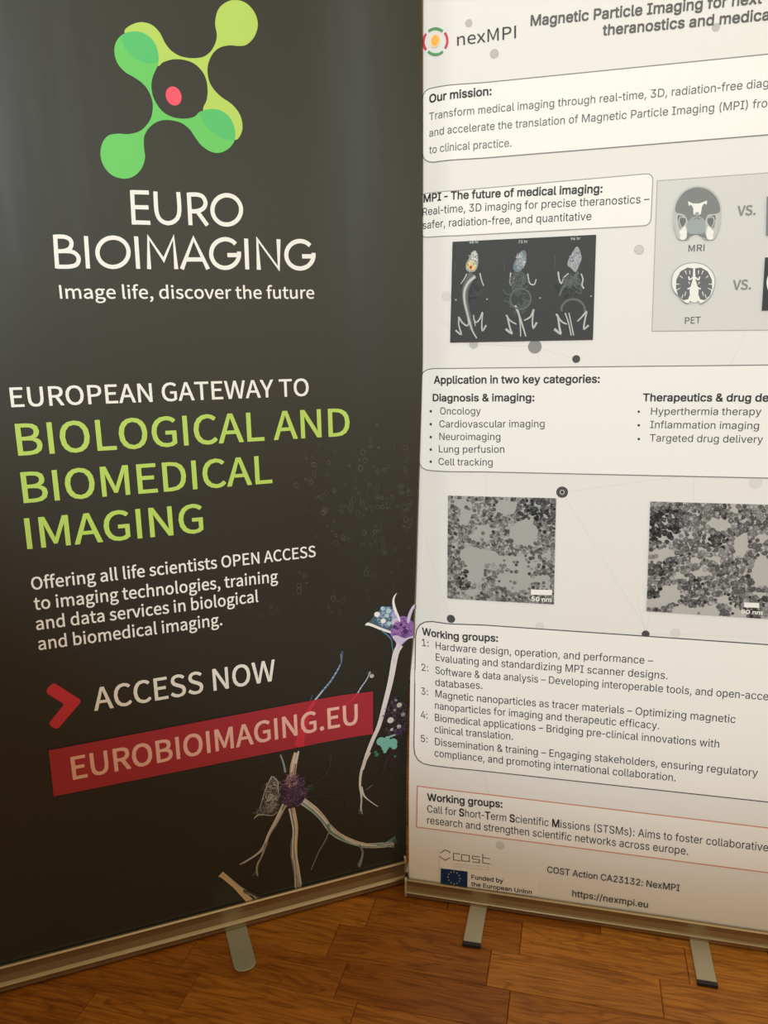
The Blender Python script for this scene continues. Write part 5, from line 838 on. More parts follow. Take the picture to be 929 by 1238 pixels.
   ('P',[(0.447,1.2937),(0.4487,1.3115),(0.4558,1.3245),(0.4675,1.3326),(0.4817,1.3345),(0.4962,1.3303),(0.5088,1.3201),(0.5163,1.3053),(0.518,1.2897),(0.5177,1.2741),(0.5128,1.2587),(0.5076,1.2529),(0.4954,1.2542),(0.4894,1.261),(0.4826,1.2636),(0.475,1.2611),(0.4709,1.2552),(0.4574,1.2558),(0.4516,1.2663),(0.4473,1.2802)], 'h1',1,0),
   ('P',[(0.4499,1.298),(0.4519,1.3136),(0.4612,1.3263),(0.472,1.3312),(0.4829,1.332),(0.4964,1.3274),(0.5079,1.3168),(0.514,1.3043),(0.5151,1.2943),(0.5074,1.2914),(0.4986,1.2908),(0.4948,1.2821),(0.4942,1.2731),(0.4973,1.2595),(0.5042,1.2547),(0.4987,1.254),(0.4895,1.2599),(0.4827,1.2632),(0.475,1.2606),(0.4693,1.2555),(0.4641,1.2567),(0.4692,1.2655),(0.4694,1.2812),(0.4631,1.2928)], 'h2',1,0),
   ('P',[(0.4675,1.3126),(0.4755,1.3088),(0.4844,1.3083),(0.4956,1.312),(0.4955,1.3061),(0.491,1.3079),(0.4887,1.3025),(0.4875,1.2925),(0.4822,1.2895),(0.4769,1.2931),(0.4759,1.3021),(0.4723,1.3074),(0.4695,1.3054)], 'hw',0,0),
   ('P',[(0.4674,1.2768),(0.4703,1.2834),(0.4767,1.2887),(0.4878,1.288),(0.4937,1.2821),(0.4958,1.2731),(0.4937,1.2642),(0.4827,1.263),(0.4714,1.2653)], 'h3',1,0),
   ('P',[(0.4532,1.2911),(0.4576,1.292),(0.4645,1.2882),(0.466,1.2814),(0.4598,1.2727),(0.4562,1.2774)], 'h4',1,0),
   ('P',[(0.4652,1.2758),(0.4687,1.2655),(0.4674,1.2565),(0.4596,1.2569),(0.4578,1.2683),(0.4599,1.2704)], 'hw',1,0),
   ('S',[(0.453,1.2933),(0.4528,1.2776),(0.4593,1.2614)],[0.00135], 'h5',0,1),
   ('S',[(0.4634,1.2883),(0.4577,1.2897),(0.4559,1.2831),(0.4609,1.2727)],[0.00135], 'h5',0,1),
   ('P',[(0.5098,1.2879),(0.5053,1.2893),(0.4989,1.2863),(0.4982,1.2796),(0.5054,1.2703),(0.5085,1.2746)], 'h4',1,0),
   ('P',[(0.4997,1.274),(0.4975,1.264),(0.4998,1.2549),(0.5075,1.2545),(0.5079,1.2657),(0.5056,1.2681)], 'hw',1,0),
   ('S',[(0.5097,1.2902),(0.5118,1.2745),(0.5073,1.259)],[0.00133], 'h5',0,1),
   ('S',[(0.5,1.2862),(0.5055,1.2871),(0.5081,1.2802),(0.5043,1.2704)],[0.00134], 'h5',0,1),
   ('D',(0.482,1.2928),0.00313, 'h3',1.0),
   ('S',[(0.478,1.2852),(0.4824,1.2868),(0.4869,1.2847)],[0.00134], 'h4',0,1),
  ]),
  ('head_scan_picture', 'round brain cross-section', [
   ('P',[(0.4623,1.1681),(0.4538,1.1766),(0.4496,1.1884),(0.4502,1.2023),(0.4564,1.2124),(0.4673,1.2189),(0.4819,1.2205),(0.4966,1.2172),(0.5083,1.208),(0.5148,1.1963),(0.5154,1.1837),(0.5118,1.17),(0.5045,1.1609),(0.4958,1.1561),(0.4915,1.1602),(0.4867,1.1587),(0.4798,1.1606),(0.4766,1.1567),(0.4684,1.1609)], 'h3',1,0),
   ('P',[(0.4633,1.169),(0.4552,1.1771),(0.4511,1.1884),(0.4517,1.2016),(0.4576,1.2113),(0.4681,1.2175),(0.4819,1.2191),(0.496,1.2159),(0.5072,1.2071),(0.5134,1.1959),(0.514,1.1839),(0.5105,1.1708),(0.5036,1.1622),(0.4953,1.1575),(0.4912,1.1614),(0.4865,1.16),(0.4799,1.1618),(0.4769,1.1581),(0.4691,1.1622)], 'hw',1,0),
   ('P',[(0.484,1.2113),(0.4927,1.2121),(0.5031,1.2059),(0.5101,1.193),(0.5114,1.1792),(0.5087,1.1689),(0.5013,1.1617),(0.4945,1.1636),(0.4914,1.1706),(0.4914,1.1776),(0.4859,1.194)], 'h6',0,0),
   ('S',[(0.4852,1.1974),(0.4904,1.1938),(0.4915,1.1984)],[0.00205], 'hw',0,1),
   ('S',[(0.4862,1.1893),(0.4888,1.1823),(0.4944,1.1793)],[0.00229], 'hw',0,1),
   ('S',[(0.4963,1.2073),(0.4944,1.2017)],[0.00136,0.00068], 'hw',0,1),
   ('S',[(0.5046,1.199),(0.5004,1.1957)],[0.00136,0.00068], 'hw',0,1),
   ('S',[(0.5114,1.1861),(0.5054,1.1863)],[0.00136,0.00068], 'hw',0,1),
   ('S',[(0.5111,1.1769),(0.5047,1.1806)],[0.00137,0.00068], 'hw',0,1),
   ('S',[(0.4972,1.1751),(0.4992,1.1681)],[0.00137,0.00069], 'hw',0,1),
   ('S',[(0.5033,1.1656),(0.5012,1.1715)],[0.00137,0.00069], 'hw',0,1),
   ('S',[(0.4896,1.2076),(0.4895,1.2019)],[0.00136,0.00068], 'hw',0,1),
   ('S',[(0.492,1.1903),(0.4904,1.1869)],[0.00137,0.00069], 'hw',0,1),
   ('P',[(0.4813,1.2114),(0.4724,1.2129),(0.4626,1.2076),(0.4569,1.1951),(0.4572,1.1811),(0.4612,1.1705),(0.4696,1.1627),(0.4764,1.1642),(0.4787,1.1711),(0.4778,1.1781),(0.4814,1.1941)], 'h6',0,0),
   ('S',[(0.4816,1.1976),(0.4769,1.1943),(0.4753,1.199)],[0.00206], 'hw',0,1),
   ('S',[(0.4817,1.1895),(0.4798,1.1826),(0.4745,1.18)],[0.00229], 'hw',0,1),
   ('S',[(0.4693,1.2084),(0.4719,1.2026)],[0.00137,0.00069], 'hw',0,1),
   ('S',[(0.4618,1.2007),(0.4666,1.197)],[0.00138,0.00069], 'hw',0,1),
   ('S',[(0.4564,1.1881),(0.4625,1.1879)],[0.00138,0.00069], 'hw',0,1),
   ('S',[(0.4578,1.1788),(0.464,1.182)],[0.00139,0.00069], 'hw',0,1),
   ('S',[(0.4723,1.1759),(0.4711,1.169)],[0.00138,0.00069], 'hw',0,1),
   ('S',[(0.4671,1.1668),(0.4686,1.1726)],[0.00139,0.00069], 'hw',0,1),
   ('S',[(0.4761,1.2082),(0.4769,1.2024)],[0.00137,0.00069], 'hw',0,1),
   ('S',[(0.4757,1.1909),(0.4777,1.1873)],[0.00138,0.00069], 'hw',0,1),
   ('S',[(0.4824,1.2159),(0.4834,1.1987)],[0.00182], 'hw',0,1),
   ('P',[(0.4816,1.1872),(0.4872,1.187),(0.4906,1.1753),(0.4906,1.1602),(0.4809,1.1605),(0.4789,1.1757)], 'hw',1,0),
  ]),
  ('head_scan_picture', 'dark square scan cut off at the frame edge', [
   ('P',[(0.5809,1.3126),(0.6677,1.3143),(0.6717,1.2561),(0.584,1.2557)], 'h2',0,0),
   ('S',[(0.6466,1.2837),(0.6458,1.2759),(0.6424,1.2694),(0.6366,1.2649),(0.6294,1.2632),(0.6217,1.2644),(0.6145,1.2683),(0.6089,1.2746),(0.6056,1.2822),(0.6051,1.2902),(0.6073,1.2975),(0.6121,1.303),(0.6188,1.306),(0.6264,1.3061),(0.6338,1.3034),(0.6402,1.2981),(0.6447,1.2911)],[0.00235], 'hw',1,1),
  ]),
  ('head_scan_picture', 'dark square scan with pale ring', [
   ('P',[(0.5852,1.2233),(0.6734,1.2236),(0.6782,1.1439),(0.5864,1.1435)], 'scan',0,0),
   ('S',[(0.669,1.1824),(0.6682,1.1731),(0.6641,1.1647),(0.657,1.1579),(0.6476,1.1534),(0.6366,1.1515),(0.6251,1.1524),(0.614,1.1562),(0.6044,1.1623),(0.5971,1.1704),(0.5927,1.1796),(0.5916,1.1892),(0.594,1.1983),(0.5996,1.2061),(0.6079,1.2119),(0.6181,1.2152),(0.6294,1.2158),(0.6407,1.2136),(0.6511,1.2088),(0.6597,1.2019),(0.6658,1.1934)],[0.00299], 'hw',1,1),
   ('D',(0.6306,1.1838),0.03137, 'h6',0.769),
  ]),
 ],
}

# ---------------------------------------------------------------- helpers
def s2l(c):
    c /= 255.0
    return c / 12.92 if c <= 0.04045 else ((c + 0.055) / 1.055) ** 2.4
def rgb(r, g, b): return (s2l(r), s2l(g), s2l(b), 1.0)
def tag(o, label=None, cat=None, group=None, kind=None):
    for k, v in (('label', label), ('category', cat), ('group', group), ('kind', kind)):
        if v: o[k] = v
    return o
def obj(name, mesh, mat, parent=None, loc=None):
    o = bpy.data.objects.new(name, mesh); COL.objects.link(o)
    if mat and not mesh.materials: mesh.materials.append(mat)
    if parent: o.parent = parent
    if loc: o.location = loc
    return o
def bm_mesh(name, bm, smooth=False):
    bmesh.ops.recalc_face_normals(bm, faces=bm.faces)
    me = bpy.data.meshes.new(name); bm.to_mesh(me); bm.free()
    if smooth:
        for p in me.polygons: p.use_smooth = True
    return me
def box_bm(bm, x0, x1, y0, y1, z0, z1, bev=0.0, seg=2):
    r = bmesh.ops.create_cube(bm, size=1.0)
    for v in r['verts']: v.co = Vector(((x0 + x1) / 2 + v.co.x * (x1 - x0), (y0 + y1) / 2 + v.co.y * (y1 - y0), (z0 + z1) / 2 + v.co.z * (z1 - z0)))
    if bev: bmesh.ops.bevel(bm, geom=list({e for v in r['verts'] for e in v.link_edges}), offset=bev, segments=seg, profile=.5, affect='EDGES')
def prism(bm, prof, a0, a1, axis='x'):
    # profile [(p,q)] extruded along an axis
    n = len(prof)
    def mk(a, p, q): return (a, p, q) if axis == 'x' else ((p, a, q) if axis == 'y' else (p, q, a))
    A = [bm.verts.new(mk(a0, p, q)) for p, q in prof]; B = [bm.verts.new(mk(a1, p, q)) for p, q in prof]
    for i in range(n): bm.faces.new((A[i], A[(i + 1) % n], B[(i + 1) % n], B[i]))
    bm.faces.new(A); bm.faces.new(B[::-1])
def cyl(bm, c, r, z0, z1, n=20):
    prism(bm, [(c[0] + r * math.cos(2 * math.pi * i / n), c[1] + r * math.sin(2 * math.pi * i / n)) for i in range(n)], z0, z1, 'z')

# ---------------------------------------------------------------- materials
def new_mat(name):
    m = bpy.data.materials.new(name); m.use_nodes = True
    return m, m.node_tree, m.node_tree.nodes['Principled BSDF']
def simple(name, col, rough, metal=0.0, noise=0.0, nscale=60, stretch=(1, 1, 1), bump=0.0):
    m, nt, b = new_mat(name)
    b.inputs['Roughness'].default_value = rough; b.inputs['Metallic'].default_value = metal
    t = nt.nodes.new('ShaderNodeTexCoord'); mp = nt.nodes.new('ShaderNodeMapping'); mp.inputs['Scale'].default_value = stretch
    n = nt.nodes.new('ShaderNodeTexNoise'); n.inputs['Scale'].default_value = nscale; n.inputs['Detail'].default_value = 4
    nt.links.new(t.outputs['Object'], mp.inputs[0]); nt.links.new(mp.outputs[0], n.inputs['Vector'])
    r = nt.nodes.new('ShaderNodeValToRGB'); nt.links.new(n.outputs['Fac'], r.inputs[0]); nt.links.new(r.outputs[0], b.inputs['Base Color'])
    r.color_ramp.elements[0].position = .3; r.color_ramp.elements[1].position = .7
    r.color_ramp.elements[0].color = tuple(c * (1 - noise) for c in col[:3]) + (1,); r.color_ramp.elements[1].color = tuple(min(1, c * (1 + noise)) for c in col[:3]) + (1,)
    if bump:
        bp = nt.nodes.new('ShaderNodeBump'); bp.inputs['Strength'].default_value = bump; bp.inputs['Distance'].default_value = .0005
        nt.links.new(n.outputs['Fac'], bp.inputs['Height']); nt.links.new(bp.outputs[0], b.inputs['Normal'])
    return m
def print_mat(name, rough, spec, bump):
    m, nt, b = new_mat(name)
    a = nt.nodes.new('ShaderNodeAttribute'); a.attribute_name = 'ink'
    nt.links.new(a.outputs['Color'], b.inputs['Base Color'])
    b.inputs['Roughness'].default_value = rough; b.inputs['Specular IOR Level'].default_value = spec
    t = nt.nodes.new('ShaderNodeTexCoord'); n = nt.nodes.new('ShaderNodeTexNoise'); n.inputs['Scale'].default_value = 9.0; n.inputs['Detail'].default_value = 2
    mp = nt.nodes.new('ShaderNodeMapping'); mp.inputs['Scale'].default_value = (1.6, 1, .22)
    bp = nt.nodes.new('ShaderNodeBump'); bp.inputs['Strength'].default_value = bump; bp.inputs['Distance'].default_value = .004
    nt.links.new(t.outputs['Object'], mp.inputs[0]); nt.links.new(mp.outputs[0], n.inputs['Vector']); nt.links.new(n.outputs['Fac'], bp.inputs['Height']); nt.links.new(bp.outputs[0], b.inputs['Normal'])
    return m
M_DARK = print_mat('satin_banner_print', .34, .72, .25)
M_LIGHT = print_mat('matte_banner_print', .6, .3, .3)
M_CASE = simple('brushed_aluminium', (.38, .31, .20), .38, .85, .08, 40, (.4, 30, 30), .15)
M_FOOT = simple('satin_aluminium_foot', (.42, .42, .34), .48, .5, .04, 60, (1, 1, 1), .1)
M_FOOT2 = simple('anodised_foot', (.50, .48, .38), .5, .35, .04, 60, (1, 1, 1), .1)
M_BLACK = simple('black_plastic', (.012, .012, .014), .4, 0, .2)
M_CAP = simple('grey_end_plate', (.60, .57, .50), .4, .5, .05)
M_WALL = simple('painted_plaster', (.62, .58, .50), .9, 0, .04, 12, (1, 1, 1), .3)
M_TRIM = simple('white_skirting_paint', (.60, .57, .5), .5, 0, .03, 12)
M_SUB = simple('dark_joint_filler', (.035, .017, .007), .9, 0, .3, 40)

def wood():
    m, nt, b = new_mat('oak_parquet'); N = nt.nodes; L = nt.links
    t = N.new('ShaderNodeTexCoord'); oi = N.new('ShaderNodeObjectInfo'); ge = N.new('ShaderNodeNewGeometry')
    ad = N.new('ShaderNodeMath'); ad.operation = 'ADD'; L.new(oi.outputs['Random'], ad.inputs[0]); L.new(ge.outputs['Random Per Island'], ad.inputs[1])
    fr = N.new('ShaderNodeMath'); fr.operation = 'FRACT'; L.new(ad.outputs[0], fr.inputs[0])
    off = N.new('ShaderNodeVectorMath'); off.operation = 'SCALE'; off.inputs[0].default_value = (37.0, 19.0, 11.0); L.new(fr.outputs[0], off.inputs['Scale'])
    av = N.new('ShaderNodeVectorMath'); av.operation = 'ADD'; L.new(t.outputs['Object'], av.inputs[0]); L.new(off.outputs[0], av.inputs[1])
    mp = N.new('ShaderNodeMapping'); mp.inputs['Scale'].default_value = (1.6, 11, 4); L.new(av.outputs[0], mp.inputs[0])
    n1 = N.new('ShaderNodeTexNoise'); n1.inputs['Scale'].default_value = 2.2; n1.inputs['Detail'].default_value = 3; n1.inputs['Distortion'].default_value = .8; L.new(mp.outputs[0], n1.inputs['Vector'])
    # growth rings: bands of the low noise
    mu = N.new('ShaderNodeMath'); mu.operation = 'MULTIPLY'; mu.inputs[1].default_value = 13.0; L.new(n1.outputs['Fac'], mu.inputs[0])
    sn = N.new('ShaderNodeMath'); sn.operation = 'PINGPONG'; sn.inputs[1].default_value = 1.0; L.new(mu.outputs[0], sn.inputs[0])
    mp2 = N.new('ShaderNodeMapping'); mp2.inputs['Scale'].default_value = (7, 190, 20); L.new(av.outputs[0], mp2.inputs[0])
    n2 = N.new('ShaderNodeTexNoise'); n2.inputs['Scale'].default_value = 1.6; n2.inputs['Detail'].default_value = 5; L.new(mp2.outputs[0], n2.inputs['Vector'])
    r1 = N.new('ShaderNodeValToRGB'); L.new(fr.outputs[0], r1.inputs[0])
    cs = [(.25, .078, .008), (.33, .115, .013), (.42, .160, .020), (.50, .21, .033)]
    r1.color_ramp.elements[0].color = cs[0] + (1,); r1.color_ramp.elements[1].color = cs[3] + (1,)
    e = r1.color_ramp.elements.new(.35); e.color = cs[1] + (1,); e = r1.color_ramp.elements.new(.7); e.color = cs[2] + (1,)
    r2 = N.new('ShaderNodeValToRGB'); L.new(sn.outputs[0], r2.inputs[0]); r2.color_ramp.elements[0].color = (.60, .54, .46, 1); r2.color_ramp.elements[1].position = .45; r2.color_ramp.elements[1].color = (1, 1, 1, 1)
    r3 = N.new('ShaderNodeValToRGB'); L.new(n2.outputs['Fac'], r3.inputs[0]); r3.color_ramp.elements[0].position = .35; r3.color_ramp.elements[0].color = (.68, .62, .55, 1); r3.color_ramp.elements[1].position = .6; r3.color_ramp.elements[1].color = (1.08, 1.08, 1.05, 1)
    x1 = N.new('ShaderNodeMix'); x1.data_type = 'RGBA'; x1.blend_type = 'MULTIPLY'; x1.inputs[0].default_value = .8
    x2 = N.new('ShaderNodeMix'); x2.data_type = 'RGBA'; x2.blend_type = 'MULTIPLY'; x2.inputs[0].default_value = 1
    L.new(r1.outputs[0], x1.inputs[6]); L.new(r2.outputs[0], x1.inputs[7]); L.new(x1.outputs[2], x2.inputs[6]); L.new(r3.outputs[0], x2.inputs[7])
    # small dark knots
    vo = N.new('ShaderNodeTexVoronoi'); vo.inputs['Scale'].default_value = 7.5; L.new(av.outputs[0], vo.inputs['Vector'])
    r4 = N.new('ShaderNodeValToRGB'); L.new(vo.outputs['Distance'], r4.inputs[0]); r4.color_ramp.elements[0].position = .02; r4.color_ramp.elements[0].color = (.35, .25, .2, 1); r4.color_ramp.elements[1].position = .075; r4.color_ramp.elements[1].color = (1, 1, 1, 1)
    x3 = N.new('ShaderNodeMix'); x3.data_type = 'RGBA'; x3.blend_type = 'MULTIPLY'; x3.inputs[0].default_value = .7; L.new(x2.outputs[2], x3.inputs[6]); L.new(r4.outputs[0], x3.inputs[7])
    L.new(x3.outputs[2], b.inputs['Base Color'])
    b.inputs['Roughness'].default_value = .42; b.inputs['Specular IOR Level'].default_value = .28
    bp = N.new('ShaderNodeBump'); bp.inputs['Strength'].default_value = .25; bp.inputs['Distance'].default_value = .001; L.new(n2.outputs['Fac'], bp.inputs['Height']); L.new(bp.outputs[0], b.inputs['Normal'])
    return m
M_WOOD = wood()

# ---------------------------------------------------------------- floor: strips of parquet in staggered rows
DE = Vector((math.cos(math.radians(-14.5)), math.sin(math.radians(-14.5)), 0)); DN = Vector((-DE.y, DE.x, 0))
PL_L, PL_W, PL_H, FLOOR_Z = .2955, .0848, .006, 0.0
bm = bmesh.new(); box_bm(bm, -2.4, 2.4, -2.2, 2.55, -.04, -.0055)
floor = tag(obj('floor', bm_mesh('floor', bm), M_SUB), kind='structure')
wm = bmesh.new(); g = .0004
box_bm(wm, g, PL_L - g, g, PL_W - g, -PL_H, 0, .0009, 1)
plank_mesh = bm_mesh('plank', wm); plank_mesh.materials.append(M_WOOD)
ROW0 = 1.0735 - PL_W * 40
row_joint = {39: -.6375, 40: -.3845, 41: -.1315, 42: -.081, 38: -.5, 43: -.23}
rj = random.Random(7); cands = []
ang = math.atan2(DE.y, DE.x)
for r in range(-4, 62):
    c0 = ROW0 + r * PL_W
    j = row_joint.get(r, rj.uniform(0, PL_L))
    for k in range(-14, 14):
        s0 = j + k * PL_L
        ctr = DE * (s0 + PL_L / 2) + DN * (c0 + PL_W / 2)
        if abs(ctr.x) > 2.2 or ctr.y > 2.38 or ctr.y < -2.0: continue
        near = abs(ctr.x - 0.05) / 1.0 + abs(ctr.y - 1.22) * 1.6
        cands.append((near, s0, c0))
cands.sort()
rh = random.Random(3)
for near, s0, c0 in cands[:190]:
    o = bpy.data.objects.new('plank', plank_mesh); COL.objects.link(o); o.parent = floor
    p = DE * s0 + DN * c0; o.location = (p.x, p.y, FLOOR_Z - rh.uniform(0, .0004)); o.rotation_euler = (0, 0, ang)
fb = bmesh.new()
for near, s0, c0 in cands[190:]:
    g2 = g; z = -rh.uniform(0, .0004)
    q = [DE * (s0 + a) + DN * (c0 + b) for a, b in ((g2, g2), (PL_L - g2, g2), (PL_L - g2, PL_W - g2), (g2, PL_W - g2))]
    T_ = [fb.verts.new((p.x, p.y, z)) for p in q]; B_ = [fb.verts.new((p.x, p.y, z - .0055)) for p in q]
    fb.faces.new(T_)
    for i in range(4): fb.faces.new((B_[i], B_[(i + 1) % 4], T_[(i + 1) % 4], T_[i]))
o = obj('plank_field', bm_mesh('plank_field', fb), M_WOOD, floor); o['kind'] = 'stuff'

# wall behind the banners, with its skirting board
bm = bmesh.new(); box_bm(bm, -2.4, 2.4, 2.45, 2.55, -.0055, 2.9)
tag(obj('wall_back', bm_mesh('wall_back', bm), M_WALL), kind='structure')
bm = bmesh.new(); prism(bm, [(2.43, 0), (2.43, .07), (2.437, .085), (2.4495, .09), (2.4495, 0)], -2.39, 2.39, 'x')
tag(obj('baseboard_back', bm_mesh('baseboard_back', bm), M_TRIM), kind='structure')

# ---------------------------------------------------------------- inks (colour of the print itself)
INK = dict(
    dark=rgb(*(37, 42, 39)), light=(.80, .79, .77, 1), white=(.86, .86, .83, 1), lime=rgb(180, 211, 98), green=rgb(100, 200, 98), teal=rgb(80, 192, 110), pink=rgb(238, 82, 108), red=rgb(200, 52, 68),
    band=rgb(168, 48, 64), band2=rgb(206, 52, 74), bandtx=rgb(240, 190, 180),
    ntan=rgb(196, 178, 158), ntan2=rgb(214, 186, 150), npale=rgb(214, 214, 212), ncyan=rgb(140, 162, 170), ncyan2=rgb(120, 160, 155), npurp=rgb(98, 80, 114), npurp2=rgb(140, 110, 140), ndeep=rgb(58, 36, 74), npink=rgb(190, 150, 140),
    nbase=rgb(120, 112, 102), nsmoke=rgb(64, 64, 60), nsmoke2=rgb(118, 122, 122), ngrey=rgb(140, 146, 146), ngrey2=rgb(186, 188, 182), nblue=rgb(94, 130, 168), ngreen=rgb(60, 95, 75), ndim=rgb(66, 58, 74), ndim2=rgb(48, 46, 50),
    nbody=rgb(72, 96, 112), nblue2=rgb(84, 130, 156), ncyan3=rgb(128, 176, 190), nblue3=rgb(56, 80, 104), nlil=rgb(170, 170, 210), nlil2=rgb(205, 196, 226), nbright=rgb(170, 204, 216), nwhite=rgb(236, 238, 236), nwhite2=rgb(226, 222, 224), nvio=rgb(140, 104, 176), nvio2=rgb(168, 130, 200), nvio3=rgb(110, 74, 140), nmag=rgb(186, 110, 176), ndeep2=rgb(70, 48, 100),
    turq=rgb(122, 196, 186), turqd=rgb(60, 120, 104), turq2=rgb(150, 190, 200), cell=rgb(76, 78, 72), cell2=rgb(92, 94, 88),
    gline=(.735, .722, .695, 1), gdot0=(.60, .60, .58, 1), gdot1=(.50, .50, .48, 1), gdot2=(.27, .27, .27, 1), gdot3=(.07, .07, .07, 1), gdot4=(.035, .035, .035, 1), gdot5=(.70, .69, .67, 1),
    panel=(.665, .67, .655, 1), panell=(.36, .36, .36, 1), boxw=(.89, .885, .86, 1), boxw2=(.86, .86, .845, 1), boxw3=(.87, .855, .83, 1), bline=(.20, .20, .20, 1), bline2=(.33, .33, .32, 1), bline3=(.08, .08, .08, 1), oline=(.62, .25, .15, 1),
    lgreen=rgb(92, 158, 110), lred=rgb(212, 74, 90), lorange=rgb(255, 186, 92), lorangel=rgb(250, 222, 190),
    ink=(.045, .045, .045, 1), inkb=(.032, .032, .032, 1), inkg=(.11, .11, .105, 1), inkt=(.12, .12, .115, 1), inkd=(.028, .027, .03, 1), vs=(.25, .25, .25, 1), navy=(.022, .025, .05, 1),
    patch=(.83, .815, .785, 1), cost=(.17, .15, .14, 1), costg=(.42, .40, .38, 1), eublue=rgb(16, 46, 96), eustar=rgb(190, 180, 90),
    tem=rgb(166, 168, 166), tem2=rgb(182, 180, 176), scan=rgb(58, 60, 60), scan2=rgb(60, 66, 64), scan3=rgb(78, 86, 84), scan4=rgb(44, 46, 46), scan5=rgb(90, 90, 90),
    bone=rgb(196, 198, 194), bone2=rgb(158, 162, 160), boned=rgb(98, 104, 102), orange=rgb(230, 176, 84), orange2=rgb(222, 150, 70), yellow=rgb(236, 224, 150), red2=rgb(190, 70, 40), blue1=rgb(150, 160, 176), blue2=rgb(112, 128, 138), blue3=rgb(104, 108, 150),
    h1=rgb(190, 193, 190), h2=rgb(128, 132, 132), hw=rgb(236, 238, 234), h3=rgb(158, 168, 172), h4=rgb(112, 116, 118), h5=rgb(200, 204, 202), h6=rgb(106, 108, 112))

# ---------------------------------------------------------------- banner surfaces
def smst(a, b, x):
    t = min(1.0, max(0.0, (x - a) / (b - a))); return t * t * (3 - 2 * t)
LEAN = math.radians(0.5)
def curl_left(u, v): return -.008 + .032 * smst(.2, .6, v) * smst(-.16, .035, u)
def curl_right(u, v): return -.008 - .024 * smst(.2, .6, v) * (1 - smst(.005, .10, u))
def interp(x, T):
    for (a, fa), (b, fb_) in zip(T, T[1:]):
        if x <= b: return fa + (fb_ - fa) * max(0, (x - a)) / (b - a)
    return T[-1][1]
class Surface:
    def __init__(s, lean, curl, ledge, redge): s.c, s.s, s.curl, s.ledge, s.redge = math.cos(lean), math.sin(lean), curl, ledge, redge
    def __call__(s, u, v, d=0.0):
        w = s.curl(u, v) + d
        return (u, -w * s.c + v * s.s, v * s.c + w * s.s)

# ---------------------------------------------------------------- print maker
GL = {}
def glyph(font, ch, grow=0):
    key = (font, ch, grow)
    if key in GL: return GL[key]
    adv, outlines = FONTS[font][ch]
    loops = [list(zip(p[0::2], p[1::2])) for p in outlines]
    if grow:   # a heavier weight: union of the outline shifted to eight sides
        loops = [[(x + grow * a, y + grow * b) for x, y in l] for a, b in ((.94, .94), (-.94, .94), (-.94, -.94), (.94, -.94), (1.06, 0), (-1.06, 0), (0, 1.06), (0, -1.06)) for l in loops]
    V, T = [], []
    if loops:
        vs = []; es = []
        for l in loops:
            b = len(vs); vs += [Vector(p).to_2d() for p in l]; es += [(b + i, b + (i + 1) % len(l)) for i in range(len(l))]
        r = delaunay_2d_cdt(vs, es, [], 0, 1e-3)
        V = [(v.x, v.y) for v in r[0]]
        L = [np.array(l, float) for l in loops]
        for f in r[2]:
            cx = sum(V[i][0] for i in f) / 3; cy = sum(V[i][1] for i in f) / 3; wind = 0
            for l in L:
                a = l; b = np.roll(l, -1, 0)
                cr = (b[:, 0] - a[:, 0]) * (cy - a[:, 1]) - (cx - a[:, 0]) * (b[:, 1] - a[:, 1])
                wind += int(((a[:, 1] <= cy) & (b[:, 1] > cy) & (cr > 0)).sum()) - int(((a[:, 1] > cy) & (b[:, 1] <= cy) & (cr < 0)).sum())
            if wind != 0: T.append(tuple(f))
    GL[key] = (adv, V, T); return GL[key]

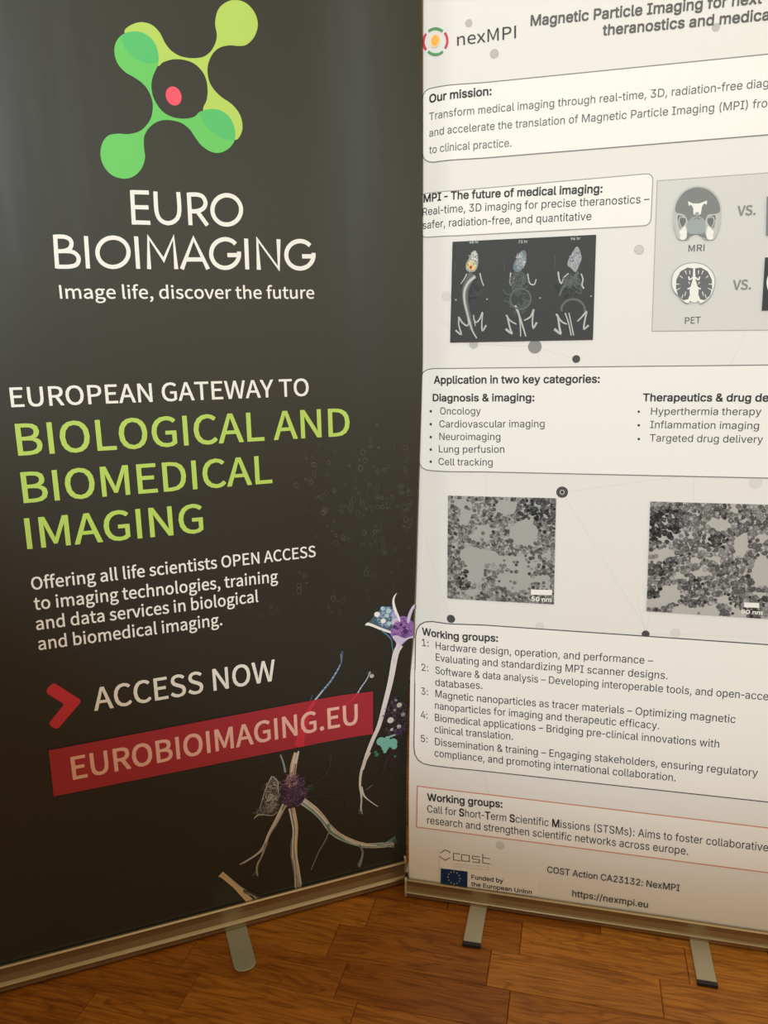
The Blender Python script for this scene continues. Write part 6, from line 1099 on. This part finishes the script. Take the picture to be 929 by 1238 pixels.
class Print:
    def __init__(s, surf, layer): s.S, s.layer, s.V, s.F, s.C, s.k, s.j = surf, layer, [], [], [], 0, 0.0
    def d(s): return s.layer + s.k * 3e-6 + s.j
    def add(s, pts, faces, col):
        b = len(s.V); d = s.d()
        for u, v in pts:   # print ends at the edge of the sheet
            u = min(s.S.redge(v) - .0002, max(s.S.ledge(v) + .0002, u)); s.V.append(s.S(u, v, d)); s.C.append(col)
        s.F += [tuple(b + i for i in f) for f in faces]
    def ink(s, c): return INK[c] if isinstance(c, str) else c
    def text(s, font, body, vis, u0, v0, u1, v1, cap, bold, col):
        col = s.ink(col); chars = []; flag = False
        for ch in body:
            if ch == '*': flag = True; continue
            chars.append((ch, flag)); flag = False
        x = 0; place = []
        for ch, fl in chars:
            a, V, T = glyph(font, ch, round(700 * (bold + (.05 if fl else 0)) * .675)); place.append((x, V, T)); x += a
        nvis = min(vis, len(chars))
        used = [p for p in place[:nvis] if p[1]]
        xa = used[0][0] + min(v[0] for v in used[0][1]); xb = used[-1][0] + max(v[0] for v in used[-1][1])
        L = math.hypot(u1 - u0, v1 - v0); sx_ = L / (xb - xa); sy_ = cap / 700.0
        dx, dy = (u1 - u0) / L, (v1 - v0) / L
        for x, V, T in place:
            if V: s.add([(u0 + dx * (x + px - xa) * sx_ - dy * py * sy_, v0 + dy * (x + px - xa) * sx_ + dx * py * sy_) for px, py in V], T, col)
    def smooth(s, P, closed, n=4):
        if len(P) < 3: return P
        out = []; N = len(P); rng = range(N) if closed else range(N - 1)
        for i in rng:
            p1, p2 = P[i], P[(i + 1) % N]
            p0 = P[i - 1] if (closed or i > 0) else p1
            p3 = P[(i + 2) % N] if (closed or i + 2 < N) else p2
            for j in range(n):
                t = j / n; t2, t3 = t * t, t * t * t
                out.append(tuple(.5 * (2 * p1[k] + (p2[k] - p0[k]) * t + (2 * p0[k] - 5 * p1[k] + 4 * p2[k] - p3[k]) * t2 + (3 * p1[k] - p0[k] - 3 * p2[k] + p3[k]) * t3) for k in (0, 1)))
        if not closed: out.append(P[-1])
        return out
    def stroke(s, P, ws, col, closed, sm):
        P = [tuple(p) for p in P]
        if sm: P = s.smooth(P, closed, 3 if len(P) < 9 else 2)
        lo, hi = (-.17, .05) if s.S.curl is curl_left else (-.01, .105)   # follow the curl of the sheet edge
        Q = []
        for i, p in enumerate(P):
            Q.append(p)
            if i == len(P) - 1 and not closed: break
            q = P[(i + 1) % len(P)]; L = math.hypot(q[0] - p[0], q[1] - p[1])
            if L > .008 and max(p[0], q[0]) > lo and min(p[0], q[0]) < hi:
                m = int(L / .006)
                Q += [(p[0] + (q[0] - p[0]) * j / m, p[1] + (q[1] - p[1]) * j / m) for j in range(1, m)]
        P = Q
        n = len(P); pts = []
        for i, p in enumerate(P):
            a = P[i - 1] if (closed or i > 0) else p; b = P[(i + 1) % n] if (closed or i < n - 1) else p
            d1 = (p[0] - a[0], p[1] - a[1]); d2 = (b[0] - p[0], b[1] - p[1])
            l1 = math.hypot(*d1) or 1e-9; l2 = math.hypot(*d2) or 1e-9
            n1 = (-d1[1] / l1, d1[0] / l1); n2 = (-d2[1] / l2, d2[0] / l2)
            if l1 < 1e-8: n1 = n2
            if l2 < 1e-8: n2 = n1
            m = (n1[0] + n2[0], n1[1] + n2[1]); ml = math.hypot(*m) or 1e-9; m = (m[0] / ml, m[1] / ml)
            k = 1 / max(.72, m[0] * n1[0] + m[1] * n1[1])
            t = i / max(1, n - 1); w = (ws[0] + (ws[-1] - ws[0]) * t) * .5 * k
            pts += [(p[0] + m[0] * w, p[1] + m[1] * w), (p[0] - m[0] * w, p[1] - m[1] * w)]
        F = [(2 * i, 2 * i + 1, (2 * i + 3) % (2 * n), (2 * i + 2) % (2 * n)) for i in range(n if closed else n - 1)]
        s.add(pts, F, s.ink(col))
    def poly(s, P, col, sm, grid):
        P = [tuple(p) for p in P]
        if sm: P = s.smooth(P, True, 4)
        P = [p for i, p in enumerate(P) if math.dist(p, P[i - 1]) > 1e-7]
        ua, ub = min(p[0] for p in P), max(p[0] for p in P)
        if not grid and not (ub - ua > .006 and ((-.17 < ub < .04) if s.S.curl is curl_left else ua < .1)):
            T = tessellate_polygon([[Vector((a, b, 0)) for a, b in P]]); s.add(P, [tuple(t) for t in T], s.ink(col)); return
        # cut into fine vertical strips near a banner edge so the fill follows the curl
        bm = bmesh.new(); vs = [bm.verts.new((a, b, 0)) for a, b in P]; bm.faces.new(vs)
        xs = ([-.6, -.45, -.3, -.22] + [-.17 + .006 * i for i in range(35)]) if s.S.curl is curl_left else ([0.005 * i for i in range(1, 25)] + [.16, .24, .32, .4, .5, .6, .7])
        xs = [c for c in xs if ua < c < ub]; va, vb = min(p[1] for p in P), max(p[1] for p in P)
        for c in xs:
            bmesh.ops.bisect_plane(bm, geom=bm.verts[:] + bm.edges[:] + bm.faces[:], plane_co=(c, 0, 0), plane_no=(1, 0, 0))
        for i in [i for i in range(2, 40) if va < i * .05 < vb]:
            bmesh.ops.bisect_plane(bm, geom=bm.verts[:] + bm.edges[:] + bm.faces[:], plane_co=(0, i * .05, 0), plane_no=(0, 1, 0))
        bm.verts.index_update()
        s.add([(v.co.x, v.co.y) for v in bm.verts], [tuple(v.index for v in f.verts) for f in bm.faces], s.ink(col)); bm.free()
        if grid: s.k += 25
    def disc(s, c, r, col, k=1.0, n=0):
        n = n or (24 if r > .003 else 10)
        if r > .002 and ((-.17 < c[0]) if s.S.curl is curl_left else c[0] < .1):
            return s.poly([(c[0] + r * math.cos(2 * math.pi * i / 16), c[1] + r * k * math.sin(2 * math.pi * i / 16)) for i in range(16)], col, 0, 0)
        s.add([(c[0] + r * math.cos(2 * math.pi * i / n), c[1] + r * k * math.sin(2 * math.pi * i / n)) for i in range(n)], [tuple(range(n))], s.ink(col))
    def fuzz(s, c, rx, ry, n, l, w, cols, seed):
        R = random.Random(seed)
        for i in range(n):
            a = R.uniform(0, 2 * math.pi); q = math.sqrt(R.random()) * (1 if R.random() < .8 else 1.12)
            x = c[0] + rx * q * math.cos(a); y = c[1] + ry * q * math.sin(a)
            b = R.uniform(0, math.pi); ll = l * R.uniform(.3, 1) * .5; cv = R.uniform(-.5, .5)
            P = [(x - ll * math.cos(b - cv), y - ll * math.sin(b - cv)), (x, y), (x + ll * math.cos(b + cv), y + ll * math.sin(b + cv))]
            s.j = R.random() * 6e-5
            s.stroke(P, [w * R.uniform(.5, 1.2), w * .4], R.choice(cols), 0, 0)
        s.j = 0.0; s.k += 20
    def cells(s, c, rx, ry, n, r):
        R = random.Random(int(c[0] * 9999) ^ int(c[1] * 7777))
        for i in range(n):
            x = c[0] + R.gauss(0, .6) * rx; y = c[1] + R.gauss(0, .6) * ry; rr = r * R.uniform(.5, 1.25); e = R.uniform(.6, 1.6); t = R.uniform(0, 3)
            if R.random() < .3:
                P = [(x + rr * .4 * math.sin(k * 1.3 + t), y + rr * 1.5 * (k - 2) * .6) for k in range(5)]
                s.stroke(P, [.0005], R.choice(['cell', 'cell', 'ndim']), 0, 1)
            else:
                P = [(x + rr * math.cos(k * math.pi / 4 + t) * R.uniform(.85, 1.1), y + rr * e * math.sin(k * math.pi / 4 + t) * R.uniform(.85, 1.1)) for k in range(8)]
                s.stroke(P, [.0006], R.choice(['cell', 'cell', 'cell2']), 1, 0)
    def particles(s, q, kind):
        R = random.Random(11 + kind); q = [Vector(p) for p in q]
        def at(a, b): p = (q[0] * (1 - a) + q[1] * a) * (1 - b) + (q[3] * (1 - a) + q[2] * a) * b; return (p.x, p.y)
        wd = (q[1] - q[0]).length
        if kind == 0:
            X = lambda l: [((x - 60) / 600, (y - 90) / 595, rx / 600, ry / 595, p) for x, y, rx, ry, p in l]
            voids = X([(492, 285, 78, 78, 0), (215, 430, 90, 55, 0), (300, 425, 60, 35, 0), (225, 520, 50, 70, 0), (160, 205, 38, 48, 0), (270, 280, 48, 42, .03), (388, 150, 62, 42, 0), (130, 128, 52, 34, .04), (440, 560, 105, 62, .05), (420, 450, 160, 38, .12), (480, 480, 70, 60, .18), (605, 545, 50, 32, .05), (330, 480, 40, 30, .1), (208, 640, 48, 26, .04), (240, 320, 60, 30, .1), (620, 415, 20, 30, .1), (560, 180, 20, 20, .3), (90, 330, 28, 14, .1), (410, 430, 60, 20, .1), (90, 570, 20, 30, .4)])
            dark = X([(560, 150, 110, 60, .75), (160, 570, 50, 50, .5), (100, 430, 40, 50, .4), (620, 220, 50, 70, .4), (620, 500, 50, 40, .4)])
            n, r0, r1 = 2500, .011, .021; lo, hi = 64, 154
        else:
            X = lambda l: [((x - 130) / 827, (y - 145) / 770, rx / 827, ry / 770, p) for x, y, rx, ry, p in l]
            voids = X([(250, 500, 78, 36, 0), (610, 285, 85, 45, 0), (760, 425, 56, 78, 0), (905, 590, 75, 115, 0), (290, 785, 80, 70, 0), (185, 850, 80, 40, 0), (500, 625, 85, 30, 0), (455, 535, 42, 28, 0), (650, 800, 50, 32, 0), (560, 885, 75, 40, 0), (400, 890, 110, 36, 0), (690, 180, 45, 18, .1), (200, 545, 55, 22, .05), (380, 380, 60, 40, .35), (500, 400, 40, 30, .3), (590, 520, 50, 25, .2), (360, 660, 60, 20, .05), (900, 360, 40, 30, .2), (890, 740, 60, 20, 0), (760, 890, 60, 40, .1), (260, 420, 50, 30, .3)])
            dark = X([(220, 330, 120, 100, 1), (250, 240, 80, 60, .8), (600, 400, 70, 55, .7), (450, 710, 70, 50, .6), (190, 620, 80, 40, .7), (180, 770, 60, 40, .6), (640, 610, 40, 30, .6), (650, 190, 70, 40, .5), (290, 580, 50, 40, .7), (840, 900, 70, 60, .9), (900, 780, 40, 60, .4)])
            n, r0, r1 = 2500, .012, .024; lo, hi = 64, 150
        for i in range(n):
            a, b = R.random(), R.random(); p = 1; dk = 0
            for x, y, rx, ry, pr in voids:
                e = ((a - x) / rx) ** 2 + ((b - y) / ry) ** 2
                if e < 1.0: p = min(p, pr)
            for x, y, rx, ry, pr in dark:
                if ((a - x) / rx) ** 2 + ((b - y) / ry) ** 2 < 1: dk = max(dk, pr)
            if R.random() > p: continue
            r = R.uniform(r0, r1); a = min(1 - r, max(r, a)); b = min(1 - r, max(r, b))
            gv = R.uniform(lo, hi) - dk * 62; gv = max(26, gv); c = at(a, b)
            s.j = R.random() * 4e-4
            s.disc(c, r * wd, rgb(gv, gv, gv + (4 if dk > .7 else 0)), 1, 8)
            g2 = gv + R.choice([-26, 22, 34]); g2 = max(22, g2)
            s.j += 2e-6; s.disc(c, r * wd * .55, rgb(g2, g2, g2), 1, 6)
        s.j = 0.0; s.k += 135
    def star(s, c, r, col='eustar'):
        pts = [(c[0] + (r if i % 2 == 0 else r * .42) * math.sin(i * math.pi / 5), c[1] + (r if i % 2 == 0 else r * .42) * math.cos(i * math.pi / 5)) for i in range(10)]
        s.add(pts + [c], [(i, (i + 1) % 10, 10) for i in range(10)], INK['eustar'])
    def run(s, ops):
        for op in ops:
            k, a = op[0], op[1:]; s.k += 1
            if k == 'T': s.text(*a)
            elif k == 'S': s.stroke(*a)
            elif k == 'P': s.poly(*a)
            elif k == 'D': s.disc(*a)
            elif k == 'F': s.fuzz(*a)
            elif k == 'C': s.cells(*a)
            elif k == 'N': s.particles(*a)
            elif k == '*': s.star(*a)
        return s
    def build(s, name, mat, parent):
        me = bpy.data.meshes.new(name); me.from_pydata(s.V, [], s.F); me.update()
        at = me.color_attributes.new('ink', 'FLOAT_COLOR', 'POINT')
        at.data.foreach_set('color', np.array(s.C, 'f').ravel())
        # every face looks out of the banner front
        bm = bmesh.new(); bm.from_mesh(me)
        bm.normal_update(); fl = [f for f in bm.faces if f.normal.y > 0]
        if fl: bmesh.ops.reverse_faces(bm, faces=fl)
        bm.to_mesh(me); bm.free()
        return obj(name, me, mat, parent)

def panel_mesh(surf, ledge, redge, v0, v1, col, curl_side):
    # a thin printed sheet (0.5 mm) with a fine grid where it curls
    us = sorted(set([i / 24 for i in range(25)] + ([1 - i * .0065 for i in range(38)] if curl_side > 0 else [i * .0065 for i in range(26)])))
    vs = [v0 + (v1 - v0) * i / 72 for i in range(73)]; V, F = [], []
    for d in (0.0, -.0005):
        for v in vs:
            a, b = ledge(v), redge(v)
            for t in us: V.append(surf(a + (b - a) * t, v, d))
    n, m = len(us), len(vs); off = n * m
    for j in range(m - 1):
        for i in range(n - 1):
            q = (j * n + i, j * n + i + 1, (j + 1) * n + i + 1, (j + 1) * n + i)
            F.append(q); F.append(tuple(off + x for x in q[::-1]))
    for j in range(m - 1):
        for i in (0, n - 1): F.append((j * n + i, (j + 1) * n + i, off + (j + 1) * n + i, off + j * n + i))
    for i in range(n - 1):
        for j in (0, m - 1): F.append((j * n + i, j * n + i + 1, off + j * n + i + 1, off + j * n + i))
    me = bpy.data.meshes.new('banner_sheet'); me.from_pydata(V, [], F); me.update()
    bm = bmesh.new(); bm.from_mesh(me); bmesh.ops.recalc_face_normals(bm, faces=bm.faces)
    for f in bm.faces: f.smooth = True
    for e in bm.edges:
        if len(e.link_faces) == 2 and e.calc_face_angle(0) > .6: e.smooth = False
    bm.to_mesh(me); bm.free()
    at = me.color_attributes.new('ink', 'FLOAT_COLOR', 'POINT'); at.data.foreach_set('color', np.array([col] * len(me.vertices), 'f').ravel())
    return me

def cassette_mesh(x0, x1, h):
    # cross-section (y = depth behind the front line, z): foot strip, bright lower ridge, hollow face, top lip, slot, rounded back
    k = h / .046
    P = [(-.0022, .0046), (-.0024, .010), (-.0036, .0125), (-.0040, .0145), (-.0028, .0165), (.0012, .0185), (.0030, .030), (.0022, .040), (-.0012, .0435), (-.0018, .0458), (.0010, .0478), (.0052, .0478), (.0062, .040), (.0105, .040), (.0115, .050), (.018, .057), (.035, .061), (.055, .060), (.070, .052), (.078, .038), (.079, .0046)]
    P = [(p, q * k) for p, q in P]
    bm = bmesh.new(); prism(bm, P, x0, x1, 'x')
    return bm_mesh('cassette', bm)
def end_cap_mesh(x0, x1, h):
    k = h / .046
    P = [(-.0035, .0030), (-.0045, .014), (-.001, .045), (.003, .053), (.016, .061), (.035, .0645), (.056, .0635), (.072, .055), (.0805, .039), (.0805, .0008), (.012, .0008)]
    bm = bmesh.new(); prism(bm, [(p, q * k) for p, q in P], x0, x1, 'x')
    bmesh.ops.bevel(bm, geom=[e for e in bm.edges], offset=.0006, segments=1, affect='EDGES')
    return bm_mesh('end_cap', bm)

def banner(P0, yaw, lean, curl, key, label, span, ledge, redge, mat, base, curl_side, h, ctx):
    root = bpy.data.objects.new('roll_up_banner', None); COL.objects.link(root)
    root.location = P0; root.rotation_euler = (0, 0, yaw); tag(root, label, 'banner')
    S = Surface(lean, curl, ledge, redge)
    panel = obj('banner_sheet', panel_mesh(S, ledge, redge, .040 * h / .046, 1.992, base, curl_side), mat, root)
    lay = .00035
    for name, lab, ops in PRINTS[key]:
        pr = Print(S, lay).run(ops); o = pr.build(name, mat, panel); lay = pr.d() + 1e-5 if key == 'L' or len(ops) < 12 or name == 'network_pattern' else lay
        if lab: o['label'] = lab
        if name in ('network_pattern', 'cell_outline_pattern', 'neuron_picture', 'micrograph', 'cell_cluster_picture'): o['kind'] = 'stuff'
    obj('cassette', cassette_mesh(span[0], span[1], h), M_CASE, root)
    obj('end_cap', end_cap_mesh(span[0] - .0035, span[0], h), M_CAP, root)
    obj('end_cap', end_cap_mesh(span[1], span[1] + .0035, h), M_CAP, root)
    # clamp rail along the top of the sheet and the pole behind it
    xm = (span[0] + span[1]) / 2; top = S((ledge(2) + redge(2)) / 2, 2.0, 0)
    bm = bmesh.new(); rings = []; ra, rb = ledge(2) - .001, redge(2) + .001
    for q in range(41):
        u = ra + (rb - ra) * q / 40; c = S(u, 2.0, 0)
        rings.append([bm.verts.new((u, c[1] + p_, c[2] + z_)) for p_, z_ in ((-.004, -.012), (-.004, .006), (0, .012), (.006, .010), (.007, -.012))])
    for a, b in zip(rings, rings[1:]):
        for q in range(5): bm.faces.new((a[q], a[(q + 1) % 5], b[(q + 1) % 5], b[q]))
    bm.faces.new(rings[0]); bm.faces.new(rings[-1])
    obj('top_rail', bm_mesh('top_rail', bm), M_CASE, root)
    bm = bmesh.new(); n = 16; rings = []
    for z, y in ((.05, .045), (.7, .045 + (top[1] + .018 - .045) * .33), (1.35, .045 + (top[1] + .018 - .045) * .66), (top[2], top[1] + .018)):
        rings.append([bm.verts.new((xm + .0095 * math.cos(2 * math.pi * i / n), y + .0095 * math.sin(2 * math.pi * i / n), z)) for i in range(n)])
    for a, b in zip(rings, rings[1:]):
        for i in range(n): bm.faces.new((a[i], a[(i + 1) % n], b[(i + 1) % n], b[i]))
    bm.faces.new(rings[0]); bm.faces.new(rings[-1])
    obj('pole', bm_mesh('pole', bm, True), M_FOOT, root)
    return root, S

yL, yR = 0.351352, -0.246940
PLp = (0.02969, 1.42110, 0.0); PRp = (0.02764, 1.38257, 0.0)
TL = [(0, .0055), (.05, .0058), (.3, .0080), (.42, .0078), (.48, .0085), (.57, .0134), (.67, .0182), (.8, .0231), (.95, .0296), (1.07, .0345), (1.4, .0364), (2.1, .0385)]
TR = [(0, .0066), (.05, .007), (.25, .0088), (.5, .0107), (.8, .0125), (2.1, .0125)]
left, SL = banner(PLp, yL, -LEAN, curl_left, 'L', 'black roll-up banner with green cell emblem and lime green headings, on the left', (-.812, .000),
    lambda v: -.806 + .012 * v / 2, lambda v: interp(v, TL), M_DARK, INK['dark'], 1, .0505, None)
right, SR = banner(PRp, yR, LEAN, curl_right, 'R', 'white roll-up poster banner with black text and micrographs, on the right', (.0035, .850),
    lambda v: interp(v, TR), lambda v: .846, M_LIGHT, INK['light'], -1, .0388, None)

# swivel foot of the black banner: thin plate with a rounded nose
def plate(name, mat, parent, cx, w, y0, y1, z0, z1, rnd):
    P = []
    if rnd:
        for i in range(13):
            a = math.pi + math.pi * i / 12; P.append((cx + w / 2 * math.cos(a), y0 + w / 2 * .78 + w / 2 * .78 * math.sin(a)))
    else: P = [(cx - w / 2, y0), (cx + w / 2, y0)]
    P += [(cx + w / 2, y1), (cx - w / 2, y1)]
    bm = bmesh.new(); prism(bm, P, z0, z1, 'z')
    bmesh.ops.bevel(bm, geom=[e for e in bm.edges if abs(e.verts[0].co.z - e.verts[1].co.z) < 1e-5], offset=.0006, segments=1, affect='EDGES')
    return obj(name, bm_mesh(name, bm), mat, parent)
plate('foot', M_FOOT, left, -.354, .040, -.1105, .06, .0008, .0040, True)
for cx, w, y0 in ((.150, .033, -.0985), (.562, .033, -.0985)):
    f = plate('foot', M_FOOT2, right, cx, w, y0, .07, .0010, .0043, False)
    # black nose plug with rounded corners
    bm = bmesh.new(); hw = w / 2 + .0006
    prof = [(cx - hw, .0015), (cx - hw + .0015, .0003), (cx + hw - .0015, .0003), (cx + hw, .0015), (cx + hw, .0040), (cx + hw - .0015, .0052), (cx - hw + .0015, .0052), (cx - hw, .0040)]
    prism(bm, prof, y0 - .0100, y0 + .0002, 'y')
    bmesh.ops.bevel(bm, geom=[e for e in bm.edges if e.verts[0].co.y < y0 - .009 and e.verts[1].co.y < y0 - .009], offset=.0015, segments=2, affect='EDGES')
    c = obj('foot_cap', bm_mesh('foot_cap', bm), M_BLACK, f); c['label'] = 'black plastic nose cap'
# small black screw socket at the corner of the white banner's cassette
bm = bmesh.new(); box_bm(bm, .0008, .0068, -.0015, .004, .046, .055, .0008, 1)
obj('lock_button', bm_mesh('lock_button', bm), M_BLACK, right)
